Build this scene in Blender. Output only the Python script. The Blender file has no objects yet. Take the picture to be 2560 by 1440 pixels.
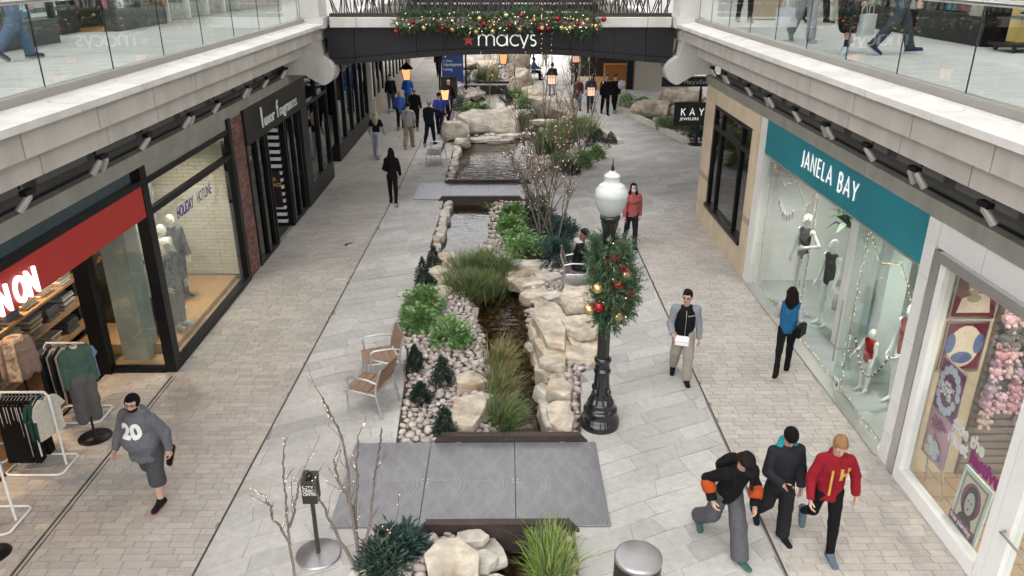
import bpy, bmesh, math, random
import numpy as np
from math import sin, cos, pi, radians, sqrt, atan2
from mathutils import Vector, Matrix, noise
from mathutils.bvhtree import BVHTree

S = bpy.context.scene
COL = S.collection
random.seed(7)

# ------------------------------------------------------------------ camera
cam = bpy.data.cameras.new('camera')
camo = bpy.data.objects.new('camera', cam)
COL.objects.link(camo)
cam.sensor_width = 36.0
cam.lens = 36.0 * 1926.0 / 2560.0
cam.clip_start = 0.05
cam.clip_end = 900.0
camo.location = (0, 0, 6.6)
camo.rotation_euler = (radians(90 - 22.8), 0, -0.0086)
S.camera = camo

# ------------------------------------------------------------------ world, sun, exposure
SUN_EL, SUN_AZ = 62.0, 200.0          # soft light through a milky glazed roof, from above and behind the camera
w = bpy.data.worlds.new('World')
S.world = w
w.use_nodes = True
wn = w.node_tree.nodes
wl = w.node_tree.links
bg = wn['Background']
sky = wn.new('ShaderNodeTexSky')
sky.sky_type = 'NISHITA'
sky.sun_disc = False
sky.sun_elevation = radians(SUN_EL)
sky.sun_rotation = radians(SUN_AZ)
sky.dust_density = 6.0
sky.air_density = 1.5
hs = wn.new('ShaderNodeHueSaturation')
hs.inputs['Saturation'].default_value = 0.08
wl.new(sky.outputs[0], hs.inputs['Color'])
wl.new(hs.outputs[0], bg.inputs[0])
bg.inputs[1].default_value = 0.15
sun = bpy.data.lights.new('sun', 'SUN')
sun.energy = 0.55
sun.angle = radians(40)
sun.color = (1.0, 0.985, 0.97)
suno = bpy.data.objects.new('sun', sun)
COL.objects.link(suno)
suno.rotation_euler = (radians(90 - SUN_EL), 0, radians(180 - SUN_AZ))
S.view_settings.view_transform = 'Standard'
S.view_settings.look = 'None'
S.view_settings.gamma = 1.0
S.view_settings.use_curve_mapping = False
S.view_settings.exposure = 2.3
S.render.engine = 'CYCLES'
S.cycles.use_denoising = True
S.cycles.max_bounces = 8
S.cycles.diffuse_bounces = 3
S.cycles.glossy_bounces = 3
S.cycles.transparent_max_bounces = 14
S.cycles.transmission_bounces = 4
S.cycles.caustics_reflective = False
S.cycles.caustics_refractive = False
S.cycles.sample_clamp_indirect = 6.0

# ------------------------------------------------------------------ object helpers
def tag(o, label=None, cat=None, group=None, kind=None):
    if label: o['label'] = label
    if cat: o['category'] = cat
    if group: o['group'] = group
    if kind: o['kind'] = kind
    return o

def wmat(o):
    return wmat(o.parent) @ o.matrix_basis if o.parent else o.matrix_basis.copy()

def thing(name, label, cat, loc=(0, 0, 0), rz=0.0, group=None):
    o = bpy.data.objects.new(name, None)
    o.empty_display_size = 0.1
    COL.objects.link(o)
    o.location = loc
    o.rotation_euler = (0, 0, rz)
    return tag(o, label, cat, group)

def copy_tree(o, parent=None):
    c = o.copy()
    COL.objects.link(c)
    c.parent = parent
    for ch in o.children:
        copy_tree(ch, c)
    return c

def link(name, me, parent=None, loc=None, rot=None, scale=None):
    o = bpy.data.objects.new(name, me)
    COL.objects.link(o)
    if parent: o.parent = parent
    if loc is not None: o.location = loc
    if rot is not None: o.rotation_euler = rot
    if scale is not None: o.scale = scale
    return o

def mkmesh(name, V, F, mats, mi=None, smooth=False, rnd=None):
    me = bpy.data.meshes.new(name)
    V = np.asarray(V, dtype=np.float32).reshape(-1, 3)
    if isinstance(F, np.ndarray):
        n, k = F.shape
        me.vertices.add(len(V)); me.vertices.foreach_set('co', V.ravel())
        me.loops.add(n * k); me.loops.foreach_set('vertex_index', F.ravel().astype(np.int32))
        me.polygons.add(n)
        me.polygons.foreach_set('loop_start', np.arange(0, n * k, k, dtype=np.int32))
        me.polygons.foreach_set('loop_total', np.full(n, k, dtype=np.int32))
        me.update(calc_edges=True)
    else:
        me.from_pydata(V.tolist(), [], F)
    for m in (mats if isinstance(mats, (list, tuple)) else [mats]):
        me.materials.append(m)
    np_ = len(me.polygons)
    if mi is not None: me.polygons.foreach_set('material_index', np.asarray(mi, dtype=np.int32))
    if smooth is True: me.polygons.foreach_set('use_smooth', np.ones(np_, dtype=bool))
    elif smooth is not False: me.polygons.foreach_set('use_smooth', np.asarray(smooth, dtype=bool))
    else: me.polygons.foreach_set('use_smooth', np.zeros(np_, dtype=bool))
    if rnd is not None:
        a = me.attributes.new('rnd', 'FLOAT', 'FACE')
        a.data.foreach_set('value', np.asarray(rnd, dtype=np.float32))
    me.update()
    return me

def put(name, V, F, mats, parent=None, mi=None, smooth=False, rnd=None, world=True):
    """One mesh object. Vertices in world space (or the parent's space with world=False); the origin goes to the piece's base."""
    V = np.asarray(V, dtype=np.float64).reshape(-1, 3)
    if parent is not None:
        if world:
            m = np.array(wmat(parent).inverted())
            V = V @ m[:3, :3].T + m[:3, 3]
        return link(name, mkmesh(name, V, F, mats, mi, smooth, rnd), parent)
    c = np.array([(V[:, 0].min() + V[:, 0].max()) / 2, (V[:, 1].min() + V[:, 1].max()) / 2, V[:, 2].min()])
    return link(name, mkmesh(name, V - c, F, mats, mi, smooth, rnd), None, c.tolist())

class MB:
    """Collects shapes for one mesh."""
    def __init__(s):
        s.v = []; s.f = []; s.m = []; s.s = []
    def add(s, V, F, m=0, sm=False, M=None):
        b = len(s.v)
        if M is not None: V = [tuple(M @ Vector(p)) for p in V]
        s.v += [tuple(p) for p in V]
        s.f += [tuple(i + b for i in q) for q in F]
        s.m += [m] * len(F); s.s += [sm] * len(F)
        return s
    def box(s, x0, x1, y0, y1, z0, z1, m=0, c=0.0, M=None):
        if x0 > x1: x0, x1 = x1, x0
        if y0 > y1: y0, y1 = y1, y0
        if z0 > z1: z0, z1 = z1, z0
        if c <= 0:
            V = [(x0, y0, z0), (x1, y0, z0), (x1, y1, z0), (x0, y1, z0), (x0, y0, z1), (x1, y0, z1), (x1, y1, z1), (x0, y1, z1)]
            F = [(0, 3, 2, 1), (4, 5, 6, 7), (0, 1, 5, 4), (1, 2, 6, 5), (2, 3, 7, 6), (3, 0, 4, 7)]
            return s.add(V, F, m, False, M)
        c = min(c, (x1 - x0) * .45, (y1 - y0) * .45, (z1 - z0) * .45)
        V = []; ix = {}
        for sx in (0, 1):
            for sy in (0, 1):
                for sz in (0, 1):
                    X = (x0, x1)[sx]; Y = (y0, y1)[sy]; Z = (z0, z1)[sz]
                    dx = c if sx == 0 else -c; dy = c if sy == 0 else -c; dz = c if sz == 0 else -c
                    for a, p in enumerate(((X, Y + dy, Z + dz), (X + dx, Y, Z + dz), (X + dx, Y + dy, Z))):
                        ix[(sx, sy, sz, a)] = len(V); V.append(p)
        F = []
        g = lambda *k: ix[k]
        for sgn in (0, 1):
            q = [g(sgn, 0, 0, 0), g(sgn, 1, 0, 0), g(sgn, 1, 1, 0), g(sgn, 0, 1, 0)]; F.append(tuple(q if sgn else q[::-1]))
            q = [g(0, sgn, 0, 1), g(1, sgn, 0, 1), g(1, sgn, 1, 1), g(0, sgn, 1, 1)]; F.append(tuple(q[::-1] if sgn else q))
            q = [g(0, 0, sgn, 2), g(1, 0, sgn, 2), g(1, 1, sgn, 2), g(0, 1, sgn, 2)]; F.append(tuple(q if sgn else q[::-1]))
        for a in (0, 1):
            for b in (0, 1):
                F.append((g(a, b, 0, 0), g(a, b, 0, 1), g(a, b, 1, 1), g(a, b, 1, 0)))
                F.append((g(a, 0, b, 0), g(a, 0, b, 2), g(a, 1, b, 2), g(a, 1, b, 0)))
                F.append((g(0, a, b, 1), g(0, a, b, 2), g(1, a, b, 2), g(1, a, b, 1)))
        for a in (0, 1):
            for b in (0, 1):
                for d in (0, 1):
                    F.append((g(a, b, d, 0), g(a, b, d, 1), g(a, b, d, 2)))
        return s.add(V, F, m, False, M)
    def tube(s, P, r, n=8, m=0, cap=True, M=None, closed=False):
        P = [Vector(p) for p in P]
        k = len(P)
        R = r if isinstance(r, (list, tuple)) else [r] * k
        V = []; F = []
        up = None
        for i, p in enumerate(P):
            if closed: d = P[(i + 1) % k] - P[i - 1]
            else: d = P[min(i + 1, k - 1)] - P[max(i - 1, 0)]
            if d.length < 1e-9: d = Vector((0, 0, 1))
            d.normalize()
            if up is None:
                up = Vector((0, 0, 1)) if abs(d.z) < .9 else Vector((1, 0, 0))
            u = d.cross(up)
            if u.length < 1e-4: u = d.cross(Vector((0.3, 1, 0.2)))
            u.normalize(); v = u.cross(d); up = v
            for j in range(n):
                a = 2 * pi * j / n
                V.append(p + (u * cos(a) + v * sin(a)) * R[i])
        L = k if closed else k - 1
        for i in range(L):
            for j in range(n):
                a = i * n + j; b = i * n + (j + 1) % n
                c2 = ((i + 1) % k) * n
                F.append((a, c2 + j, c2 + (j + 1) % n, b))
        s.add(V, F, m, n > 4, M)
        if cap and not closed:
            s.add(V[:n], [tuple(range(n))], m, False, M)
            s.add(V[-n:], [tuple(range(n))[::-1]], m, False, M)
        return s
    def lathe(s, prof, n=20, c=(0, 0, 0), m=0, cap=True, M=None, sm=True, flute=None):
        V = []; F = []
        for r, z in prof:
            for j in range(n):
                a = 2 * pi * j / n
                rr = r
                if flute and j % 2: rr = r * flute
                V.append((c[0] + rr * cos(a), c[1] + rr * sin(a), c[2] + z))
        for i in range(len(prof) - 1):
            for j in range(n):
                F.append((i * n + j, i * n + (j + 1) % n, (i + 1) * n + (j + 1) % n, (i + 1) * n + j))
        s.add(V, F, m, sm, M)
        if cap:
            if prof[0][0] > 1e-4: s.add(V[:n], [tuple(range(n))[::-1]], m, False, M)
            if prof[-1][0] > 1e-4: s.add(V[-n:], [tuple(range(n))], m, False, M)
        return s
    def prism(s, poly, z0, z1, m=0, M=None, ax='z'):
        n = len(poly)
        def q(p, z):
            if ax == 'z': return (p[0], p[1], z)
            if ax == 'y': return (p[0], z, p[1])
            return (z, p[0], p[1])
        V = [q(p, z0) for p in poly] + [q(p, z1) for p in poly]
        F = [tuple(range(n))[::-1], tuple(range(n, 2 * n))] + [(i, (i + 1) % n, n + (i + 1) % n, n + i) for i in range(n)]
        return s.add(V, F, m, False, M)
    def ball(s, c, r, n=10, m=0, sc=(1, 1, 1), M=None):
        k = max(4, n // 2 + 1)
        prof = [(max(1e-5, r * sin(pi * i / k)), -r * cos(pi * i / k)) for i in range(k + 1)]
        V = []; F = []
        for rr, z in prof:
            for j in range(n):
                a = 2 * pi * j / n
                V.append((c[0] + rr * cos(a) * sc[0], c[1] + rr * sin(a) * sc[1], c[2] + z * sc[2]))
        for i in range(k):
            for j in range(n):
                F.append((i * n + j, i * n + (j + 1) % n, (i + 1) * n + (j + 1) % n, (i + 1) * n + j))
        return s.add(V, F, m, True, M)
    def mesh(s, name, mats):
        return mkmesh(name, s.v, s.f, mats, s.m, s.s)
    def put(s, name, mats, parent=None, world=True):
        return put(name, s.v, s.f, mats, parent, s.m, s.s, None, world)

def bx(name, mats, parent, *a, c=0.0, world=True):
    return MB().box(*a, c=c).put(name, mats, parent, world)

# ------------------------------------------------------------------ materials
def M(name, col, rough=.6, metal=0.0, var=.1, scale=5.0, bump=.0, bscale=40.0, rnd=0.0, col2=None, spec=None, stretch=None, hue=0.0, emit=None, coat=0.0, detail=4.0, sheen=0.0):
    m = bpy.data.materials.new(name)
    m.use_nodes = True
    N = m.node_tree.nodes; L = m.node_tree.links
    p = N['Principled BSDF']
    p.inputs['Roughness'].default_value = rough
    p.inputs['Metallic'].default_value = metal
    if spec is not None: p.inputs['Specular IOR Level'].default_value = spec
    if coat: p.inputs['Coat Weight'].default_value = coat; p.inputs['Coat Roughness'].default_value = .08
    if sheen: p.inputs['Sheen Weight'].default_value = sheen
    if stretch:
        tc = N.new('ShaderNodeTexCoord'); src = tc.outputs['Object']
        mp = N.new('ShaderNodeMapping'); mp.inputs['Scale'].default_value = stretch
        L.new(src, mp.inputs[0]); src = mp.outputs[0]
    else:
        src = N.new('ShaderNodeNewGeometry').outputs['Position']
    hi = tuple(min(1, x * (1 + var)) for x in (col if col2 is None else col2)) + (1,)
    lo = tuple(x * (1 - var) for x in col) + (1,)
    no = N.new('ShaderNodeTexNoise'); no.inputs['Scale'].default_value = scale; no.inputs['Detail'].default_value = detail
    no.inputs['Roughness'].default_value = .65
    L.new(src, no.inputs['Vector'])
    rp = N.new('ShaderNodeValToRGB'); rp.color_ramp.elements[0].position = .3; rp.color_ramp.elements[1].position = .7
    rp.color_ramp.elements[0].color = lo; rp.color_ramp.elements[1].color = hi
    L.new(no.outputs['Fac'], rp.inputs[0])
    out = rp.outputs[0]
    if rnd or hue:
        oi = N.new('ShaderNodeObjectInfo'); at = N.new('ShaderNodeAttribute'); at.attribute_name = 'rnd'
        ad = N.new('ShaderNodeMath'); ad.operation = 'ADD'; fr = N.new('ShaderNodeMath'); fr.operation = 'FRACT'
        L.new(oi.outputs['Random'], ad.inputs[0]); L.new(at.outputs['Fac'], ad.inputs[1]); L.new(ad.outputs[0], fr.inputs[0])
        h = N.new('ShaderNodeHueSaturation')
        mr = N.new('ShaderNodeMapRange'); mr.inputs['To Min'].default_value = 1 - rnd; mr.inputs['To Max'].default_value = 1 + rnd
        L.new(fr.outputs[0], mr.inputs[0]); L.new(mr.outputs[0], h.inputs['Value'])
        if hue:
            f2 = N.new('ShaderNodeMath'); f2.operation = 'MULTIPLY'; f2.inputs[1].default_value = 7.13
            f3 = N.new('ShaderNodeMath'); f3.operation = 'FRACT'
            L.new(fr.outputs[0], f2.inputs[0]); L.new(f2.outputs[0], f3.inputs[0])
            m3 = N.new('ShaderNodeMapRange'); m3.inputs['To Min'].default_value = max(0.0, 1 - hue * 9); m3.inputs['To Max'].default_value = 1 + hue * 9
            L.new(f3.outputs[0], m3.inputs[0]); L.new(m3.outputs[0], h.inputs['Saturation'])
            m2 = N.new('ShaderNodeMapRange'); m2.inputs['To Min'].default_value = .5 - hue; m2.inputs['To Max'].default_value = .5 + hue
            L.new(f3.outputs[0], m2.inputs[0]); L.new(m2.outputs[0], h.inputs['Hue'])
        L.new(out, h.inputs['Color']); out = h.outputs[0]
    L.new(out, p.inputs['Base Color'])
    if bump:
        n2 = N.new('ShaderNodeTexNoise'); n2.inputs['Scale'].default_value = bscale; n2.inputs['Detail'].default_value = 5
        L.new(src, n2.inputs['Vector'])
        b = N.new('ShaderNodeBump'); b.inputs['Strength'].default_value = bump; b.inputs['Distance'].default_value = .02
        L.new(n2.outputs['Fac'], b.inputs['Height']); L.new(b.outputs[0], p.inputs['Normal'])
    if emit:
        p.inputs['Emission Color'].default_value = tuple(emit[:3]) + (1,)
        p.inputs['Emission Strength'].default_value = emit[3]
    return m

def glass(name, tint=(.93, .97, .96), ior=1.5, rough=0.0, bump=0.0, bscale=8.0, gain=1.0, stretch=None):
    """Thin pane / water surface: clear transmission mixed with a Fresnel mirror."""
    m = bpy.data.materials.new(name); m.use_nodes = True
    N = m.node_tree.nodes; L = m.node_tree.links
    N.remove(N['Principled BSDF'])
    tr = N.new('ShaderNodeBsdfTransparent'); tr.inputs[0].default_value = tint + (1,)
    gl = N.new('ShaderNodeBsdfGlossy'); gl.inputs['Roughness'].default_value = rough; gl.inputs['Color'].default_value = (1, 1, 1, 1)
    lw = N.new('ShaderNodeLayerWeight'); lw.inputs['Blend'].default_value = .5
    pw = N.new('ShaderNodeMath'); pw.operation = 'POWER'; pw.inputs[1].default_value = 5.0
    L.new(lw.outputs['Facing'], pw.inputs[0])
    r0 = ((ior - 1) / (ior + 1)) ** 2 * gain
    mr = N.new('ShaderNodeMapRange'); mr.inputs['To Min'].default_value = r0; mr.inputs['To Max'].default_value = 1.0
    L.new(pw.outputs[0], mr.inputs[0])
    mx = N.new('ShaderNodeMixShader')
    out = mr.outputs[0]; fr = lw
    L.new(out, mx.inputs[0]); L.new(tr.outputs[0], mx.inputs[1]); L.new(gl.outputs[0], mx.inputs[2])
    L.new(mx.outputs[0], N['Material Output'].inputs['Surface'])
    if bump:
        tc = N.new('ShaderNodeTexCoord'); src = tc.outputs['Object']
        if stretch:
            mp = N.new('ShaderNodeMapping'); mp.inputs['Scale'].default_value = stretch
            L.new(src, mp.inputs[0]); src = mp.outputs[0]
        n2 = N.new('ShaderNodeTexNoise'); n2.inputs['Scale'].default_value = bscale; n2.inputs['Detail'].default_value = 3
        L.new(src, n2.inputs['Vector'])
        b = N.new('ShaderNodeBump'); b.inputs['Strength'].default_value = bump; b.inputs['Distance'].default_value = .05
        L.new(n2.outputs['Fac'], b.inputs['Height'])
        L.new(b.outputs[0], gl.inputs['Normal']); L.new(b.outputs[0], fr.inputs['Normal'])
    return m

def emat(name, col, s):
    m = bpy.data.materials.new(name); m.use_nodes = True
    p = m.node_tree.nodes['Principled BSDF']
    p.inputs['Base Color'].default_value = col + (1,)
    p.inputs['Emission Color'].default_value = col + (1,); p.inputs['Emission Strength'].default_value = s
    return m

T = {}
T['brick_pave'] = M('brick_pave', (.43, .395, .36), .8, var=.11, scale=11, bump=.3, bscale=90, rnd=.10, hue=.010, detail=9)
T['stone_pave'] = M('stone_pave', (.43, .415, .395), .75, var=.13, scale=9, bump=.3, bscale=70, rnd=.13, hue=.016, detail=11)
T['grout'] = M('grout', (.24, .225, .205), .9, var=.15, scale=20)
T['seam'] = M('seam', (.045, .045, .045), .6)
T['soil'] = M('soil', (.05, .042, .035), .95, var=.4, scale=14, bump=.8, bscale=30)
T['mulch'] = M('mulch', (.028, .022, .018), .95, var=.5, scale=30, bump=1.0, bscale=50)
T['creekbed'] = M('creekbed', (.075, .052, .03), .9, var=.5, scale=9, bump=.8, bscale=25)
T['cobble'] = M('cobble', (.45, .39, .36), .7, var=.16, scale=6, bump=.2, bscale=40, rnd=.24, hue=.03)
T['wetstone'] = M('wetstone', (.17, .11, .055), .5, var=.3, scale=8, rnd=.5, hue=.03)
T['precast'] = M('precast', (.64, .62, .59), .8, var=.04, scale=3, bump=.08, bscale=90, rnd=.03)
T['precast2'] = M('precast2', (.56, .52, .47), .82, var=.04, scale=3, bump=.08, bscale=90, rnd=.035)
T['curbmetal'] = M('curbmetal', (.30, .285, .255), .5, var=.05, scale=2)
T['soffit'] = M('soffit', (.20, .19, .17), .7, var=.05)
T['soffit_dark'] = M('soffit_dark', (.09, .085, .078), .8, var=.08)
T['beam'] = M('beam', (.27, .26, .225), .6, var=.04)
T['steel'] = M('steel', (.55, .55, .54), .28, metal=1.0, var=.04)
T['alum'] = M('alum', (.62, .61, .60), .35, metal=.9, var=.04)
T['black'] = M('black_metal', (.007, .007, .008), .38, var=.15, scale=4, spec=.25)
T['blackgloss'] = M('black_gloss', (.010, .010, .011), .16, var=.2, scale=6, bump=.02, bscale=20, coat=.4)
T['blackpanel'] = M('black_panel', (.012, .0115, .0115), .45, var=.12, scale=2, spec=.3)
T['fascia'] = M('fascia', (.020, .019, .023), .5, var=.08, scale=2, spec=.3)
T['white'] = M('white_paint', (.78, .77, .75), .5, var=.03)
T['whitetile'] = M('white_tile', (.72, .71, .69), .3, var=.03)
T['glass'] = glass('shop_glass', (.93, .97, .96), 1.5, gain=1.25)
T['railglass'] = glass('rail_glass', (.935, .97, .96), 1.5, gain=1.1)
T['dglass'] = glass('dark_glass', (.42, .44, .44), 1.55, gain=1.5)
T['water'] = glass('water', (.50, .44, .31), 1.33, 0.0, bump=.16, bscale=2.6, gain=1.6, stretch=(.8, 2.6, 1))
T['wood_floor'] = M('wood_floor', (.42, .23, .10), .45, var=.18, scale=3, stretch=(1, 8, 1), rnd=.08)
T['teal'] = M('teal', (.008, .19, .235), .45, var=.06, scale=1.5)
T['red'] = M('red_sign', (.40, .022, .018), .5, var=.05, scale=2)
T['limestone'] = M('limestone', (.58, .47, .34), .75, var=.1, scale=2.2, bump=.15, bscale=60, rnd=.06)
T['limeband'] = M('limeband', (.38, .31, .245), .75, var=.08, scale=3)
T['granite'] = M('granite', (.28, .25, .21), .55, var=.35, scale=70)
T['ironbrown'] = M('ironbrown', (.045, .036, .032), .5, var=.2, scale=8, metal=.3)
T['darkfloor'] = M('darkfloor', (.05, .045, .04), .5)
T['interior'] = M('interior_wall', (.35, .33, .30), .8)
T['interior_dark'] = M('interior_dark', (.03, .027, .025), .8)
T['letter_white'] = emat('letter_white', (.78, .78, .77), .12)
ORD = ['first', 'second', 'third', 'fourth', 'fifth', 'sixth', 'seventh', 'eighth', 'ninth', 'tenth', 'eleventh', 'twelfth']
T['letter_lit'] = emat('letter_lit', (1.0, .98, .96), .4)
T['letter_matte'] = M('letter_matte', (.78, .78, .77), .5, var=.02)
T['star'] = M('star_red', (.60, .07, .06), .5, var=.03)

def weather(m, spot_scale=1.3, spot_r=.022, spot_dark=.55, blot=.14, blot_scale=.7, stretch=(1, 1, 1)):
    """Gum spots and broad worn blotches over a surface's own colour."""
    N = m.node_tree.nodes; L = m.node_tree.links; p = N['Principled BSDF']; base = p.inputs['Base Color'].links[0].from_socket
    g = N.new('ShaderNodeNewGeometry'); mp = N.new('ShaderNodeMapping'); mp.inputs['Scale'].default_value = stretch; L.new(g.outputs['Position'], mp.inputs[0])
    no = N.new('ShaderNodeTexNoise'); no.inputs['Scale'].default_value = blot_scale; no.inputs['Detail'].default_value = 6; L.new(mp.outputs[0], no.inputs['Vector'])
    mr = N.new('ShaderNodeMapRange'); mr.inputs['From Min'].default_value = .3; mr.inputs['From Max'].default_value = .7; mr.inputs['To Min'].default_value = 1 - blot; mr.inputs['To Max'].default_value = 1 + blot * .5
    L.new(no.outputs['Fac'], mr.inputs[0]); out = mr.outputs[0]
    if spot_r:
        vo = N.new('ShaderNodeTexVoronoi'); vo.inputs['Scale'].default_value = spot_scale; L.new(mp.outputs[0], vo.inputs['Vector'])
        m2 = N.new('ShaderNodeMapRange'); m2.inputs['From Min'].default_value = spot_r * spot_scale * .7; m2.inputs['From Max'].default_value = spot_r * spot_scale; m2.inputs['To Min'].default_value = spot_dark; m2.inputs['To Max'].default_value = 1.0
        L.new(vo.outputs['Distance'], m2.inputs[0])
        mu = N.new('ShaderNodeMath'); mu.operation = 'MULTIPLY'; L.new(out, mu.inputs[0]); L.new(m2.outputs[0], mu.inputs[1]); out = mu.outputs[0]
    mx = N.new('ShaderNodeMix'); mx.data_type = 'RGBA'; mx.blend_type = 'MULTIPLY'; mx.inputs[0].default_value = 1.0
    cb = N.new('ShaderNodeCombineColor')
    for i in range(3): L.new(out, cb.inputs[i])
    L.new(base, mx.inputs[6]); L.new(cb.outputs[0], mx.inputs[7]); L.new(mx.outputs[2], p.inputs['Base Color'])
weather(T['stone_pave'], 1.7, .020, .62, .15, .8); weather(T['brick_pave'], 1.9, .018, .62, .16, .7)
weather(T['precast'], 1, 0, 1, .14, 1.5, (1.6, 1.6, .35)); weather(T['precast2'], 1, 0, 1, .14, 1.5, (1.6, 1.6, .3)); weather(T['beam'], 1, 0, 1, .18, 1.2, (2, 2, .4)); weather(T['teal'], 1, 0, 1, .16, .8)

# ------------------------------------------------------------------ lettering
def text_mesh(body, size, ext, mat, off=0.0, sx=1.0, shear=0.0, align='LEFT', space=1.0):
    cu = bpy.data.curves.new('t', 'FONT')
    cu.body = body; cu.size = size; cu.extrude = ext; cu.offset = off; cu.shear = shear
    cu.align_x = align; cu.space_character = space; cu.resolution_u = 4
    ob = bpy.data.objects.new('t', cu); COL.objects.link(ob)
    dg = bpy.context.evaluated_depsgraph_get(); dg.update()
    me = bpy.data.meshes.new_from_object(ob.evaluated_get(dg))
    bpy.data.objects.remove(ob); bpy.data.curves.remove(cu)
    me.materials.clear(); me.materials.append(mat)
    if sx != 1.0: me.transform(Matrix.Diagonal((sx, 1, 1, 1)))
    return me

def frame(o, u, v):
    """World matrix that lays local x along u and local y along v at o."""
    u = Vector(u).normalized(); v = Vector(v).normalized(); n = u.cross(v)
    m = Matrix((u, v, n)).transposed().to_4x4(); m.translation = Vector(o)
    return m

def place_text(name, parent, o, u, v, *a, **k):
    me = text_mesh(*a, **k)
    m = frame(o, u, v)
    if parent: m = wmat(parent).inverted() @ m
    me.transform(m)
    return link(name, me, parent)

def strokes(lines, wd, dep):
    """Flat-ended ribbon lettering: polylines in x,y, extruded dep in z."""
    mb = MB()
    for P in lines:
        P = [Vector((p[0], p[1])) for p in P]
        n = len(P)
        closed = (P[0] - P[-1]).length < 1e-5 and n > 3
        Lf = []; Rt = []
        for i in range(n):
            if closed:
                a = P[i] - P[(i - 1) if i > 0 else n - 2]; b = P[(i + 1) if i < n - 1 else 1] - P[i]
            else:
                a = P[i] - P[i - 1] if i > 0 else P[1] - P[0]
                b = P[i + 1] - P[i] if i < n - 1 else P[i] - P[i - 1]
            a.normalize(); b.normalize()
            t = (a + b)
            if t.length < 1e-4: t = b.copy()
            t.normalize()
            nn = Vector((-t.y, t.x))
            k = min(1.8, 1 / max(.5, nn.dot(Vector((-b.y, b.x)))))
            Lf.append(P[i] + nn * wd / 2 * k); Rt.append(P[i] - nn * wd / 2 * k)
        V = [(q.x, q.y, z) for z in (0, dep) for q in Lf] + [(q.x, q.y, z) for z in (0, dep) for q in Rt]
        F = []
        for i in range(n - 1):
            l0, l1, r0, r1 = i, n + i, 2 * n + i, 3 * n + i
            F += [(l1, r1, r1 + 1, l1 + 1), (l0, l0 + 1, r0 + 1, r0), (l0, l1, l1 + 1, l0 + 1), (r0, r0 + 1, r1 + 1, r1)]
        F += [(0, 2 * n, 3 * n, n), (n - 1, 2 * n - 1, 4 * n - 1, 3 * n - 1)]
        mb.add(V, F)
    return mb

def arc(cx, cy, rx, ry, a0, a1, n=14):
    return [(cx + rx * cos(radians(a0 + (a1 - a0) * i / n)), cy + ry * sin(radians(a0 + (a1 - a0) * i / n))) for i in range(n + 1)]

GLY = {  # caps, height 1
    'J': (.36, [[(.30, 1), (.30, .12)] + arc(.15, .12, .15, .14, 0, -115, 8)]),
    'A': (.74, [[(.02, 0), (.37, 1), (.72, 0)], [(.14, .33), (.60, .33)]]),
    'N': (.72, [[(.06, 0), (.06, 1), (.66, 0), (.66, 1)]]),
    'E': (.50, [[(.46, 1), (.06, 1), (.06, 0), (.46, 0)], [(.06, .52), (.42, .52)]]),
    'L': (.46, [[(.06, 1), (.06, 0), (.44, 0)]]),
    'B': (.56, [[(.06, .52), (.06, 1), (.26, 1)] + arc(.26, .76, .22, .24, 90, -90, 8) + [(.06, .52), (.06, 0), (.28, 0)] + arc(.28, .26, .24, .26, -90, 90, 8) + [(.06, .52)]]),
    'Y': (.68, [[(.02, 1), (.34, .48), (.66, 1)], [(.34, .48), (.34, 0)]]),
    'K': (.62, [[(.06, 0), (.06, 1)], [(.58, 1), (.08, .46)], [(.22, .58), (.60, 0)]]),
    ' ': (.36, []),
}
def glyph_mesh(name, ch, h, wd, dep, mat, o, u, v, parent):
    """One letter as one mesh; returns its advance."""
    adv, lines = GLY[ch]
    if lines:
        mb = strokes([[(x * h, y * h) for x, y in ln] for ln in lines], wd, dep)
        m = frame(o, u, v)
        V = [tuple(m @ Vector(p)) for p in mb.v]
        put(name, V, mb.f, mat, parent)
    return adv * h
def word(text, h, wd, dep, mat, o, u, v, parent, gap=.12):
    x = 0.0; U = Vector(u).normalized()
    for ch in text:
        x += glyph_mesh('letter', ch, h, wd, dep, mat, Vector(o) + U * x, u, v, parent) + gap * h
    return x

# ================================================================== GROUND, PAVING, CREEK
def interp(tab):
    ys = np.array([p[0] for p in tab], float); xs = np.array([p[1] for p in tab], float)
    return lambda y: np.interp(y, ys, xs)
bedL = interp([(2, -1.9), (7.02, -1.86), (7.56, -1.66), (9.69, -1.65), (10.98, -1.71), (12.03, -1.77), (12.86, -1.86), (13.2, -2.06), (13.96, -2.12), (14.85, -2.15),
               (15.83, -2.04), (17.1, -1.9), (18.1, -1.93), (21.15, -1.88), (22.4, -1.88), (24.96, -2.0), (29.8, -2.03), (31, -2.3), (34.3, -2.67), (40.2, -2.74),
               (43, -2.74), (46, -2.6), (49, -2.67), (66, -2.4)])
bedR = interp([(2, .83), (7, .83), (7.76, .85), (9.89, 1.13), (11.83, 1.3), (12.3, 1.66), (15.0, 1.75), (15.15, 1.33), (16.35, 1.27), (17.2, 1.68), (19.1, 1.73),
               (20.2, 1.64), (22.4, .8), (24.9, .6), (25.05, 1.4), (25.8, 2.33), (27.2, 3.25), (27.9, 3.53), (29.3, 3.7), (30.6, 4.6), (31.0, 4.62), (34.4, 3.75),
               (38.8, 3.08), (43, 1.79), (46.8, .4), (49, .5), (54, 1.2), (66, .8)])
wL = interp([(2, -.2), (7.4, -.2), (10, .1), (11.5, .1), (12.2, -.1), (13, -.3), (13.85, -.42), (15.4, -.65), (16.2, -.8), (17, -1.0), (18.3, -1.66), (19.5, -1.7),
             (22.9, -1.65), (26.3, -1.79), (29.3, -1.75), (31.0, -1.45), (32.2, -.2), (33.5, .6), (36, .4), (37.5, -1.3), (40, -1.7), (44, -1.7), (46, -1.2), (50, -1), (66, -1)])
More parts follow.
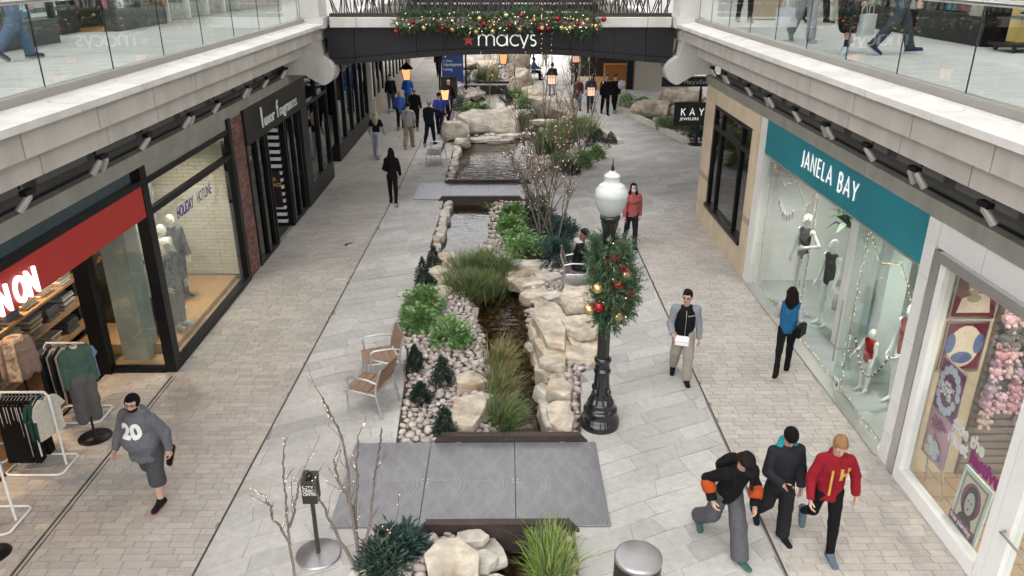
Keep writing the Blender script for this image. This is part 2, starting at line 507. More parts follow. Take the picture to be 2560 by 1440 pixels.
wR = interp([(2, .35), (7.4, .33), (10.4, .54), (12.5, .51), (14.8, .38), (15.6, .31), (16.3, .23), (17, 0), (18.3, -.85), (19.5, -.53), (20.9, -.56), (22.4, -.53),
             (23, -.3), (26.8, .51), (28.9, 1.16), (31, 1.4), (33, 1.5), (35.7, 1.3), (37, .4), (40, 0), (44, 0), (46, -.2), (50, -.5), (66, -.5)])
seamL = interp([(2, -3.76), (24, -3.42), (66, -3.3)])
seamR = interp([(2, 3.27), (20, 3.31), (23, 5.6), (24, 13.0), (66, 13.0)])
faceL = interp([(2, -7.05), (11.95, -7.05), (11.96, -5.8), (25.4, -5.8), (25.5, -7.2), (27.5, -7.2), (27.6, -6.0), (35, -6.2), (66, -6.4)])
faceR = interp([(2, 5.45), (20.9, 5.45), (21.0, 13.0), (66, 13.0)])

ground = put('ground', [(-300, -200, -1.2), (300, -200, -1.2), (300, 500, -1.2), (-300, 500, -1.2)], [(0, 1, 2, 3)], T['soil'])
tag(ground, kind='structure')

# bedding sheet under the pavers (shows as the dark joints), open along the planted creek bed
def strip(name, xa, xb, y0, y1, dy, z, zb, mat, parent=None, kind='structure'):
    ys = np.arange(y0, y1 + 1e-6, dy); V = []; F = []
    for y in ys:
        a, b = float(xa(y)), float(xb(y))
        V += [(a, y, z), (b, y, z), (a, y, zb), (b, y, zb)]
    for i in range(len(ys) - 1):
        k = 4 * i
        F += [(k, k + 1, k + 5, k + 4), (k + 2, k + 6, k + 7, k + 3), (k, k + 4, k + 6, k + 2), (k + 1, k + 3, k + 7, k + 5)]
    n = len(ys) * 4 - 4
    F += [(0, 2, 3, 1), (n, n + 1, n + 3, n + 2)]
    o = put(name, V, F, mat, parent)
    if kind: tag(o, kind=kind)
    return o

sw = strip('sidewalk', lambda y: -9.2, bedL, 2, 66, .2, -.007, -.6, T['grout'])
sw2 = strip('sidewalk', bedR, lambda y: 14.0, 2, 66, .2, -.007, -.6, T['grout'])

def paver_geo(q, top=0.0, ch=.003, dep=.03):
    """q: 4 corners (counter-clockwise); chamfered slab, 12 verts 9 quads."""
    c = q.mean(axis=0)
    d = c - q
    ln = np.linalg.norm(d, axis=1, keepdims=True)
    inn = q + d / np.maximum(ln, 1e-6) * np.minimum(ch * 1.5, ln * .3)
    V = np.zeros((12, 3))
    V[0:4, :2] = q; V[0:4, 2] = top - dep
    V[4:8, :2] = q; V[4:8, 2] = top - ch
    V[8:12, :2] = inn; V[8:12, 2] = top
    return V
PF = []
for i in range(4):
    j = (i + 1) % 4
    PF += [(i, j, 4 + j, 4 + i), (4 + i, 4 + j, 8 + j, 8 + i)]
PF.append((8, 9, 10, 11))
PF = np.array(PF)

def lay(quads, mat, parent, name, nobj=300, ch=.003, lim=6.6):
    """The nearest pavers as objects of their own, the rest joined."""
    rng = np.random.RandomState(3)
    def vis(q):
        c = q.mean(axis=0); return c[1] > lim and abs(c[0]) < .66 * (c[1] * .92 + 2.5) + .1
    order = sorted(range(len(quads)), key=lambda i: (not vis(quads[i]), quads[i].mean(axis=0)[1]))
    near = set(order[:nobj])
    VV = []; FF = []; RR = []
    for i, q in enumerate(quads):
        top = rng.uniform(-.0015, .0015)
        V = paver_geo(q, top, ch)
        if i in near:
            put(name, V, PF, mat, parent)
        else:
            FF.append(PF + 12 * len(VV)); VV.append(V); RR += [rng.rand()] * 9
    if VV:
        o = put(name, np.concatenate(VV), np.concatenate(FF), mat, parent, rnd=RR)
        tag(o, kind='stuff')

def rect(x0, x1, y0, y1):
    return np.array([(x0, y0), (x1, y0), (x1, y1), (x0, y1)])

def brick_rows(xa, xb, y0, y1, pitch, lmin, lmax, seed, gap=.0055):
    rng = random.Random(seed); out = []
    y = y0
    while y < y1:
        p = pitch * rng.uniform(.94, 1.06)
        a, b = float(xa(y + p / 2)), float(xb(y + p / 2))
        x = a - rng.uniform(0, lmax)
        while x < b:
            L = rng.uniform(lmin, lmax)
            u, v = max(x, a), min(x + L, b)
            if v - u > .04: out.append(rect(u + .0045, v - .0045, y + gap / 2, y + p - gap / 2))
            x += L
        y += p
    return out
lay(brick_rows(faceL, lambda y: seamL(y) - .012, 4.5, 60, .116, .20, .37, 5), T['brick_pave'], sw, 'brick')
lay(brick_rows(lambda y: seamR(y) + .012, faceR, 4.5, 23.5, .116, .20, .37, 6), T['brick_pave'], sw2, 'brick')

def fcur(x):
    return .48 * x + .03 * sin(1.5 * x + .6) + .02 * sin(3.7 * x)
def stone_rows(xa, xb, x_lo, x_hi, y0, y1, seed, pitch=.34, lmin=.42, lmax=.98, gap=.005):
    """Wavy diagonal courses clipped at the two borders xa(y) < x < xb(y)."""
    rng = random.Random(seed); out = []
    xs = np.linspace(x_lo, x_hi, 500); fx = np.array([fcur(t) for t in xs])
    def ends(yb):
        yy = yb + fx
        ok = (xs > xa(yy)) & (xs < xb(yy)) & (yy > y0) & (yy < y1)
        if ok.sum() < 3: return None
        i = np.where(ok)[0]
        return xs[i[0]], xs[i[-1]]
    k0 = int((y0 - fx.max()) / pitch) - 1; k1 = int((y1 - fx.min()) / pitch) + 1
    for k in range(k0, k1):
        yb = k * pitch
        e0, e1 = ends(yb + gap / 2), ends(yb + pitch - gap / 2)
        if e0 is None or e1 is None: continue
        lo0, hi0 = e0; lo1, hi1 = e1
        x = min(lo0, lo1) - rng.uniform(0, lmax); cuts = []
        while x < max(hi0, hi1):
            x += rng.uniform(lmin, lmax); cuts.append((x, x - rng.uniform(-.04, .2)))
        pa = (lo0, lo1)
        for cb, ct in cuts + [(99, 99)]:
            b0 = min(max(cb, lo0), hi0); b1 = min(max(ct, lo1), hi1)
            if b0 - pa[0] > .02 and b1 - pa[1] > .02:
                q = np.array([(pa[0] + gap / 2, yb + gap / 2 + fcur(pa[0])), (b0 - gap / 2, yb + gap / 2 + fcur(b0)),
                              (b1 - gap / 2, yb + pitch - gap / 2 + fcur(b1)), (pa[1] + gap / 2, yb + pitch - gap / 2 + fcur(pa[1]))])
                out.append(q)
            pa = (b0, b1)
    return out
lay(stone_rows(lambda y: seamL(y) + .012, bedL, -4, -1, 4.5, 64, 8), T['stone_pave'], sw, 'paving_stone', ch=.003)
lay(stone_rows(bedR, lambda y: np.minimum(seamR(y), faceR(y)) - .012, .3, 13, 4.5, 64, 9), T['stone_pave'], sw2, 'paving_stone', ch=.003)

# expansion seams and the slot drain
for nm, fn, y0, y1 in (('seam', seamL, 3, 60), ('seam', seamR, 3, 22.9)):
    ys = np.arange(y0, y1, .5); V = []; F = []
    for y in ys: V += [(float(fn(y)) - .012, y, -.003), (float(fn(y)) + .012, y, -.003)]
    for i in range(len(ys) - 1): F.append((2 * i, 2 * i + 1, 2 * i + 3, 2 * i + 2))
    put(nm, V, F, T['seam'], sw if fn is seamL else sw2)
bx('slot_drain', T['seam'], sw, -5.82, -5.79, 3, 11.8, -.02, .004)
bx('slot_drain', T['seam'], sw, -5.75, -5.735, 3, 11.8, -.02, .004)

# creek bed terrain
def zbed(x, y):
    d = np.minimum(x - wL(y), wR(y) - x)
    t = np.clip((d + .28) / .42, 0, 1); t = t * t * (3 - 2 * t)
    bot = np.where(y < 16.7, -.52, -.36)
    return (1 - t) * -.05 + t * bot
def water_z(y): return -.30 if y < 16.75 else -.14
ys = np.concatenate([np.arange(2, 24, .14), np.arange(24, 66.1, .35)]); ns = 54
V = []; F = []
for y in ys:
    a, b = float(bedL(y)), float(bedR(y))
    for x in np.linspace(a, b, ns):
        V.append((x, y, float(zbed(x, y)) + .02 * noise.noise(Vector((x * 3, y * 3, 0)))))
for i in range(len(ys) - 1):
    for j in range(ns - 1):
        F.append((i * ns + j, i * ns + j + 1, (i + 1) * ns + j + 1, (i + 1) * ns + j))
bed = put('creek_bed', V, F, T['creekbed'], smooth=True); tag(bed, kind='structure')
def wsheet(y0, y1, z):
    V = []; F = []
    yy = np.arange(y0, y1 + .01, .2)
    for y in yy:
        a, b = float(wL(y)) - .3, float(wR(y)) + .3
        V += [(max(a, float(bedL(y)) + .02), y, z), (min(b, float(bedR(y)) - .02), y, z)]
    for i in range(len(yy) - 1): F.append((2 * i, 2 * i + 1, 2 * i + 3, 2 * i + 2))
    return tag(put('water', V, F, T['water']), kind='structure')
wsheet(3, 16.7, -.30); wsheet(16.9, 44.8, -.14)

# side bed beside the diagonal walk
side_poly = [(7.2, 30.9), (5.65, 38.0), (7.0, 39.6), (12.4, 39.0), (12.4, 31.2)]
sb = MB().prism(side_poly[::-1], -.5, .02).put('planting_bed', T['soil']); tag(sb, kind='structure')

# stone kerbs of the diagonal walk
def kerb(p0, p1, wd, h):
    t = thing('kerb', 'pale stone kerb edging the diagonal walk beside the ' + ('reed bed' if p0[0] < 6 else 'jeweler sign bed'), 'kerb', (p0[0], p0[1], 0))
    d = Vector((p1[0] - p0[0], p1[1] - p0[1])); L = d.length; d.normalize(); n = Vector((-d.y, d.x)); k = int(L / 1.2)
    for i in range(k):
        a = Vector(p0) + d * (L * i / k + .004); b = Vector(p0) + d * (L * (i + 1) / k - .004)
        poly = [tuple(a), tuple(b), tuple(b + n * wd), tuple(a + n * wd)]
        MB().prism(poly, -.3, h).put('kerbstone', T['precast2'], t)
kerb((4.72, 30.5), (3.65, 35.2), .26, .16)
kerb((7.1, 30.6), (5.5, 38.2), -.28, .16)

# ================================================================== LEDGES, WALKWAYS, GLASS RAILINGS, BRIDGE
def brickmat(name, c1, c2, cm, sx, sy, mort=.02, rough=.7, rot=0.0):
    m = M(name, c1, rough)
    N = m.node_tree.nodes; L = m.node_tree.links; p = N['Principled BSDF']
    g = N.new('ShaderNodeNewGeometry'); mp = N.new('ShaderNodeMapping'); mp.inputs['Rotation'].default_value = (0, 0, rot)
    b = N.new('ShaderNodeTexBrick'); b.inputs['Scale'].default_value = 1.0
    b.inputs['Color1'].default_value = c1 + (1,); b.inputs['Color2'].default_value = c2 + (1,); b.inputs['Mortar'].default_value = cm + (1,)
    b.inputs['Brick Width'].default_value = sx; b.inputs['Row Height'].default_value = sy; b.inputs['Mortar Size'].default_value = mort * sy
    L.new(g.outputs['Position'], mp.inputs[0]); L.new(mp.outputs[0], b.inputs['Vector'])
    no = N.new('ShaderNodeTexNoise'); no.inputs['Scale'].default_value = 4.0; L.new(mp.outputs[0], no.inputs['Vector'])
    mx = N.new('ShaderNodeMix'); mx.data_type = 'RGBA'; mx.blend_type = 'MULTIPLY'; mx.inputs[0].default_value = .35
    L.new(b.outputs['Color'], mx.inputs[6]); L.new(no.outputs['Color'], mx.inputs[7])
    h = N.new('ShaderNodeHueSaturation'); h.inputs['Saturation'].default_value = .0; L.new(no.outputs['Color'], h.inputs['Color'])
    L.new(h.outputs[0], mx.inputs[7])
    L.new(mx.outputs[2], p.inputs['Base Color'])
    return m
T['upper_pave'] = brickmat('upper_pave', (.62, .61, .58), (.52, .51, .49), (.36, .35, .34), .42, .075, .05)

def section(poly, y0, y1, side):
    """Extrude an (a, z) profile along y on one side of the mall."""
    pts = [(side * a, z) for a, z in poly]
    if side < 0: pts = pts[::-1]
    n = len(pts)
    V = [(x, y0, z) for x, z in pts] + [(x, y1, z) for x, z in pts]
    F = [tuple(range(n)), tuple(range(n, 2 * n))[::-1]] + [(i, n + i, n + (i + 1) % n, (i + 1) % n) for i in range(n)]
    return V, F

def ledge(side, k, fac, y_first, side_word):
    root = thing('ledge', 'stepped pale precast ledge of the upper walkway above the %s' % side_word, 'ledge', (side * 4.6 * k, 2, 4.38))
    P = 1.6
    y = y_first
    while y < 62:
        if y < 20.9 or y > 25.4:
            y1 = min(y + P, 20.95) if y < 20.9 else y + P
            g = .011
            V, F = section([(4.44 * k, 5.09), (4.44 * k, 5.17), (4.76 * k, 5.19), (4.78 * k, 5.212), (4.895 * k, 5.216), (4.895 * k, 5.09)], y + g, y1 - g, side)
            put('coping_stone', V, F, T['precast'], root)
            V, F = section([(4.68 * k, 4.74), (4.68 * k, 5.085), (4.80 * k, 5.085), (4.80 * k, 4.74)], y + .8 + g, min(y1 + .8, 21.2 if y < 20.9 else 99) - g, side)
            put('fascia_panel', V, F, T['precast2'], root)
            V, F = section([(5.0 * k, 4.38), (5.0 * k, 4.735), (5.14 * k, 4.735), (5.14 * k, 4.38)], y + g, y1 - g, side)
            put('fascia_panel', V, F, T['precast2'], root)
        y += P
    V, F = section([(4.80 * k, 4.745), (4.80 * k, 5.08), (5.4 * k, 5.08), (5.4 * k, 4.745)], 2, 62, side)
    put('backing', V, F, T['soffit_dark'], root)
    # walkway slab with its paving
    V, F = section([(4.90 * k, 5.10), (4.90 * k, 5.16), (13.5, 5.16), (13.5, 5.10)], 0, 62, side)
    tag(put('walkway', V, F, T['upper_pave']), kind='structure')
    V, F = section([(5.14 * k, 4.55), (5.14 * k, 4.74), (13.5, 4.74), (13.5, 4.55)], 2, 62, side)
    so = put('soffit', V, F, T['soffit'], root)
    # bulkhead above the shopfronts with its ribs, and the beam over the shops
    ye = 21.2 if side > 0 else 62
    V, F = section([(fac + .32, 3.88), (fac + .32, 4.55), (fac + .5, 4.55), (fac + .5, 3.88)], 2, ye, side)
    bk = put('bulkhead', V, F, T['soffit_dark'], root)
    for i in range(int((min(ye, 24) - 3) / 1.6)):
        yy = 3.2 + i * 1.6
        V, F = section([(5.14 * k, 4.44), (5.14 * k, 4.549), (fac + .319, 4.549), (fac + .319, 4.30)], yy, yy + .09, side)
        put('rib', V, F, T['soffit'], root)
        V, F = section([(fac + .28, 3.96), (fac + .28, 4.28), (fac + .318, 4.28), (fac + .318, 3.96)], yy + .2, yy + 1.5, side)
        put('louvre_panel', V, F, T['soffit'], root)
    y = 2.0
    while y < ye - .1:
        y1 = min(y + 3.1, ye)
        V, F = section([(fac - .06, 3.665), (fac - .06, 3.88), (fac + .34, 3.88), (fac + .34, 3.665)], y + .004, y1 - .004, side)
        put('beam_casing', V, F, T['beam'], root)
        y = y1
    V, F = section([(fac + .05, 3.90), (fac + .05, 3.93), (fac + .08, 3.93), (fac + .08, 3.90)], 2, ye, side)
    put('conduit', V, F, T['black'], root)
    return root
ledge(-1, 1.058, 5.80, 2.29, 'red clothing store')
ledge(1, 1.0, 5.45, 1.66, 'teal swimwear store')

def railing(side, a, y_first, pitch, k, word):
    root = thing('glass_railing', 'frameless glass railing with steel handrail on the walkway above the %s' % word, 'railing', (side * a, 4, 5.16))
    V, F = section([(a - .095, 5.165), (a - .095, 5.305), (a + .07, 5.305), (a + .07, 5.165)], 1.0, 20.95, side)
    put('curb', V, F, T['curbmetal'], root)
    y = y_first - pitch * 5
    while y < 20.9:
        y1 = min(y + pitch, 20.93)
        V, F = section([(a - .008, 5.306), (a - .008, 6.205), (a + .008, 6.205), (a + .008, 5.306)], y + .008, y1 - .008, side)
        put('glass_panel', V, F, T['railglass'], root)
        V, F = section([(a - .006, 5.306), (a - .006, 6.20), (a + .006, 6.20), (a + .006, 5.306)], y1 - .0065, y1 + .0065, side)
        put('joint_gasket', V, F, T['black'], root)
        y = y1
    MB().tube([(side * a, -1, 6.235), (side * a, 20.95, 6.235)], .036, 14).put('handrail', T['steel'], root)
railing(-1, 5.25, 9.04, 1.665, 1.058, 'red clothing store')
railing(1, 5.0, 8.49, 1.60, 1.0, 'teal swimwear store')

# corbelled stone piers where the footbridge lands
def pier(side, k, word):
    root = thing('bridge_pier', 'pale stone pier with a round corbel where the footbridge meets the %s walkway' % word, 'pier', (side * 4.9, 21.3, 3.5))
    y0, y1 = 20.97, 21.75
    a0 = 4.40 * k
    # corbel: block with a rounded nose below
    cx, cz, r = a0 + .20, 3.98, .34
    poly = [(cx + .95, 4.75), (cx + .95, 3.90), (cx + .42, 3.90), (cx + .30, 3.82)] + [(cx + r * cos(radians(t)), cz + r * sin(radians(t))) for t in range(270, 105, -12)] + [(cx - .02, 4.36), (cx + .04, 4.75)]
    V, F = section(poly, y0, y1, side)
    put('corbel', V, F, T['precast'], root)
    V, F = section([(a0 + .18, 4.755), (a0 + .18, 5.06), (a0 + 1.1, 5.06), (a0 + 1.1, 4.755)], y0 + .01, y1, side)
    put('impost', V, F, T['precast2'], root)
    V, F = section([(a0 + .02, 5.065), (a0 + .02, 5.34), (a0 + .75, 5.34), (a0 + .75, 5.065)], y0 - .03, y1 + .25, side)
    put('cap_stone', V, F, T['precast'], root)
    V, F = section([(a0 + .12, 5.345), (a0 + .12, 7.6), (a0 + .62, 7.6), (a0 + .62, 5.345)], y0 + .03, y1 + .2, side)
    put('shaft', V, F, T['precast'], root)
    return root
pier(-1, 1.058, 'perfume shop side'); pier(1, 1.0, 'jeweler side')

# footbridge
br = thing('footbridge', 'dark arched footbridge with white coping and reed ironwork railing', 'footbridge', (0, 21.4, 4.1))
XL, XR = -4.72, 4.50
def arch(x):
    u = min(1, abs(x - .1) / 4.5)
    if u < .72: return 4.45 - .17 * (u / .72) ** 2
    return 4.28 - .10 * (u - .72) / .28
joints = [XL, -4.0, -2.35, -1.55, -.65, .55, 1.75, 2.9, 3.75, XR]
for i in range(len(joints) - 1):
    a, b = joints[i] + .006, joints[i + 1] - .006
    xs = np.linspace(a, b, 5)
    poly = [(x, arch(x) + .10) for x in xs] + [(b, 5.06), (a, 5.06)]
    MB().prism(poly, 21.46, 21.40, ax='y').put('fascia_panel', T['fascia'], br)
    poly = [(x, arch(x) - .06) for x in xs] + [(x, arch(x) + .09) for x in xs[::-1]]
    MB().prism(poly, 21.52, 21.36, ax='y').put('flange', T['fascia'], br)
xs = np.linspace(XL, XR, 15)
MB().prism([(x, arch(x)) for x in xs] + [(XR, 5.12), (XL, 5.12)], 25.3, 21.47, ax='y').put('deck_box', T['fascia'], br)
cj = [XL + .12, -3.9, -2.3, -.75, .8, 2.35, 3.75, XR - .12]
for i in range(len(cj) - 1):
    bx('coping_stone', T['precast'], br, cj[i] + .005, cj[i + 1] - .005, 21.30, 21.95, 5.065, 5.315, c=.012)
bx('rail_channel', T['ironbrown'], br, XL + .1, XR - .1, 21.50, 21.66, 5.316, 5.41)
bx('deck', T['upper_pave'], br, XL, XR, 21.96, 25.25, 5.121, 5.165)
rng = random.Random(4)
def reed(dx, h, bend):
    m = MB(); pts = []
    for i in range(6):
        t = i / 5
        pts.append((dx * t + bend * sin(pi * t), .012 * sin(3 * t), h * t))
    m.tube(pts, [.017, .016, .015, .013, .011, .007], 5)
    return m.mesh('reed', [T['ironbrown']])
reeds = [reed(.10, .86, .03), reed(-.10, .83, -.03), reed(.02, .88, .02), reed(-.2, .80, -.05), reed(.18, .82, .04), reed(0, .86, -.02)]
for yy in (21.58, 25.3):
    x = XL + .2; i = 0
    while x < XR - .15:
        link('reed_bar', reeds[rng.randrange(6)], br, (x, yy + rng.uniform(-.02, .02) - 21.4, 5.41 - 4.1))
        x += rng.uniform(.038, .075) if yy < 22 else .10
    MB().tube([(XL + .1, yy, 6.26), (XR - .1, yy, 6.26)], .028, 10).put('handrail', T['steel'], br)
    for x in (-3.2, -1.65, -.1, 1.45, 3.0):
        bx('post', T['ironbrown'], br, x - .02, x + .02, yy - .02, yy + .02, 5.41, 6.25)

# lettering on the bridge: star and name
def star_mesh(r, dep, rin=.42):
    poly = []
    for i in range(10):
        a = pi / 2 + i * pi / 5; q = r if i % 2 == 0 else r * rin
        poly.append((q * cos(a), q * sin(a)))
    mb = MB(); n = 10
    V = [(x, y, 0) for x, y in poly] + [(x, y, dep) for x, y in poly] + [(0, 0, dep)]
    F = [(i, (i + 1) % n, n + (i + 1) % n, n + i) for i in range(n)] + [(n + i, n + (i + 1) % n, 2 * n) for i in range(n)]
    return V, F
def on_bridge(V, F, x, z, mat, nm):
    m = frame((x, 21.398, z), (1, 0, 0), (0, 0, 1))
    put(nm, [tuple(m @ Vector(p)) for p in V], F, mat, br)
V, F = star_mesh(.165, .03); on_bridge(V, F, -.97, 4.745, T['star'], 'star_emblem')
h = .285
LET = [
    ('m', -.70, [[(0, 0), (0, h)], [(0, .62 * h)] + arc(.72 * h / 2 + .0, .62 * h, .36 * h, .36 * h, 180, 0, 10) + [(.72 * h, 0)], [(.72 * h, .62 * h)] + arc(1.08 * h, .62 * h, .36 * h, .36 * h, 180, 0, 10) + [(1.44 * h, 0)]]),
    ('a', -.22, [arc(.48 * h, .48 * h, .47 * h, .47 * h, 0, 360, 22), [(.97 * h, h), (.97 * h, 0)]]),
    ('c', .135, [arc(.48 * h, .48 * h, .47 * h, .47 * h, 48, 312, 18)]),
    ('y', .385, [[(0, h), (.40 * h, .08 * h)], [(.80 * h, h), (.26 * h, -.42 * h)]]),
    ('s', .665, [arc(.28 * h, .73 * h, .22 * h, .22 * h, 40, 250, 10) + arc(.28 * h, .25 * h, .25 * h, .25 * h, 70, -140, 10)]),
]
for nm, x0, lines in LET:
    mb = strokes(lines, .036, .03); on_bridge(mb.v, mb.f, x0, 4.60, T['letter_white'], 'letter')
V, F = star_mesh(.055, .02, .3); on_bridge(V, F, .70, 4.96, T['letter_white'], 'apostrophe')

# a second footbridge farther along, seen through the reed railing
b2 = thing('footbridge', 'distant dark footbridge glimpsed past the reed railing, white banding along its edge', 'footbridge', (0, 44, 4.3))
bx('deck_box', T['fascia'], b2, -5.6, 5.6, 44, 47, 4.25, 5.12)
bx('band', T['precast'], b2, -5.6, 5.6, 43.94, 43.99, 4.62, 4.70)
bx('coping', T['precast'], b2, -5.6, 5.6, 43.9, 44.2, 5.13, 5.22)
bx('railing_panel', T['black'], b2, -5.6, 5.6, 44.1, 44.16, 5.40, 6.2)
for i in range(9): bx('railing_post', T['precast'], b2, -5.2 + i * 1.3, -5.08 + i * 1.3, 44.0, 44.1, 5.31, 6.3)
MB().tube([(-5.6, 44.1, 6.3), (5.6, 44.1, 6.3)], .05, 8).put('handrail', T['steel'], b2)

# unseen opaque roof ribs, added high above to cut the skylight below
roof = thing('roof', None, None, (0, 20, 15)); tag(roof, kind='structure')
shade_rib_me = MB().box(-12, 12, -.78, .78, 0, .5).mesh('rib', [T['white']])
for i in range(30): link('rib', shade_rib_me, roof, (0, -34 + i * 2.15, 0))

# ================================================================== SHOPS AT GROUND LEVEL
def downlight(p, energy, col, parent, r=.09, name='downlight'):
    """Recessed ceiling lamp: trim ring, glowing disc and its light."""
    o = MB().lathe([(r, -.012), (r, 0), (r * .8, .0), (r * .8, -.008)], 14, p).put('lamp_trim', T['white'], parent)
    MB().lathe([(.001, -.004), (r * .78, -.004)], 14, p, cap=False).put('lamp_disc', T['lampdisc'], parent)
    l = bpy.data.lights.new(name, 'SPOT'); l.energy = energy * .5; l.color = col; l.spot_size = radians(150); l.spot_blend = 1.0; l.shadow_soft_size = .1
    lo = bpy.data.objects.new(name, l); COL.objects.link(lo)
    lo.location = (p[0], p[1], p[2] - .03)
T['lampdisc'] = emat('lamp_disc', (1.0, .85, .65), 4.0)

def pane(parent, name, x, y0, y1, z0, z1, mat=None):
    return bx(name, mat or T['glass'], parent, x - .006, x + .006, y0, y1, z0, z1)
def panex(parent, name, y, x0, x1, z0, z1, mat=None):
    return bx(name, mat or T['glass'], parent, x0, x1, y - .006, y + .006, z0, z1)

def brick_wall(parent, mat, origin, u, n, W, H, bl, bh, gap, seed, dep=.012, limit=300):
    """Running-bond bricks standing proud of their joints; the first ones are objects sharing a mesh, the rest joined."""
    rng = random.Random(seed)
    u = Vector(u); n = Vector(n); o = Vector(origin); up = Vector((0, 0, 1))
    rows = int(H / bh); L = []
    for r in range(rows):
        x = -(bl / 2 if r % 2 else 0)
        while x < W:
            a, b = max(x, 0) + gap / 2, min(x + bl, W) - gap / 2
            if b - a > .02: L.append((a, b, r * bh + gap / 2, (r + 1) * bh - gap / 2))
            x += bl
    full = MB().box(-.5, .5, -.5, .5, 0, 1, c=.0)
    rest = []
    meshes = {}
    pm = wmat(parent).inverted()
    R = Matrix((u, n, up)).transposed().to_4x4()
    for i, (a, b, z0, z1) in enumerate(L):
        d = dep * rng.uniform(.6, 1.25)
        if i < limit:
            key = round(b - a, 2), rng.randrange(3)
            if key not in meshes:
                meshes[key] = MB().box(-(b - a) / 2, (b - a) / 2, 0, d, 0, z1 - z0, c=.004).mesh('brick', [mat])
            m = pm @ Matrix.Translation(o + u * ((a + b) / 2) + up * z0) @ R
            ob = link('brick', meshes[key], parent); ob.matrix_basis = m
        else:
            rest.append((a, b, z0, z1, d))
    if rest:
        mb = MB(); rn = []
        for a, b, z0, z1, d in rest:
            k = len(mb.f)
            mb.box(a, b, 0, d, z0, z1); rn += [rng.random()] * (len(mb.f) - k)
        m = Matrix.Translation(o) @ R
        tag(put('brick', [tuple(m @ Vector(p)) for p in mb.v], mb.f, mat, parent, rnd=rn), kind='stuff')

T['redbrick'] = M('red_brick', (.17, .07, .055), .85, var=.25, scale=14, bump=.4, bscale=60, rnd=.4, hue=.03)
T['whitebrick'] = M('white_brick', (.58, .52, .42), .7, var=.05, scale=12, bump=.3, bscale=40, rnd=.06)
T['concrete'] = M('concrete', (.33, .34, .30), .8, var=.12, scale=2.5, bump=.1)
T['ply'] = M('ply', (.36, .22, .11), .5, var=.15, scale=3, stretch=(6, 1, 1))
T['blueglass'] = M('bluegrey_panel', (.045, .07, .08), .25, var=.1)
T['purple_vinyl'] = M('purple_vinyl', (.06, .05, .20), .5)

# ---------- red clothing store
F0 = -5.8
cs = thing('clothing_store', 'clothing store with red sign band, open entrance and corner display window', 'store', (F0, 9, 0))
bx('sign_band', T['red'], cs, F0 + .02, F0 - .18, 2.0, 11.93, 2.85, 3.36)
bx('sign_trim', T['black'], cs, F0 + .04, F0 - .16, 2.0, 11.93, 3.362, 3.45)
bx('clerestory', T['blueglass'], cs, F0 - .06, F0 - .10, 2.0, 11.8, 3.452, 3.66)
bx('sign_soffit', T['black'], cs, F0 - .18, -7.2, 2.0, 11.9, 2.85, 2.93)
place_text('letter', cs, (F0 + .024, 6.95, 2.885), (0, 1, 0), (0, 0, 1), 'COTTON ON', .46, .03, T['letter_lit'], off=.008, sx=.66)
bx('corner_post', T['black'], cs, F0 + .03, F0 - .16, 11.94, 12.16, .0, 3.66)
bx('jamb', T['black'], cs, -6.88, -7.14, 11.86, 12.06, 0, 2.85)
bx('sill', T['black'], cs, -6.88, F0 - .16, 11.92, 12.04, 0, .10)
panex(cs, 'side_pane', 11.98, -6.88, F0 - .16, .10, 2.85)
# corner display window
bx('sill', T['black'], cs, F0 + .03, F0 - .12, 12.16, 16.12, 0, .12)
bx('transom', T['black'], cs, F0 + .02, F0 - .08, 12.16, 16.12, 2.82, 2.92)
bx('head', T['black'], cs, F0 + .02, F0 - .10, 12.16, 16.12, 3.33, 3.42)
bx('head_panel', T['beam'], cs, F0 - .02, F0 - .12, 12.16, 16.12, 3.422, 3.66)
bx('end_post', T['black'], cs, F0 + .03, F0 - .16, 16.12, 16.30, 0, 3.66)
for y0, y1 in ((12.16, 13.46), (13.47, 14.82), (14.83, 16.12)):
    pane(cs, 'window_pane', F0 - .04, y0, y1, .12, 2.82)
    pane(cs, 'transom_pane', F0 - .04, y0, y1, 2.92, 3.33)
bx('platform', T['wood_floor'], cs, F0 - .20, -7.9, 12.6, 16.0, .0, .22, c=.01)
bx('platform_step', T['ply'], cs, F0 - .12, F0 - .19, 12.4, 16.0, .0, .12)
bx('display_floor', T['ply'], cs, F0 - .12, -7.0, 12.06, 12.58, -.02, .03)
wb = put('end_wall', [(-5.95, 16.06, .22), (-8.0, 16.06, .22), (-8.0, 16.06, 3.4), (-5.95, 16.06, 3.4)], [(0, 1, 2, 3)], T['concrete'], cs)
brick_wall(wb, T['whitebrick'], (-8.0, 16.055, .22), (1, 0, 0), (0, -1, 0), 2.05, 3.15, .26, .082, .009, 3)
bx('pillar', T['concrete'], cs, -6.42, -6.88, 12.34, 12.8, 0, 2.85, c=.01)
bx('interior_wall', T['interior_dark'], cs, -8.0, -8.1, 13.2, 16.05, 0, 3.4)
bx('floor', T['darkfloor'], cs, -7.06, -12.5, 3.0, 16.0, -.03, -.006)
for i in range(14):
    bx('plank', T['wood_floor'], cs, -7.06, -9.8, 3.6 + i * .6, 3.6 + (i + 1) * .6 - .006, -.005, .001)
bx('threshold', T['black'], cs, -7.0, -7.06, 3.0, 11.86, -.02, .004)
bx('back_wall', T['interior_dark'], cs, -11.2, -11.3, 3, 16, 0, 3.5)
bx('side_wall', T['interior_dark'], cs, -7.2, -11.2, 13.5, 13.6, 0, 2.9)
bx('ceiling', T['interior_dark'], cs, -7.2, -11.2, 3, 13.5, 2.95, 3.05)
bx('ceiling', T['interior'], cs, F0 - .12, -8.0, 12.2, 16.05, 3.42, 3.5)
for p in ((-8.4, 7.0, 2.94), (-8.4, 9.6, 2.94), (-8.6, 11.6, 2.94)): downlight(p, 190, (1, .72, .46), cs)
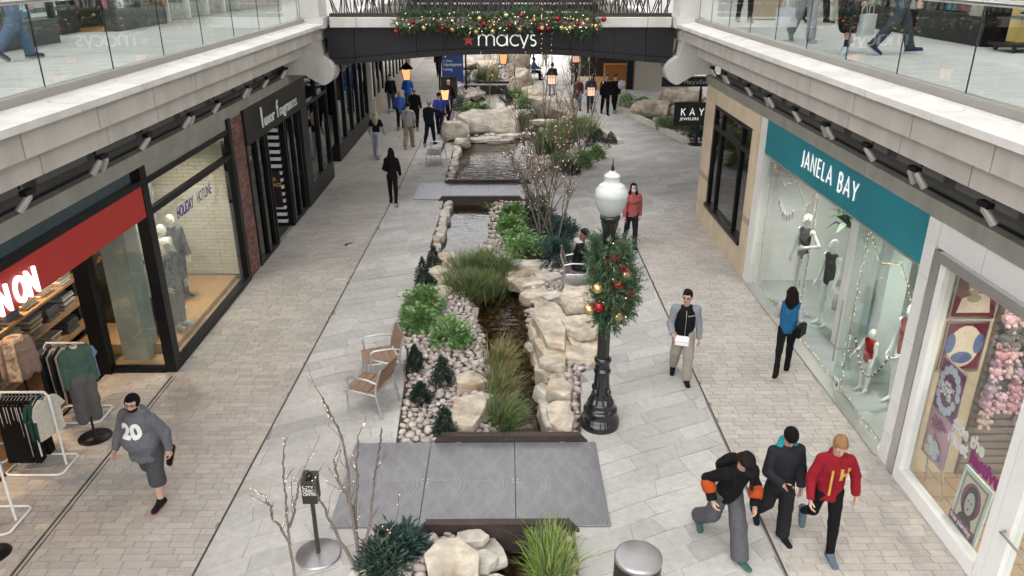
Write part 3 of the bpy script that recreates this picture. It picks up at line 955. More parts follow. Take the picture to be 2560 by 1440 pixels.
for p in ((-6.6, 14.9, 3.41), (-6.5, 13.2, 3.41)): downlight(p, 140, (1, .90, .76), cs)
place_text('window_lettering', cs, (F0 - .03, 13.15, 2.42), (0, 1, 0), (0, 0, 1), 'HOLIDAY', .29, .002, T['purple_vinyl'], off=.008, sx=.62, shear=.2)
place_text('window_lettering', cs, (F0 - .03, 14.12, 2.42), (0, 1, 0), (0, 0, 1), 'HOTLINE', .29, .002, T['purple_vinyl'], off=.0, sx=.62)
# hanging photo banner in the display, a winter wood printed on cloth
def printmat(name, cols, scale, stretch=(1, 1, 1), dist=1.5):
    m = M(name, cols[0], .7); N = m.node_tree.nodes; L = m.node_tree.links
    tc = N.new('ShaderNodeTexCoord'); mp = N.new('ShaderNodeMapping'); mp.inputs['Scale'].default_value = stretch
    no = N.new('ShaderNodeTexNoise'); no.inputs['Scale'].default_value = scale; no.inputs['Detail'].default_value = 8; no.inputs['Distortion'].default_value = dist
    L.new(tc.outputs['Object'], mp.inputs[0]); L.new(mp.outputs[0], no.inputs['Vector'])
    r = N.new('ShaderNodeValToRGB'); e = r.color_ramp.elements
    e[0].position = .32; e[1].position = .7; e[0].color = cols[0] + (1,); e[1].color = cols[-1] + (1,)
    for i, c in enumerate(cols[1:-1]):
        q = e.new(.32 + .38 * (i + 1) / (len(cols) - 1)); q.color = c + (1,)
    L.new(no.outputs['Fac'], r.inputs[0]); L.new(r.outputs[0], N['Principled BSDF'].inputs['Base Color'])
    return m
T['forest'] = printmat('forest_print', [(.03, .035, .03), (.16, .17, .14), (.42, .42, .38), (.10, .11, .10), (.55, .55, .5)], 5, (1, 2.5, .8))
T['forest2'] = printmat('autumn_print', [(.05, .04, .03), (.30, .24, .14), (.5, .44, .3), (.12, .1, .06)], 6, (1, 1, 1))
ban = MB()
n = 14
V = []; Fq = []
for i in range(n + 1):
    y = 13.5 + 2.1 * i / n
    for z in (.45, 2.95): V.append((-7.35 + .03 * sin(i * 1.9), y, z))
for i in range(n): Fq.append((2 * i, 2 * i + 2, 2 * i + 3, 2 * i + 1))
ban.add(V, Fq, 0, True).add([(x - .008, y, z) for x, y, z in V], [q[::-1] for q in Fq], 0, True)
bo = ban.put('photo_banner', [T['forest']]); tag(bo, 'grey forest photo banner hanging behind the display window mannequins', 'banner')
bo2 = bx('photo_banner', T['forest2'], None, -7.2, -7.23, 12.9, 13.9, 2.35, 3.35); tag(bo2, 'brown autumn photo panel high up in the corner display window', 'banner')

# shelving with folded clothes
sh = thing('shelf_unit', 'wooden shelf unit of folded clothes inside the red clothing store', 'shelf', (-8.3, 11.2, 0))
for z in (.42, .88, 1.34): bx('shelf_board', T['ply'], sh, -7.75, -8.6, 9.4, 13.2, z, z + .04)
for y in (9.42, 11.3, 13.16): bx('upright', T['black'], sh, -8.58, -8.5, y - .02, y + .02, 0, 1.9)
bx('back_panel', T['interior_dark'], sh, -8.62, -8.66, 9.3, 13.3, 0, 2.4)
rng = random.Random(11)
cloth_cols = [(.06, .06, .065), (.40, .33, .24), (.55, .48, .36), (.18, .18, .18), (.05, .09, .07), (.48, .30, .10), (.60, .56, .5), (.3, .13, .1), (.10, .11, .15), (.42, .36, .3)]
CL = [M('folded_%d' % i, c, .9, var=.2, scale=18, bump=.4, bscale=50, sheen=.2) for i, c in enumerate(cloth_cols)]
for iz, z in enumerate((.46, .92, 1.38)):
    for k in range(7):
        st = MB(); y = 9.7 + k * .5; n = rng.randint(3, 7); x = -8.05 + rng.uniform(-.05, .05)
        for j in range(n):
            zz = z + j * .042
            st.box(x - .19 + rng.uniform(-.02, .02), x + .2 + rng.uniform(-.02, .02), y - .18 + rng.uniform(-.02, .02), y + .18 + rng.uniform(-.02, .02), zz, zz + .04, j % 2, c=.014)
        a = rng.randrange(10); b = rng.choice([a, rng.randrange(10)])
        tag(st.put('clothes_stack', [CL[a], CL[b]]), 'stack of folded clothes on the %s wooden shelf, %s from the entrance side' % (('bottom', 'middle', 'top')[iz], ORD[k]), 'clothes', 'folded clothes on the shelf unit')

# ---------- brick pier
bp = thing('brick_pier', 'narrow red brick pier between the display window and the perfume shop', 'pier', (F0, 16.7, 0))
bx('core', T['grout'], bp, F0 - .005, F0 - .4, 16.31, 17.08, 0, 3.66)
brick_wall(bp, T['redbrick'], (F0 - .005, 16.31, 0), (0, 1, 0), (1, 0, 0), .77, 3.64, .195, .064, .009, 5)

# ---------- perfume shop
lx = thing('perfume_shop', 'black panelled perfume shop with silver lettering and striped doorway', 'store', (F0, 21, 0))
bx('sign_panel', T['blackpanel'], lx, F0 + .06, F0 - .2, 17.09, 22.55, 2.86, 3.66)
def lit(s, y, z, size, sx, off=.0): place_text('letter', lx, (F0 + .13, y, z), (0, 1, 0), (0, 0, 1), s, size, .012, T['letter_matte'], off=off, sx=sx)
lit('l', 18.06, 3.08, .66, .9, .008); lit('uxor', 18.26, 3.08, .40, 1.15, .0); lit('f', 19.36, 3.08, .60, .9, .004); lit('ragrances', 19.60, 3.08, .40, 1.12, .0)
def mull(y, w=.07, z0=0, z1=2.86, d=.12): bx('mullion', T['black'], lx, F0 + .03, F0 - d, y, y + w, z0, z1)
for y in (17.09, 17.80, 18.42, 18.62, 20.16, 20.32, 20.98, 21.62, 21.80): mull(y)
bx('sill', T['black'], lx, F0 + .03, F0 - .1, 17.16, 18.62, 0, .1); bx('sill', T['black'], lx, F0 + .03, F0 - .1, 20.23, 21.8, 0, .1)
for y0, y1 in ((17.16, 17.80), (17.87, 18.42), (20.39, 20.98), (21.05, 21.62)): pane(lx, 'window_pane', F0 - .04, y0, y1, .1, 2.86, T['dglass'])
bx('pilaster', T['blackpanel'], lx, F0 + .06, F0 - .2, 21.87, 22.55, 0, 2.858)
bx('header', T['blackpanel'], lx, F0 + .05, F0 - .2, 22.56, 25.4, 3.60, 3.66)
bx('base_panel', T['blackpanel'], lx, F0 + .06, F0 - .2, 22.56, 25.4, 0, .58)
for y in (22.56, 23.95, 25.28): bx('mullion', T['black'], lx, F0 + .04, F0 - .12, y, y + .12, .58, 3.60)
bx('transom', T['black'], lx, F0 + .04, F0 - .10, 22.68, 25.28, 2.80, 2.90)
for y0, y1 in ((22.68, 23.95), (24.07, 25.28)):
    pane(lx, 'window_pane', F0 - .04, y0, y1, .58, 2.80, T['dglass']); pane(lx, 'transom_pane', F0 - .04, y0, y1, 2.90, 3.60, T['dglass'])
bx('end_wall', T['blackpanel'], lx, F0 - .05, -7.4, 25.3, 25.4, 0, 3.66)
for i in range(30):   # striped doorway return
    bx('stripe', T['white'] if i % 2 else T['black'], lx, F0 - .15, -6.9, 20.14, 20.30, i * .095, (i + 1) * .095)
bx('door_leaf', T['black'], lx, -6.2, -6.3, 18.66, 18.74, 0, 2.3)
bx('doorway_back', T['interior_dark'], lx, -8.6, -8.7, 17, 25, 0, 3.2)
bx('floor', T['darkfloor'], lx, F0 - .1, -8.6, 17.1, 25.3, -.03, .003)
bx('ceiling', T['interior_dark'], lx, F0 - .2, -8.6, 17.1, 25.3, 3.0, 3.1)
for y in (18.0, 21.2, 23.8): downlight((-7.2, y, 2.99), 25, (1, .9, .75), lx)
ps = thing('price_poster', 'dark purple price poster in the striped perfume shop doorway', 'poster', (-6.1, 20.1, .8))
bx('board', M('poster_purple', (.028, .012, .028), .5), ps, F0 - .2, -6.62, 20.07, 20.11, .55, 1.55)
T['yellow'] = M('yellow_print', (.62, .42, .05), .6)
for s, z, sz, mt in (('colored types', 1.44, .085, 'letter_matte'), ('DESIGNER', 1.28, .13, 'yellow'), ('FRAGRANCE', 1.13, .13, 'yellow'), ('as low as', 1.0, .10, 'letter_matte'), ('$19.', .72, .27, 'yellow')):
    place_text('lettering', ps, (-6.58, 20.066, z), (1, 0, 0), (0, 0, 1), s, sz, .002, T[mt], off=.003 if sz > .1 else 0, sx=.8)

# ---------- the black-framed shops farther along on the same side
s3 = thing('fashion_shop', 'black framed fashion shop with a corner display window beyond the perfume shop', 'store', (-6, 31, 0))
bx('base_panel', T['blackpanel'], s3, -5.96, -6.2, 27.6, 34.2, 0, .6)
bx('front_base', T['black'], s3, -6.2, -8.4, 27.56, 27.7, 0, .52)
for i, y in enumerate((27.6, 29.1, 30.5, 31.9, 33.0, 34.1)): bx('mullion', T['black'], s3, -5.97, -6.15, y, y + (.3 if i == 0 else .14), .6, 3.9)
bx('transom', T['black'], s3, -5.99, -6.14, 27.9, 34.1, 3.0, 3.09)
for y0, y1 in ((27.9, 29.1), (29.24, 30.5), (30.64, 31.9), (32.04, 33.0), (33.14, 34.1)):
    pane(s3, 'window_pane', -6.05, y0, y1, .6, 3.0, T['dglass']); pane(s3, 'transom_pane', -6.05, y0, y1, 3.09, 3.9, T['dglass'])
panex(s3, 'corner_pane', 27.62, -8.3, -6.15, .52, 3.9, T['glass'])
bx('corner_post', T['black'], s3, -8.3, -8.45, 27.56, 27.7, 0, 3.9)
bx('display_floor', T['precast2'], s3, -6.2, -8.3, 27.7, 34.1, .44, .5)
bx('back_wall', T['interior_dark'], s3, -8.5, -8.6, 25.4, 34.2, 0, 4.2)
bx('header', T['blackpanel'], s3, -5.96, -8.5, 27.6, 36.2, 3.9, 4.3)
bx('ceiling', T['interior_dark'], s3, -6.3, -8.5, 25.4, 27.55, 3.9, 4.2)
downlight((-7.0, 28.3, 3.88), 30, (1, .9, .75), s3)
bx('entrance_recess', T['black'], s3, -6.4, -8.5, 34.25, 36.2, 0, 3.9)
s4 = thing('shop_row', 'far row of pale shop bays with black pilasters and a red blade sign', 'store', (-6.2, 45, 0))
bx('wall', T['precast2'], s4, -6.12, -8.5, 36.25, 62, 0, 4.3)
for i in range(9):
    y = 36.6 + i * 1.35
    bx('pilaster', T['black'], s4, -6.06, -6.3, y, y + .3, .9, 4.2)
    bx('display_pane', T['dglass'], s4, -6.10, -6.118, y + .32, y + 1.33, .9, 4.0)
bx('base_panel', T['limeband'], s4, -6.07, -6.3, 36.3, 48.6, 0, .85)
bx('brick_panel', T['redbrick'], s4, -6.06, -6.3, 49.0, 51.0, .5, 4.2)
bx('blade_sign', M('blade_red', (.62, .05, .03), .5), s4, -5.2, -5.9, 52, 52.1, 2.2, 4.2)
bx('blade_bracket', T['black'], s4, -5.9, -6.12, 52.02, 52.08, 3.0, 3.1)

# ---------- teal swimwear store
G0 = 5.45
jb = thing('swimwear_store', 'swimwear store with teal sign band, white pilasters and all-glass front', 'store', (G0, 12.6, 0))
bx('sign_band', T['teal'], jb, G0 - .04, G0 + .2, 9.34, 12.55, 2.98, 3.655)
bx('sign_band', T['teal'], jb, G0 - .04, G0 + .2, 12.556, 15.88, 2.98, 3.655)
bx('sign_trim', T['alum'], jb, G0 - .02, G0 + .12, 9.34, 15.88, 2.93, 2.976)
word('JANELA BAY', .29, .030, .012, T['letter_white'], (G0 - .045, 13.82, 3.21), (0, -1, 0), (0, 0, 1), jb, gap=.27)
for y0, y1 in ((9.08, 9.34), (15.88, 16.26)):
    z = 0
    while z < 3.65:
        z1 = min(z + .48, 3.655)
        bx('pilaster_tile', T['whitetile'], jb, G0 - .05, G0 + .25, y0, y1, z + .003, z1 - .002); z += .48
bx('threshold', T['alum'], jb, G0 - .1, G0 + .12, 9.34, 15.88, -.02, .03)
for y0, y1 in ((9.36, 10.16), (10.17, 11.30)): pane(jb, 'window_pane', G0 + .03, y0, y1, .04, 2.93)
for y0, y1 in ((13.14, 14.20), (14.21, 15.06), (15.07, 15.86)): pane(jb, 'window_pane', G0 + .03, y0, y1, .04, 2.93)
# recessed doorway with white columns and returns
panex(jb, 'return_pane', 11.32, G0 + .04, 6.6, .04, 2.93); panex(jb, 'return_pane', 13.12, G0 + .04, 6.6, .04, 2.93)
for y in (11.45, 12.75): bx('column', T['whitetile'], jb, 6.15, 6.5, y, y + .28, 0, 2.93, c=.01)
pane(jb, 'glass_door', 6.62, 11.36, 12.2, .05, 2.9); pane(jb, 'glass_door', 6.62, 12.22, 13.08, .05, 2.9)
for y in (12.10, 12.32):
    MB().tube([(6.56, y, .75), (6.56, y, 1.75)], .016, 8).put('door_pull', T['steel'], jb)
MB().tube([(5.40, 11.24, .55), (5.40, 11.24, 1.65)], .016, 8).put('door_pull', T['steel'], jb)
MB().tube([(5.40, 13.24, .55), (5.40, 13.24, 1.65)], .016, 8).put('door_pull', T['steel'], jb)
bx('number_plate', T['letter_matte'], jb, G0 + .012, G0 + .02, 11.02, 11.2, .12, .30)
place_text('house_number', jb, (G0 + .009, 11.185, .155), (0, -1, 0), (0, 0, 1), '138', .13, .001, T['black'], off=.003, sx=.8)
bx('floor', M('shop_floor_grey', (.33, .35, .34), .35, var=.06, scale=2), jb, G0 + .12, 10.5, 9.1, 16.2, -.03, .004)
bx('back_wall', T['interior'], jb, 8.6, 8.7, 9.1, 16.2, 0, 3.3)
bx('side_wall', T['white'], jb, 5.7, 8.6, 9.12, 9.2, 0, 3.3); bx('side_wall', T['white'], jb, 5.7, 8.6, 16.1, 16.2, 0, 3.3)
bx('ceiling', T['interior'], jb, G0 + .2, 8.6, 9.2, 16.1, 2.98, 3.08)
for x, y in ((6.2, 14.5), (6.2, 10.3), (7.6, 12.3)): downlight((x, y, 2.97), 120, (1, .95, .86), jb)
for y in (10.75, 13.7): bx('display_wall', T['whitetile'], jb, 6.75, 6.95, y - .35, y + .35, 0, 2.9, c=.01)
pl = MB(); rng = random.Random(2)
for i in range(26):     # potted palm in the display
    a = rng.uniform(0, 2 * pi); L = rng.uniform(.45, .8); el = rng.uniform(.2, 1.2)
    b = Vector((6.9, 14.55, 1.75)); d = Vector((cos(a) * cos(el), sin(a) * cos(el), sin(el)))
    s_ = Vector((-sin(a), cos(a), 0)) * .07
    m_ = b + d * L * .6 + Vector((0, 0, .02)); e_ = b + d * L + Vector((0, 0, -.22))
    pl.add([b - s_ * .3, b + s_ * .3, m_ + s_, m_ - s_, e_], [(0, 1, 2, 3), (3, 2, 4)], 0)
pt = thing('potted_palm', 'dark green potted palm inside the swimwear store window', 'plant', (6.9, 14.55, 0))
pl.put('fronds', [M('palm_leaf', (.03, .07, .03), .5)], pt); MB().tube([(6.9, 14.55, .4), (6.9, 14.55, 1.8)], [.04, .03], 8).put('stem', [T['ply']], pt)
MB().lathe([(.16, 0), (.2, .4), (.17, .4)], 16, (6.9, 14.55, 0)).put('pot', [T['interior']], pt)
T['fairy'] = emat('fairy_bulb', (1.0, .62, .30), .9)
def fairy_string(pts, n, name_label, parent=None, r=.0075, wire=True, sag=.0):
    P = [Vector(p) for p in pts]; mb = MB(); rng = random.Random(len(pts) * n)
    seg = [(P[i + 1] - P[i]).length for i in range(len(P) - 1)]; tot = sum(seg)
    for k in range(n):
        t = tot * (k + .5) / n; i = 0
        while i < len(seg) - 1 and t > seg[i]: t -= seg[i]; i += 1
        q = P[i].lerp(P[i + 1], t / seg[i]) + Vector([rng.uniform(-.03, .03) for _ in range(3)])
        mb.ball(q, r, 6)
    wr = MB().tube(P, .004, 4)
    o = thing('fairy_lights', name_label, 'fairy lights', tuple(P[0]))
    wr.put('wire', [T['black']], o); tag(mb.put('bulbs', [T['fairy']], o), kind='stuff')
xg = G0 + .12
fairy_string([(xg, 15.7, .1), (xg, 15.74, 1.2), (xg, 15.7, 2.85), (xg, 14.9, 2.55), (xg, 14.3, 2.75), (xg, 13.7, 2.4), (xg, 13.25, 2.8), (xg, 13.25, .3)], 64, 'string of warm fairy lights around the swimwear window by the limestone shop')
fairy_string([(xg, 11.15, .1), (xg, 11.2, 1.4), (xg, 11.15, 2.85), (xg, 10.6, 2.5), (xg, 10.1, 2.72), (xg, 9.6, 2.35)], 50, 'string of warm fairy lights around the swimwear window by the doorway number')
fairy_string([(xg, 9.5, .06), (xg, 10.3, .06), (xg, 11.2, .08), (xg + .02, 13.3, .08), (xg, 15.6, .08)], 36, 'warm fairy lights lying along the foot of the swimwear windows')

# bunting in the window
bu = thing('bunting', 'red letter bunting hanging in the swimwear store window', 'bunting', (xg, 14.6, 2.0))
for i in range(7):
    y = 15.2 - i * .13; z = 2.15 - .18 * sin(pi * i / 6)
    MB().prism([(y - .05, z - .16), (y + .05, z - .16), (y + .05, z), (y - .05, z)], xg + .05, xg + .06, ax='x').put('flag', T['white'], bu)
    place_text('letter', bu, (xg + .047, y + .045, z - .13), (0, -1, 0), (0, 0, 1), 'BEMERRY'[i], .15, .001, T['star'], off=.004, sx=.8)
MB().tube([(xg + .06, 15.35, 2.22), (xg + .06, 14.8, 1.98), (xg + .06, 14.25, 2.22)], .004, 4).put('cord', T['white'], bu)

# ---------- accessory store with white frame
ac = thing('accessory_store', 'white framed accessory store with poster boards and plush wall', 'store', (G0, 7.2, 0))
bx('pillar', T['alum'], ac, G0 - .06, G0 + .15, 8.90, 9.07, 0, 3.3)
for y0, y1 in ((2.0, 6.9), (6.91, 8.12), (8.13, 9.07)): bx('head_panel', T['whitetile'], ac, G0 - .03, G0 + .2, y0, y1, 3.33, 3.655)
bx('head_frame', T['alum'], ac, G0 - .10, G0 + .1, 2.0, 8.89, 3.2, 3.328)
bx('window_stile', T['white'], ac, G0 - .05, G0 + .09, 8.76, 8.89, .0, 3.2)
bx('bottom_rail', T['white'], ac, G0 - .05, G0 + .09, 6.93, 8.755, 0, .2)
bx('door_stile', T['white'], ac, G0 - .05, G0 + .09, 6.55, 6.78, 0, 3.2); bx('frame_post', T['white'], ac, G0 - .05, G0 + .09, 6.785, 6.92, 0, 3.2)
bx('door_bottom_rail', T['white'], ac, G0 - .04, G0 + .08, 5.4, 6.545, 0, .3)
pane(ac, 'window_pane', G0 + .02, 6.93, 8.755, .2, 3.2); pane(ac, 'door_pane', G0 + .02, 5.4, 6.545, .3, 3.2)
MB().tube([(G0 - .05, 6.62, .95), (G0 - .12, 6.6, .95), (G0 - .12, 6.1, .95), (G0 - .05, 6.08, .95)], .016, 8).put('door_handle', T['steel'], ac)
bx('side_return', T['limestone'], ac, G0 + .1, 9.4, 8.95, 9.06, 0, 3.2)
tm = brickmat('floor_tile', (.50, .36, .25), (.46, .33, .22), (.2, .16, .12), .42, .42, .02, .4)
bx('floor', tm, ac, G0 + .1, 9.5, 3.0, 9.05, -.03, .003)
sl = bx('slatwall', M('slatwall', (.20, .16, .15), .6), ac, 6.30, 9.4, 8.90, 8.949, 0, 3.2)
for i in range(26): bx('slat', M('slat_w', (.27, .22, .20), .6) if i == 0 else bpy.data.materials['slat_w'], sl, 6.30, 9.4, 8.87, 8.899, .1 + i * .12, .19 + i * .12)
bx('ceiling', T['white'], ac, G0 + .12, 9.5, 3, 9.05, 3.22, 3.3)
bx('back_wall', T['interior'], ac, 9.4, 9.5, 3, 9.05, 0, 3.3)
for x, y in ((6.2, 8.0), (6.2, 6.6), (6.3, 5.2)): downlight((x, y, 3.21), 80, (1, .86, .72), ac)
wl1 = M('vinyl_grey', (.55, .55, .53), .5); wl2 = M('vinyl_magenta', (.20, .015, .13), .5)
for s, y, z, sz, mt in (('#be the', 7.98, 1.38, .24, wl1), ('most', 8.02, 1.19, .24, wl1)):
    place_text('window_lettering', ac, (G0 + .008, y, z), (0, -1, 0), (0, 0, 1), s, sz, .002, mt, off=.010, sx=.85)
place_text('window_lettering', ac, (G0 + .008, 7.55, 1.19), (0, -1, 0), (0, 0, 1), 'festive', .27, .002, wl2, off=.012, sx=.85)

def board(name, label, o, u, v, W, H, mat, thick=.02):
    """Flat poster board; returns (root, function that lays flat shapes on it)."""
    r = thing(name, label, 'poster', tuple(o))
    m = frame(o, u, v)
    mb = MB().box(0, W, 0, H, -thick, 0)
    put('board', [tuple(m @ Vector(p)) for p in mb.v], mb.f, mat, r)
    cnt = [0]
    def lay_(poly, mt, nm='print'):
        cnt[0] += 1; z = .0015 * cnt[0]
        n = len(poly)
        put(nm, [tuple(m @ Vector((x * W, y * H, z))) for x, y in poly], [tuple(range(n))], mt, r)
    def txt(s, x, y, size, mt, off=.003, sx=.85):
        cnt[0] += 1
        place_text('lettering', r, m @ Vector((x * W, y * H, .0015 * cnt[0])), u, v, s, size, .0005, mt, off=off, sx=sx)
    return r, lay_, txt
def ell(cx, cy, rx, ry, n=18, a0=0, a1=360): return [(cx + rx * cos(radians(a0 + (a1 - a0) * i / n)), cy + ry * sin(radians(a0 + (a1 - a0) * i / n))) for i in range(n)]
def box4(a, b, c, d): return [(a, c), (b, c), (b, d), (a, d)]
mk = {k: M('print_' + k, c, .55, var=.08, scale=20) for k, c in dict(mag=(.22, .03, .14), pink=(.62, .33, .42), lil=(.55, .55, .66), cream=(.66, .56, .46), skin=(.45, .27, .19), skin2=(.50, .46, .45), dark=(.03, .022, .025), wine=(.13, .012, .04), blue=(.10, .14, .30), gold=(.30, .26, .18), paper=(.62, .66, .64), rose=(.6, .25, .25)).items()}
# free piercing board
r_, lay_, txt = board('poster', 'free piercing poster board with a portrait, leaning in the white framed window', (5.60, 7.84, .02), (0, -1, 0), (.05, 0, 1), .57, .92, mk['paper'])
lay_(box4(.08, .92, .14, .94), mk['gold']); lay_(box4(.14, .86, .20, .90), mk['cream'])
lay_(ell(.5, .62, .33, .26), mk['mag']); lay_(ell(.5, .58, .24, .27), mk['dark']); lay_(ell(.5, .58, .155, .17), mk['skin2']); lay_(ell(.5, .28, .26, .14), mk['dark'])
lay_(ell(.44, .61, .03, .012, 8), mk['dark']); lay_(ell(.56, .61, .03, .012, 8), mk['dark']); lay_(ell(.5, .50, .045, .016, 8), mk['mag'])
lay_(box4(.02, .92, .16, .29), mk['mag'], 'banner'); txt('free piercing', .06, .195, .10, T['letter_matte'])
# two-part plush offer sign on a stand
r_, lay_, txt = board('sign_board', 'tall plush offer sign, buy one get one, on a thin metal stand', (5.70, 8.86, .45), (0, -1, 0), (0, 0, 1), .56, 1.46, T['alum'])
lay_(box4(.03, .97, .50, .985), mk['mag']); lay_(box4(.03, .97, .015, .485), mk['pink'])
rng = random.Random(8)
for i in range(14):
    a = 2 * pi * i / 14
    lay_(ell(.5 + .36 * cos(a), .745 + .20 * sin(a), .10, .045, 12), mk['lil'])
lay_([(.5 + (.30 if i % 2 else .24) * cos(pi * i / 14), .745 + (.125 if i % 2 else .10) * sin(pi * i / 14)) for i in range(28)], mk['mag'])
txt('plush', .38, .80, .07, T['letter_matte']); txt('BUY 1 GET 1', .24, .765, .075, T['letter_matte']); txt('50%', .27, .695, .17, T['letter_matte'], .006); txt('OFF', .56, .665, .06, T['letter_matte'])
txt('PLUSH', .3, .42, .08, mk['mag']); txt('ADOPTION', .2, .38, .08, mk['mag']); txt('EVENT', .3, .34, .08, mk['mag'])
for i in range(12): lay_(ell(.22 + .56 * rng.random(), .10 + .16 * rng.random(), .12, .045, 12), mk[rng.choice(['lil', 'pink', 'cream', 'paper', 'blue', 'rose'])])
for dy in (-.08, -.47):
    MB().tube([(5.73, 8.84 + dy, .6), (5.80, 8.84 + dy * 1.1, .004)], .012, 6).put('stand_leg', T['alum'], r_)
MB().tube([(5.76, 8.76, .25), (5.76, 8.36, .25)], .01, 6).put('stand_rail', T['alum'], r_)
# framed photographs
r_, lay_, txt = board('framed_poster', 'framed portrait of a smiling person in a pale jacket, wine red border', (5.68, 8.925, 2.40), (1, 0, 0), (0, 0, 1), .58, .72, T['steel'])
lay_(box4(.04, .96, .04, .96), mk['wine']); lay_(ell(.5, .68, .30, .26), mk['dark']); lay_(ell(.44, .66, .16, .20), mk['skin']); lay_([(.14, .12), (.88, .12), (.80, .44), (.58, .50), (.40, .46), (.2, .40)], mk['cream'])
lay_(ell(.46, .40, .16, .08), mk['gold']); lay_(ell(.36, .69, .025, .012, 8), mk['dark']); lay_(ell(.36, .57, .05, .02, 8), T['letter_matte'])
r_, lay_, txt = board('framed_poster', 'framed abstract face poster in cream and blue, wine red border', (5.70, 8.925, 1.64), (1, 0, 0), (0, 0, 1), .54, .72, T['steel'])
lay_(box4(.04, .96, .04, .96), mk['wine']); lay_(ell(.5, .5, .40, .42), mk['cream']); lay_(ell(.16, .56, .12, .2), mk['blue']); lay_(ell(.84, .56, .12, .2), mk['blue']); lay_(ell(.5, .28, .26, .12), mk['blue'])
# notice cards
r_, lay_, txt = board('notice_card', 'small white notice card beside the free piercing poster', (5.60, 7.18, .75), (0, -1, 0), (0, 0, 1), .17, .30, mk['paper'])
lay_(ell(.5, .74, .16, .09), mk['lil'])
# plush toys on the slatwall
tc_ = [(.55, .40, .38), (.60, .55, .52), (.42, .30, .38), (.50, .24, .28), (.36, .33, .40), (.58, .46, .40), (.08, .07, .07), (.62, .38, .44)]
TM = [M('plush_%d' % i, c, .95, var=.25, scale=40, bump=.6, bscale=90, sheen=.4) for i, c in enumerate(tc_)]
rng = random.Random(21)
def toy(kind, a, b):
    m = MB()
    m.ball((0, 0, .09), .085, 8, 0, (1, 1, 1.05)); m.ball((0, 0, .21), .07, 8, 0, (1, 1.1, .95)); m.ball((-.06, 0, .20), .028, 6, 1)
    for s in (-1, 1):
        if kind == 0: m.ball((0, s * .055, .275), .027, 6, 1)
        elif kind == 1: m.ball((0, s * .04, .30), .024, 6, 1, (.7, .7, 2.2))
        else: m.ball((0, s * .075, .21), .032, 6, 1, (.6, .6, 1.7))
        m.ball((-.05, s * .075, .12), .028, 6, 0, (1.4, 1, 1)); m.ball((-.07, s * .05, .025), .032, 6, 0, (1.5, 1, 1))
        m.ball((-.066, s * .026, .225), .009, 5, 2)
    return m.mesh('plush_toy', [TM[a], TM[b], T['black']])
toys = [toy(k % 3, rng.randrange(8), rng.randrange(8)) for k in range(9)]
for r in range(8):
    for k in range(11):
        y = 6.38 + k * .16 + rng.uniform(-.02, .02)
        if rng.random() < .05 or (r > 6 and k % 3): continue
        o = link('plush_toy', toys[rng.randrange(9)], None, (y, 8.78 + rng.uniform(-.03, .02), 2.62 - r * .25), (0, rng.uniform(-.2, .2), pi / 2 + rng.uniform(-.4, .4)))
        tag(o, 'plush toy on the slatwall, %s row from the top, %s from the poster wall' % (ORD[r], ORD[k]), 'plush toy', 'plush toys on the slatwall')
cb = thing('counter', 'low wooden counter deeper in the white framed store', 'counter', (7.2, 7.2, 0))
bx('top', T['ply'], cb, 6.9, 7.5, 6.2, 7.4, .86, .9); bx('body', T['limestone'], cb, 6.94, 7.46, 6.24, 7.36, 0, .859)

# ---------- limestone jeweler pier
ky = thing('jewelry_shop', 'limestone shopfront pier with a tall black framed window', 'store', (5.35, 18.5, 0))
KX = 5.36
def stone(y0, y1, z0, z1, mt='limestone', x=KX): bx('ashlar_block', T[mt], ky, x, x + .55, y0 + .003, y1 - .003, z0 + .003, z1 - .003, c=.004)
for z0, z1 in ((0, .62),): 
    for a, b in ((16.27, 17.6), (17.6, 19.0), (19.0, 19.95), (19.95, 20.85)): stone(a, b, z0, z1)
for z0, z1, mt in ((.62, 1.24, 'limestone'), (1.24, 1.40, 'limeband'), (1.40, 2.35, 'limestone'), (2.35, 3.30, 'limestone')):
    stone(16.27, 16.68, z0, z1, mt); stone(19.95, 20.85, z0, z1, mt)
for a, b in ((16.27, 17.4), (17.4, 18.7), (18.7, 19.8), (19.8, 20.85)): stone(a, b, 3.30, 3.665)
bx('end_face', T['limestone'], ky, KX + .56, 9.0, 20.72, 20.85, 0, 4.4)
bx('window_sill', T['black'], ky, KX - .04, KX + .2, 16.70, 19.93, .62, .72)
for y, w_ in ((16.70, .09), (17.45, .07), (19.15, .07), (19.84, .09)): bx('mullion', T['black'], ky, KX + .02, KX + .16, y, y + w_, .72, 3.28)
bx('transom', T['black'], ky, KX + .01, KX + .15, 16.79, 19.84, 2.70, 2.80); bx('head', T['black'], ky, KX + .02, KX + .16, 16.79, 19.84, 3.2, 3.29)
for y0, y1 in ((16.79, 17.45), (17.52, 19.15), (19.22, 19.84)):
    pane(ky, 'window_pane', KX + .08, y0, y1, .72, 2.70, T['dglass']); pane(ky, 'transom_pane', KX + .08, y0, y1, 2.80, 3.2, T['dglass'])
bx('interior', T['interior_dark'], ky, 7.6, 7.7, 16.3, 20.7, 0, 3.6); bx('floor', T['ply'], ky, KX + .55, 7.6, 16.3, 20.7, 0, .5)
bx('ceiling', T['interior_dark'], ky, KX + .5, 7.6, 16.3, 20.7, 3.3, 3.4)
downlight((6.5, 18.3, 3.29), 22, (1, .75, .5), ky)

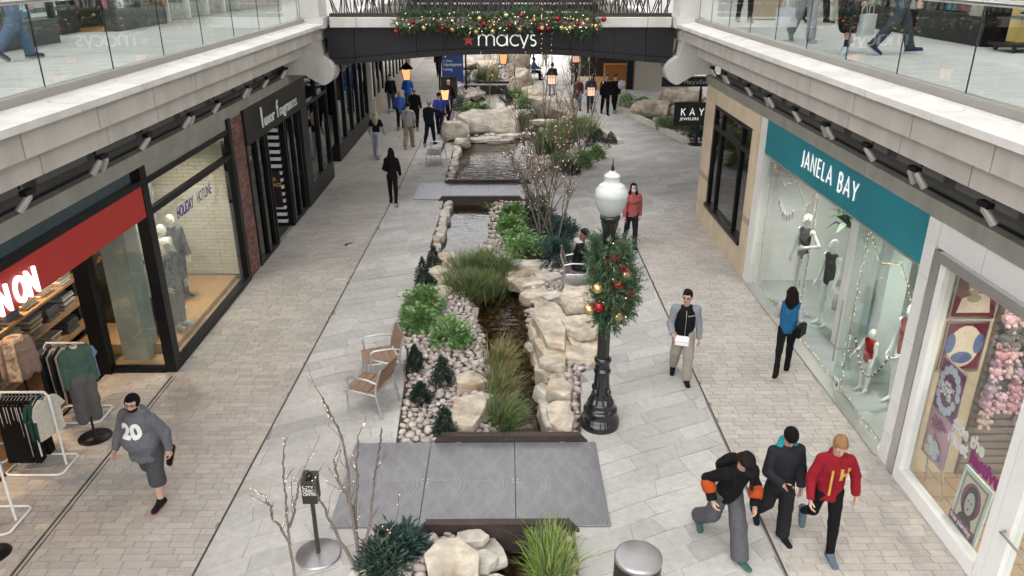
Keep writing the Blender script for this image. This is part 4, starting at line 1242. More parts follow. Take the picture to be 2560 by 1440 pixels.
# ---------- beyond: glowing shop, granite pier, dark bays
gl = thing('food_shop', 'dark shop with glowing orange shelves behind a granite and limestone pier', 'store', (8, 45, 0))
bx('granite_base', T['granite'], gl, 7.3, 10.4, 44.6, 46, 0, 1.9); bx('limestone_band', T['limestone'], gl, 7.35, 10.35, 44.65, 46, 1.9, 4.4)
bx('frame', T['black'], gl, 6.9, 7.25, 44.9, 45.2, 0, 4.4)
bx('frame', T['black'], gl, 4.9, 5.2, 46.0, 46.3, 0, 4.4)
bx('wall', T['interior_dark'], gl, 4.8, 12, 50.4, 50.6, 0, 4.4)
bx('floor', T['wood_floor'], gl, 5.2, 9, 45, 50.4, -.03, .01)
bx('ceiling', T['interior_dark'], gl, 4.9, 12, 45, 50.4, 4.4, 4.5)
bx('counter', M('orange_wood', (.34, .15, .05), .5), gl, 6.1, 7.8, 48.6, 49.2, 0, .95)
for z in (1.5, 2.2, 2.9): bx('shelf', T['ply'], gl, 5.6, 8.6, 49.9, 50.3, z, z + .06)
for i in range(24):
    z = (1.56, 2.26, 2.96)[i % 3]; x = 5.75 + (i // 3) * .36
    MB().lathe([(.07, 0), (.08, .22), (.04, .28), (.04, .34)], 8, (x, 50.1, z)).put('jar', [TM[i % 8]], gl)
for x in (5.8, 7.0, 8.2): downlight((x, 49.4, 4.39), 34, (1, .55, .22), gl)
rw = thing('shop_row', 'pale far shopfronts beyond the decorated lamp post', 'store', (5, 56, 0))
bx('wall', T['precast2'], rw, 4.3, 6, 51, 64, 0, 4.4)
for i in range(5): bx('display_pane', T['dglass'], rw, 4.27, 4.295, 51.5 + i * 2.4, 53.3 + i * 2.4, .6, 3.4)
for i in range(6): bx('pilaster', T['white'], rw, 4.22, 4.5, 51.1 + i * 2.4, 51.4 + i * 2.4, 0, 4.2)
ed = thing('far_building', 'pale building closing the far end of the arcade', 'building', (0, 70, 0))
bx('wall', T['precast2'], ed, -12, 12, 70, 72, -.5, 8.2)
for i in range(10): bx('window', T['dglass'], ed, -10.5 + i * 2.1, -9.2 + i * 2.1, 69.9, 69.99, .6, 3.6)
for i in range(10): bx('window', T['dglass'], ed, -10.5 + i * 2.1, -9.2 + i * 2.1, 69.9, 69.99, 5.4, 7.6)

# ================================================================== ROCKS, COBBLES, PLANTS
def sandstone(name, a, b, stain, wet=False):
    m = M(name, a, .85, var=.08, scale=3, col2=b, bump=1.0, bscale=11, detail=8)
    N = m.node_tree.nodes; L = m.node_tree.links; p = N['Principled BSDF']
    base = p.inputs['Base Color'].links[0].from_socket
    g = N.new('ShaderNodeNewGeometry'); mp = N.new('ShaderNodeMapping'); mp.inputs['Scale'].default_value = (1.2, 1.2, 9)
    mp.inputs['Rotation'].default_value = (.12, .08, 0)
    L.new(g.outputs['Position'], mp.inputs[0])
    no = N.new('ShaderNodeTexNoise'); no.inputs['Scale'].default_value = 1.6; no.inputs['Detail'].default_value = 7; no.inputs['Distortion'].default_value = .6
    L.new(mp.outputs[0], no.inputs['Vector'])
    r = N.new('ShaderNodeValToRGB'); r.color_ramp.elements[0].position = .52; r.color_ramp.elements[1].position = .68
    r.color_ramp.elements[0].color = (0, 0, 0, 1); r.color_ramp.elements[1].color = (.8, .8, .8, 1)
    L.new(no.outputs['Fac'], r.inputs[0])
    mx = N.new('ShaderNodeMix'); mx.data_type = 'RGBA'; L.new(r.outputs[0], mx.inputs[0]); L.new(base, mx.inputs[6]); mx.inputs[7].default_value = stain + (1,)
    L.new(mx.outputs[2], p.inputs['Base Color'])
    return m
T['rock'] = sandstone('sandstone', (.44, .37, .28), (.58, .52, .43), (.40, .25, .13))
T['rock2'] = sandstone('grey_boulder', (.36, .33, .29), (.50, .45, .38), (.38, .26, .16))
T['rock3'] = sandstone('pale_flagstone', (.46, .43, .38), (.56, .52, .46), (.42, .33, .24))
for k_ in ('rock', 'rock2', 'rock3'): weather(T[k_], 9, .012, .6, .28, 3.0)

def rock_mesh(size, seed, flat=False, mat=None, pts=16, rough=.03, sub=2):
    rng = random.Random(seed); bm = bmesh.new()
    sx, sy, sz = size
    if flat:
        n = rng.randint(6, 9)
        for i in range(n):
            a = 2 * pi * (i + rng.uniform(-.3, .3)) / n
            k = 1 / max(abs(cos(a)), abs(sin(a))) ** .75 * rng.uniform(.86, 1.03)
            x, y = cos(a) * k * sx / 2, sin(a) * k * sy / 2
            x = max(-sx * .52, min(sx * .52, x)); y = max(-sy * .52, min(sy * .52, y))
            bm.verts.new((x, y, sz * rng.uniform(.93, 1.03))); bm.verts.new((x * rng.uniform(.95, 1.07), y * rng.uniform(.95, 1.07), sz * rng.uniform(.3, .5))); bm.verts.new((x * .95, y * .95, 0))
    else:
        for i in range(pts):
            v = Vector((rng.uniform(-1, 1), rng.uniform(-1, 1), rng.uniform(-1, 1)))
            k = max(abs(v.x), abs(v.y), abs(v.z)); v2 = v / k; v = v2.lerp(v.normalized(), .45)
            bm.verts.new((v.x * sx / 2, v.y * sy / 2, (v.z + 1) * sz / 2))
    r = bmesh.ops.convex_hull(bm, input=bm.verts)
    bmesh.ops.delete(bm, geom=[g for g in r['geom_interior'] if isinstance(g, bmesh.types.BMVert)], context='VERTS')
    bmesh.ops.dissolve_limit(bm, angle_limit=radians(7), verts=bm.verts, edges=bm.edges)
    bmesh.ops.bevel(bm, geom=list(bm.edges), offset=min(size) * .04, segments=2, affect='EDGES', profile=.6)
    bmesh.ops.triangulate(bm, faces=bm.faces)
    tgt = max(size) / (9 if sub > 1 else 5)
    for _ in range(sub + 1):
        E = [e for e in bm.edges if e.calc_length() > tgt]
        if E: bmesh.ops.subdivide_edges(bm, edges=E, cuts=1)
        bmesh.ops.triangulate(bm, faces=[f for f in bm.faces if len(f.verts) > 3])
    bm.normal_update()
    o = Vector((seed * 3.7, seed * 1.3, 0)); s = 1.0 / max(.15, min(size))
    for v in bm.verts:
        q = v.co
        d = noise.fractal(q * s * .9 + o, .8, 2.1, 4) * rough + .4 * rough * noise.noise(Vector((q.x * 2, q.y * 2, q.z * 16)) + o)
        v.co += v.normal * d * min(1.0, max(size))
    me = bpy.data.meshes.new('rock'); bm.to_mesh(me); bm.free()
    me.materials.append(mat or T['rock'])
    me.polygons.foreach_set('use_smooth', np.ones(len(me.polygons), dtype=bool))
    try: me.set_sharp_from_angle(angle=radians(32))
    except Exception: pass
    return me

ROCKZ = []   # footprints (x, y, rx, ry) kept free of cobbles
def rock(label, x, y, z, size, rz=0, seed=1, flat=False, mat='rock', tilt=(0, 0), name=None, group=None, **k):
    o = link(name or ('flagstone' if flat else 'boulder'), rock_mesh(size, seed, flat, T[mat], **k), None, (x, y, z), (tilt[0], tilt[1], rz))
    ROCKZ.append((x, y, size[0] * .47, size[1] * .47, rz))
    return tag(o, label, 'flagstone' if flat else 'boulder', group)

# beside the near deck
rock('large flat sandstone slab below the near deck, beside the cobbles', -.62, 7.05, -.12, (.72, .85, .32), .3, 3, True)
for i, (x, y, w, d, z, rz) in enumerate(((-.2, 7.5, .34, .5, -.2, .4), (-.18, 7.05, .36, .42, -.26, 1.1), (-.42, 7.62, .42, .26, -.04, .1), (-.12, 6.75, .4, .4, -.3, .2), (-.28, 7.28, .3, .3, -.1, .8))):
    rock('broken pale flagstone below the near deck, %s of five stacked at the water edge' % ORD[i], x, y, z, (w, d, .12), rz, 20 + i, True, 'rock3', group='flagstones stacked below the near deck')
rock('smooth cream sandstone slab with a carved oval mark beside the long grass', -.62, 10.42, -.08, (.56, 1.0, .24), -.1, 5, True)
rock('pale split sandstone block between cobbles and bronze grass', -.62, 11.42, -.1, (.52, .52, .26), .5, 6, True)
rock('small grey faceted rock between the sandstone slab and the grass', -.42, 11.02, -.1, (.34, .36, .22), .9, 7, False, 'rock3')
rock('long cream flagstone edging the water beside the lamp post', .86, 10.32, -.14, (.42, .95, .26), .05, 8, True)
rock('narrow upright flagstone at the water edge across from the lamp post', .62, 10.5, -.3, (.16, .8, .36), .1, 9, True, 'rock3')
rock('square cream flagstone above the long one by the lamp post', .88, 11.16, -.12, (.46, .6, .26), .3, 10, True)
rock('small tilted flagstone by the water near the lamp post', .62, 11.3, -.25, (.3, .4, .24), .8, 11, True, 'rock3', (.2, .2))
# the big ledge beside the water
for i, (lab, x, y, w, d, z0, z1, rz, sd) in enumerate((
        ('lowest wet layer of the sandstone ledge at the water', .80, 13.25, .66, 2.75, -.52, -.2, .10, 12), ('middle layer of the sandstone ledge above the water', .85, 13.35, .70, 2.5, -.22, .06, .08, 112), ('broad flat top layer of the sandstone ledge above the water', .86, 13.5, .66, 2.1, .04, .26, .13, 113),
        ('rugged lower block at the lamp end of the sandstone ledge', .80, 12.05, .60, .6, -.48, .0, .3, 13), ('thin cap on the rugged lower block of the ledge', .82, 12.1, .5, .5, -.02, .14, .1, 114),
        ('rust streaked base layer of the ledge beside the pavement', 1.44, 13.7, .82, 2.3, -.3, .12, -.05, 14), ('upper pavement side slab of the ledge', 1.46, 14.3, .76, 1.15, .10, .42, -.08, 115), ('second pavement side slab of the ledge, one step lower', 1.45, 13.25, .72, .85, .10, .30, .12, 15),
        ('low front step of the sandstone ledge near the lamp post', 1.38, 12.5, .66, .6, -.3, .1, .05, 16))):
    rock(lab, x, y, z0, (w, d, z1 - z0), rz, sd, True, 'rock', rough=.05)
rock('thin shard leaning against the foot of the sandstone ledge', .48, 13.3, -.42, (.2, .5, .2), .4, 17, True, 'rock3', (0, .4))
for i, (x, y, w, d, z, rz) in enumerate(((.62, 15.25, .7, .5, -.14, .2), (.98, 15.1, .5, .4, -.12, .5), (.52, 15.9, .8, .5, -.14, .35), (.95, 16.25, .7, .5, -.12, -.2), (.4, 16.55, .8, .36, -.16, .3), (.5, 17.0, .85, .45, -.1, -.1), (.16, 16.2, .3, .5, -.22, .6), (.12, 16.75, .4, .3, -.2, .2))):
    rock('layered flagstone by the waterfall, %s counting from the sandstone ledge' % ORD[i], x, y, z, (w, d, .22), rz, 40 + i, True, 'rock3' if i % 2 else 'rock', group='flagstones round the waterfall')
rock('flat grey stone lip of the small waterfall', -.1, 16.75, -.28, (.5, .36, .12), .3, 50, True, 'rock3', (.12, 0))
rock('round topped rock beside the waterfall lip', .02, 17.0, -.25, (.36, .3, .26), .2, 51, False, 'rock3')
for i, (x, y, w, d) in enumerate(((-1.42, 15.35, .52, .5), (-1.5, 15.95, .5, .55), (-1.56, 16.6, .46, .6), (-1.6, 17.2, .4, .5), (-1.45, 17.65, .5, .5))):
    rock('blocky cream edging stone behind the green reeds, %s counting from the leafy shrubs' % ORD[i], x, y, -.2, (w, d, .34 - .02 * i), .1 * i - .2, 60 + i, True, group='edging blocks beside the reeds')
# edging of the pools
def edging(y0, y1, n, off, lab, seed, fn=bedL):
    rng = random.Random(seed)
    for i in range(n):
        y = y0 + (y1 - y0) * (i + .5) / n
        rock(lab + ', %s counting from the near end' % ORD[i], float(fn(y)) + off + rng.uniform(-.03, .05), y, -.22, (rng.uniform(.22, .34), (y1 - y0) / n * 1.12, rng.uniform(.23, .3)), rng.uniform(-.2, .2), seed * 50 + i, True, 'rock3', group=lab, sub=1)
edging(17.9, 22.4, 11, .14, 'thin grey edging stone along the pool between the decks', 3)
edging(24.7, 30.3, 11, .14, 'thin grey edging stone along the fish pool', 4)
rock('broad pale boulder like a whale back above the fish pool', -.75, 33.1, -.15, (2.9, 1.7, 1.05), .08, 71, False, 'rock2', pts=22, rough=.04)
rock('rounded boulder at the corner of the fish pool beside the bench', -2.05, 31.3, -.1, (1.15, 1.2, .9), .4, 72, False, 'rock2', pts=22, rough=.04)
rock('small grey boulder at the foot of the rounded corner boulder', -1.75, 30.3, -.15, (.8, .6, .45), .9, 73, False, 'rock2', pts=22)
for i, (x, y, w, d, z) in enumerate(((-.9, 31.55, 1.5, .5, -.12), (.2, 32.1, 1.4, .45, -.1), (-.2, 31.5, 1.2, .4, -.2), (.9, 32.6, .9, .5, -.16))):
    rock('thin layered flagstone shelf below the whale back boulder, %s of four' % ORD[i], x, y, z, (w, d, .16), .25, 80 + i, True, 'rock3', group='flagstone shelf by the fish pool')
rock('pale bulging boulder beside the decorated far lamp post', 2.15, 36.2, -.1, (2.6, 1.9, 1.15), -.1, 74, False, 'rock2', pts=22, rough=.04)
for i, (x, y, w, d, z) in enumerate(((2.3, 34.7, 1.8, .7, -.1), (1.7, 34.5, 1.3, .6, .02), (3.0, 35.0, 1.0, .6, .05))):
    rock('%s flagstone under the bulging boulder by the reeds' % ('broad low', 'raised middle', 'short upper')[i], x, y, z, (w, d, .2), .1, 90 + i, True, 'rock', group='flagstones under the bulging boulder')
rock('tall upright brown sandstone boulder next to the far deck', .75, 42.4, -.2, (1.6, 1.5, 1.75), .3, 75, False, 'rock', pts=18, rough=.05)
rock('long slanting brown boulder behind the thin lit sapling', 1.4, 40.6, -.2, (1.5, 1.6, 1.05), -.3, 76, False, 'rock', pts=18, rough=.05)
for i in range(5):
    rock('flat shelf stone between the small pools, %s counting from the whale back boulder' % ORD[i], -.2 + .3 * (i % 3), 36.6 + i * .5, -.1, (1.5, .5, .18), .2 * i, 100 + i, True, 'rock3', group='shelf stones under the bridge')
for i, (x, y) in enumerate(((-1.9, 42.6), (-1.6, 41.6), (-2.1, 41.0), (-1.5, 43.4))):
    rock('rough pale rock banking the dark pool by the far deck, %s of four' % ORD[i], x, y, -.1, (.9, .8, .5), .7 * i, 110 + i, False, 'rock2', pts=18, group='rocks banking the far pool')
rock('broad grey boulder past the far deck near the blue directory sign', -2.3, 54.5, -.1, (3.0, 2.0, 1.5), .2, 77, False, 'rock2', pts=22, rough=.04)
rock('cream boulder wedged behind the far reeds', -1.2, 51.8, -.1, (1.4, 1.2, 1.0), .5, 78, False, 'rock', pts=18)
rock('brown square boulder behind the seated visitor bench', .95, 50.2, -.1, (1.4, 1.0, 1.7), .2, 79, False, 'rock', pts=14, rough=.05)
rock('broken boulder far along the stream', -.3, 57.5, -.1, (2.2, 1.5, 1.3), .8, 81, False, 'rock2', pts=18)
rock('big flat topped boulder in the bed beside the jeweler sign', 6.75, 36.4, .0, (1.9, 1.3, .78), -.3, 82, False, 'rock', pts=20, rough=.04)
rock('low block next to the flat topped boulder', 8.1, 36.5, .0, (1.1, .9, .6), .3, 83, False, 'rock', pts=18)
rock('rounded far boulder at the back of the jeweler sign bed', 8.9, 39.2, .0, (2.4, 1.5, 1.0), .2, 84, False, 'rock', pts=22, rough=.04)
rock('flat grey stone under the flat topped boulder', 7.3, 35.1, .0, (1.3, .6, .22), .4, 85, True, 'rock3')

def in_rock(x, y, grow=.0):
    for a, b, rx, ry, rz in ROCKZ:
        dx, dy = x - a, y - b
        if abs(dx) > 2 or abs(dy) > 2: continue
        u = dx * cos(rz) + dy * sin(rz); v = -dx * sin(rz) + dy * cos(rz)
        if (u / (rx + grow)) ** 4 + (v / (ry + grow)) ** 4 < 1: return True
    return False

MULCH = [(.15, 17.5), (1.0, 17.3), (1.62, 18.6), (1.6, 20.1), (1.1, 21.6), (.35, 21.2), (.28, 19.6)]
def in_poly(x, y, P):
    c = False; n = len(P); j = n - 1
    for i in range(n):
        if (P[i][1] > y) != (P[j][1] > y) and x < (P[j][0] - P[i][0]) * (y - P[i][1]) / (P[j][1] - P[i][1]) + P[i][0]: c = not c
        j = i
    return c
mu = MB().prism(MULCH, -.12, .02).put('mulch', T['mulch']); tag(mu, kind='structure')
MB().prism([(2.3, 26.2), (3.2, 27.4), (2.9, 28.2), (1.6, 27.2)], -.1, .0).put('mulch', T['mulch'], mu)

def ico(sub):
    bm = bmesh.new(); bmesh.ops.create_icosphere(bm, subdivisions=sub, radius=1.0)
    V = np.array([v.co[:] for v in bm.verts]); F = np.array([[v.index for v in f.verts] for f in bm.faces]); bm.free(); return V, F
def pebble(seed, sub):
    V, F = ico(sub); rng = np.random.RandomState(seed)
    sc = np.array([1, rng.uniform(.65, .95), rng.uniform(.45, .68)])
    o = rng.uniform(-9, 9, 3)
    k = np.array([1 + .22 * noise.noise(Vector((p * 1.1 + o).tolist())) for p in V])
    P = V * k[:, None]; P = np.sign(P) * np.abs(P) ** .92
    return P * sc, F
rng = np.random.RandomState(12)
def scatter(y0, y1, spacing, pred, smin, smax, zoff, n_try, xr=None):
    cell = spacing; grid = {}; out = []
    for _ in range(n_try):
        y = rng.uniform(y0, y1)
        a, b = (float(bedL(y)) + .05, float(bedR(y)) - .05) if xr is None else xr
        x = rng.uniform(a, b)
        if not pred(x, y): continue
        r = rng.uniform(smin, smax)
        gx, gy = int(x / cell), int(y / cell)
        if any((x - p[0]) ** 2 + (y - p[1]) ** 2 < ((r + p[2]) * .80) ** 2 for i in (-1, 0, 1) for j in (-1, 0, 1) for p in grid.get((gx + i, gy + j), ())): continue
        q = (x, y, r); grid.setdefault((gx, gy), []).append(q); out.append((x, y, r, zoff(x, y)))
    return out
def chan(x, y): return min(x - float(wL(y)), float(wR(y)) - x)
dry = lambda x, y: chan(x, y) < -.06 and not in_rock(x, y, -.03) and not in_poly(x, y, MULCH) and not (7.84 < y < 9.7) and not (22.5 < y < 24.5)
zb = lambda x, y: float(zbed(np.float64(x), np.float64(y)))
near_c = scatter(6.5, 16.9, .16, dry, .045, .095, zb, 52000)
near_c += scatter(6.5, 16.9, .16, dry, .035, .06, lambda x, y: zb(x, y) - .03, 9000)
mid_c = scatter(16.9, 30.8, .18, lambda x, y: dry(x, y) and not (y > 26 and x < 2.0 + (y - 28) * .3 and x > 1.2 and y > 28.6), .05, .10, zb, 40000)
far_c = scatter(30.8, 58, .3, lambda x, y: chan(x, y) < -.1 and not in_rock(x, y), .09, .17, zb, 9000)
side_c = scatter(31, 38.8, .3, lambda x, y: in_poly(x, y, side_poly) and not in_rock(x, y) and (y < 33 or y > 37), .08, .15, lambda x, y: .02, 5000, (5.5, 12.4))
wet_c = scatter(4.5, 30, .2, lambda x, y: chan(x, y) > -.05, .05, .11, zb, 26000)

def lay_stones(L, mat, parent, name, nobj, flat=1.0):
    hi = [pebble(i, 2) for i in range(10)]; lo = [pebble(i + 30, 1) for i in range(12)]
    meshes = [mkmesh(name, V, F, mat, smooth=True) for V, F in hi]
    L = sorted(L, key=lambda s: s[1] if s[1] > 6.75 else 99)
    VV = []; FF = []; RR = []; nv = 0
    for i, (x, y, r, z) in enumerate(L):
        rz = rng.uniform(0, 6.28); tx, ty = rng.uniform(-.35, .35, 2)
        if i < nobj:
            o = link(name, meshes[i % 10], parent, None, (tx, ty, rz), (r * 1.12, r * 1.12, r * flat * 1.12)); o.location = Vector((x, y, z + r * .42)) - parent.location
        else:
            V, F = lo[i % 12]
            R = np.array(Matrix.Rotation(rz, 3, 'Z') @ Matrix.Rotation(tx, 3, 'X'))
            VV.append((V * np.array([1, 1, flat]) * r * 1.12) @ R.T + (x, y, z + r * .42)); FF.append(F + nv); nv += len(V); RR += [rng.rand()] * len(F)
    if VV: tag(put(name, np.concatenate(VV), np.concatenate(FF), mat, parent, smooth=True, rnd=RR), kind='stuff')
lay_stones(near_c + mid_c + far_c, T['cobble'], bed, 'cobble', 300)
lay_stones(wet_c, T['wetstone'], bed, 'wet_stone', 150, .8)
lay_stones(side_c, T['cobble'], sb, 'cobble', 0)

# ---------------------------------------------------------------- foliage
def leafmat(name, c, rough=.5, rnd=.35, hue=.02):
    m = M(name, c, rough, var=.25, scale=9, rnd=rnd, hue=hue)
    p = m.node_tree.nodes['Principled BSDF']
    p.inputs['Subsurface Weight'].default_value = 0.0
    return m
T['leaf_bright'] = leafmat('leaf_bright', (.15, .27, .085))
T['leaf_dark'] = leafmat('leaf_dark', (.03, .062, .045))
T['leaf_blue'] = leafmat('leaf_bluegreen', (.04, .085, .072))
T['conifer'] = leafmat('conifer', (.020, .042, .028))
T['grassgreen'] = leafmat('grass_green', (.085, .15, .045), .6, .4, .03)
T['grassbronze'] = leafmat('grass_bronze', (.20, .165, .065), .7, .4, .03)
T['grasslime'] = leafmat('grass_lime', (.21, .27, .06), .6, .4, .03)
T['bark'] = M('bark', (.19, .16, .135), .9, var=.3, scale=30, bump=.5, bscale=60)
T['twig'] = M('twig', (.13, .105, .09), .9, var=.3, scale=30)
T['wiregreen'] = M('wire_green', (.012, .03, .018), .5)

def leaves(P, D, L, W, rng, fold=.25, droop=.2):
    """Diamond leaves (4 verts, 2 tris folded on the midrib)."""
    n = len(P)
    D = D / np.maximum(np.linalg.norm(D, axis=1, keepdims=True), 1e-6)
    up = np.tile(np.array([[0, 0, 1.0]]), (n, 1)) + rng.uniform(-.4, .4, (n, 3))
    S_ = np.cross(D, up); S_ /= np.maximum(np.linalg.norm(S_, axis=1, keepdims=True), 1e-6)
    Nn = np.cross(S_, D)
    L = np.broadcast_to(np.asarray(L), (n,))[:, None]; W = np.broadcast_to(np.asarray(W), (n,))[:, None]
    a = P; b = P + D * L * .45 + S_ * W - Nn * W * fold * -1; c = P + D * L - Nn * L * droop; d = P + D * L * .45 - S_ * W + Nn * W * fold
    V = np.stack([a, b, c, d], 1).reshape(-1, 3)
    i = np.arange(n)[:, None] * 4
    F = np.concatenate([i + np.array([[0, 1, 2]]), i + np.array([[0, 2, 3]])], 1).reshape(-1, 3)
    return V, F
def plant(name, label, x, y, z, kind, h, rad, seed, group=None):
    rng = np.random.RandomState(seed)
    t = thing(name, label, 'shrub', (x, y, z), 0, group)
    if kind in ('bright', 'dark', 'blue'):
        nl, L, W, mat = {'bright': (950, .085, .032, 'leaf_bright'), 'dark': (1100, .10, .016, 'leaf_dark'), 'blue': (1000, .13, .02, 'leaf_blue')}[kind]
        # clumps of leaves on an uneven dome
        nc = 30
        th_ = rng.uniform(0, 2 * pi, nc); ph = np.arccos(rng.uniform(.0, 1, nc)); rr = rng.uniform(.55, 1.08, nc)
        C = np.stack([np.cos(th_) * np.sin(ph) * rad * rr, np.sin(th_) * np.sin(ph) * rad * rr, np.cos(ph) * h * rr * .82 + .1 * h], 1)
        ci = rng.randint(0, nc, nl)
        off = rng.normal(0, 1, (nl, 3)) * rad * .17
        P = C[ci] + off; P[:, 2] = np.maximum(P[:, 2], .02)
        D = P - np.array([0, 0, h * .1]) + rng.normal(0, .12, (nl, 3))
        if kind == 'blue': D[:, 2] += .12
        V, F = leaves(P, D, L * rng.uniform(.6, 1.25, nl), W * rng.uniform(.7, 1.2, nl), rng)
        put('foliage', V, F, T[mat], t, rnd=np.repeat(rng.rand(nl), 2), world=False)
        st = MB()
        for i in range(0, nc, 2): st.tube([(0, 0, -.03), tuple(C[i] * np.array([.5, .5, .45])), tuple(C[i])], [.008, .006, .003], 4)
        st.put('stem', [T['twig']], t, False)
    else:   # small conical evergreen
        nl = 1500
        zz = rng.beta(1.1, 1.5, nl); a = rng.uniform(0, 2 * pi, nl)
        lobes = 1 + .28 * np.sin(3 * a + zz * 9 + seed)
        r = rad * np.minimum(1, (1 - zz) ** .8 * 1.35) * np.sqrt(rng.uniform(.15, 1, nl)) * lobes
        P = np.stack([np.cos(a) * r, np.sin(a) * r, zz * h * (1 + .06 * np.sin(5 * a))], 1)
        D = np.stack([np.cos(a) * .7, np.sin(a) * .7, np.full(nl, .8)], 1) + rng.normal(0, .35, (nl, 3))
        V, F = leaves(P, D, .045 * rng.uniform(.6, 1.3, nl), .011, rng)
        put('foliage', V, F, T['conifer'], t, rnd=np.repeat(rng.rand(nl), 2), world=False)
        MB().tube([(0, 0, -.05), (0, 0, h * .7)], [.015, .006], 6).put('stem', [T['twig']], t, False)
    return t
cn = 'small dark evergreen shrub planted in the cobbles '
for i, (x, y, h_, r_, lab) in enumerate(((-1.70, 17.0, .55, .16, 'beside the edging blocks'), (-1.86, 16.0, .62, .17, 'at the pavement edge by the edging blocks'), (-1.68, 15.55, .42, .2, 'close behind the tall leafy shrub'),
        (-1.60, 12.0, .50, .15, 'by the wooden armchairs'), (-1.08, 11.5, .55, .17, 'with a thin tip'), (-1.40, 10.95, .36, .19, 'round and dense, nearest the armchair legs'), (-.94, 9.98, .50, .17, 'beside the carved slab'),
        (3.35, 30.0, .5, .26, 'beside the reed bed by the pale kerb'), (3.75, 30.9, .55, .27, 'under the lit sapling by the kerb'), (4.2, 30.6, .48, .27, 'against the end of the pale kerb'))):
    plant('evergreen_shrub', cn + lab, x, y, -.03, 'cone', h_, r_, 100 + i, 'small evergreens in the cobbles')
for i, (x, y, k, h_, r_, lab) in enumerate((
        (-1.72, 14.55, 'bright', .52, .36, 'bright green leafy shrub beside the pavement, the larger of the pair'), (-1.70, 13.75, 'bright', .42, .34, 'bright green leafy shrub just below the larger one by the pavement'),
        (-1.03, 13.05, 'bright', .46, .33, 'lush bright green shrub alone in the middle of the cobbles'),
        (.20, 20.7, 'bright', .45, .36, 'leafy green shrub at the head of the mulch patch'), (.12, 19.6, 'bright', .42, .36, 'leafy green shrub in the middle of the mulch edge row'), (.32, 18.7, 'bright', .42, .38, 'leafy green shrub next to a grey stone at the mulch edge'), (.52, 17.8, 'bright', .50, .42, 'large leafy green shrub at the waterfall end of the mulch'),
        (.85, 21.3, 'dark', .5, .36, 'dark narrow leaved shrub behind the lit saplings'), (1.42, 18.95, 'blue', .55, .42, 'blue green shrub with pointed leaves under the lit saplings'), (1.18, 17.35, 'blue', .52, .45, 'blue green shrub with pointed leaves beside the seated man'), (1.1, 20.2, 'dark', .42, .3, 'low dark shrub between the lit sapling stems'),
        (1.95, 26.6, 'bright', .5, .42, 'leafy green shrub by the lit saplings past the middle deck'), (2.62, 26.7, 'bright', .5, .42, 'leafy green shrub on the pavement side past the middle deck'), (3.3, 28.0, 'bright', .42, .36, 'small leafy green shrub at the bulge of the far bed'), (2.2, 25.9, 'dark', .38, .3, 'low dark shrub at the corner past the middle deck'),
        (-2.25, 37.6, 'blue', .7, .55, 'blue green shrub where the visitors walk past the boulders'), (-1.55, 37.3, 'bright', .5, .5, 'light green shrub behind the whale back boulder'), (-.95, 37.2, 'bright', .4, .4, 'smaller light green shrub behind the whale back boulder'), (.05, 40.6, 'dark', .8, .36, 'upright dark shrub by the shelf stones'), (.55, 40.4, 'bright', .62, .5, 'rounded green shrub next to the upright dark one'), (1.0, 38.3, 'bright', .6, .45, 'pale green shrub beside the bulging boulder'),
        (-2.1, 47.9, 'dark', .8, .6, 'dark rounded shrub just past the far deck'), (.1, 52.0, 'dark', 1.2, 1.0, 'big dark shrub near the far seated visitor'), (-.3, 54.8, 'bright', 1.2, .9, 'tall green shrub far up the stream'), (5.95, 38.6, 'bright', .7, .6, 'green shrub at the end of the jeweler sign bed kerb'), (6.9, 39.4, 'bright', .4, .4, 'low green shrub behind the flat topped boulder'), (7.9, 39.0, 'bright', .4, .4, 'low green shrub between the two far boulders'), (7.8, 31.4, 'dark', .6, .3, 'dark shrub at the foot of the jeweler sign'))):
    plant('leafy_shrub', lab, x, y, 0, k, h_, r_, 200 + i)

def grass(label, x, y, z, h, rx, ry, n, mats, seed, lean=(0, 0), cat='grass'):
    rng = np.random.RandomState(seed)
    px = rng.normal(0, .42, n) * rx; py = rng.normal(0, .42, n) * ry
    a = rng.uniform(0, 2 * pi, n); H = h * rng.uniform(.55, 1.1, n); out = H * rng.uniform(.15, .75, n)
    dx = np.cos(a) * out + px * .5 + lean[0] * H; dy = np.sin(a) * out + py * .5 + lean[1] * H
    w = rng.uniform(.004, .008, n)
    sx, sy = -np.sin(a) * w, np.cos(a) * w
    V = []
    for t, wk in ((0, 1), (.45, .9), (.8, .6), (1, .08)):
        cx = px + dx * t ** 1.7; cy = py + dy * t ** 1.7; cz = H * (t - .38 * t ** 3 * (out / np.maximum(H, .01)))
        V += [np.stack([cx - sx * wk, cy - sy * wk, cz], 1), np.stack([cx + sx * wk, cy + sy * wk, cz], 1)]
    V = np.stack(V, 1).reshape(-1, 3)
    i = np.arange(n)[:, None] * 8
    F = np.concatenate([i + np.array([[2 * k, 2 * k + 1, 2 * k + 3, 2 * k + 2]]) for k in range(3)], 1).reshape(-1, 4)
    mi = np.repeat((rng.rand(n) < .28).astype(int), 3)
    o = link('grass_clump', mkmesh('grass_clump', V, F, [T[m] for m in mats], mi, False, np.repeat(rng.rand(n), 3)), None, (x, y, z))
    return tag(o, label, cat)
GB = ['grassgreen', 'grassbronze']
grass('wide clump of green reeds with bronze tips at the near end of the upper pool', -.95, 15.7, -.25, .68, .5, .5, 1300, GB, 1)
grass('dense green reeds in front of the waterfall', -.55, 15.9, -.25, .66, .46, .46, 1100, GB, 2)
grass('reed clump behind the dense green reeds', -.75, 16.9, -.15, .66, .46, .46, 1000, GB, 3)
grass('reed clump by the flagstones at the waterfall head', -.2, 16.8, -.15, .6, .42, .42, 850, ['grassgreen', 'grassbronze'], 4)
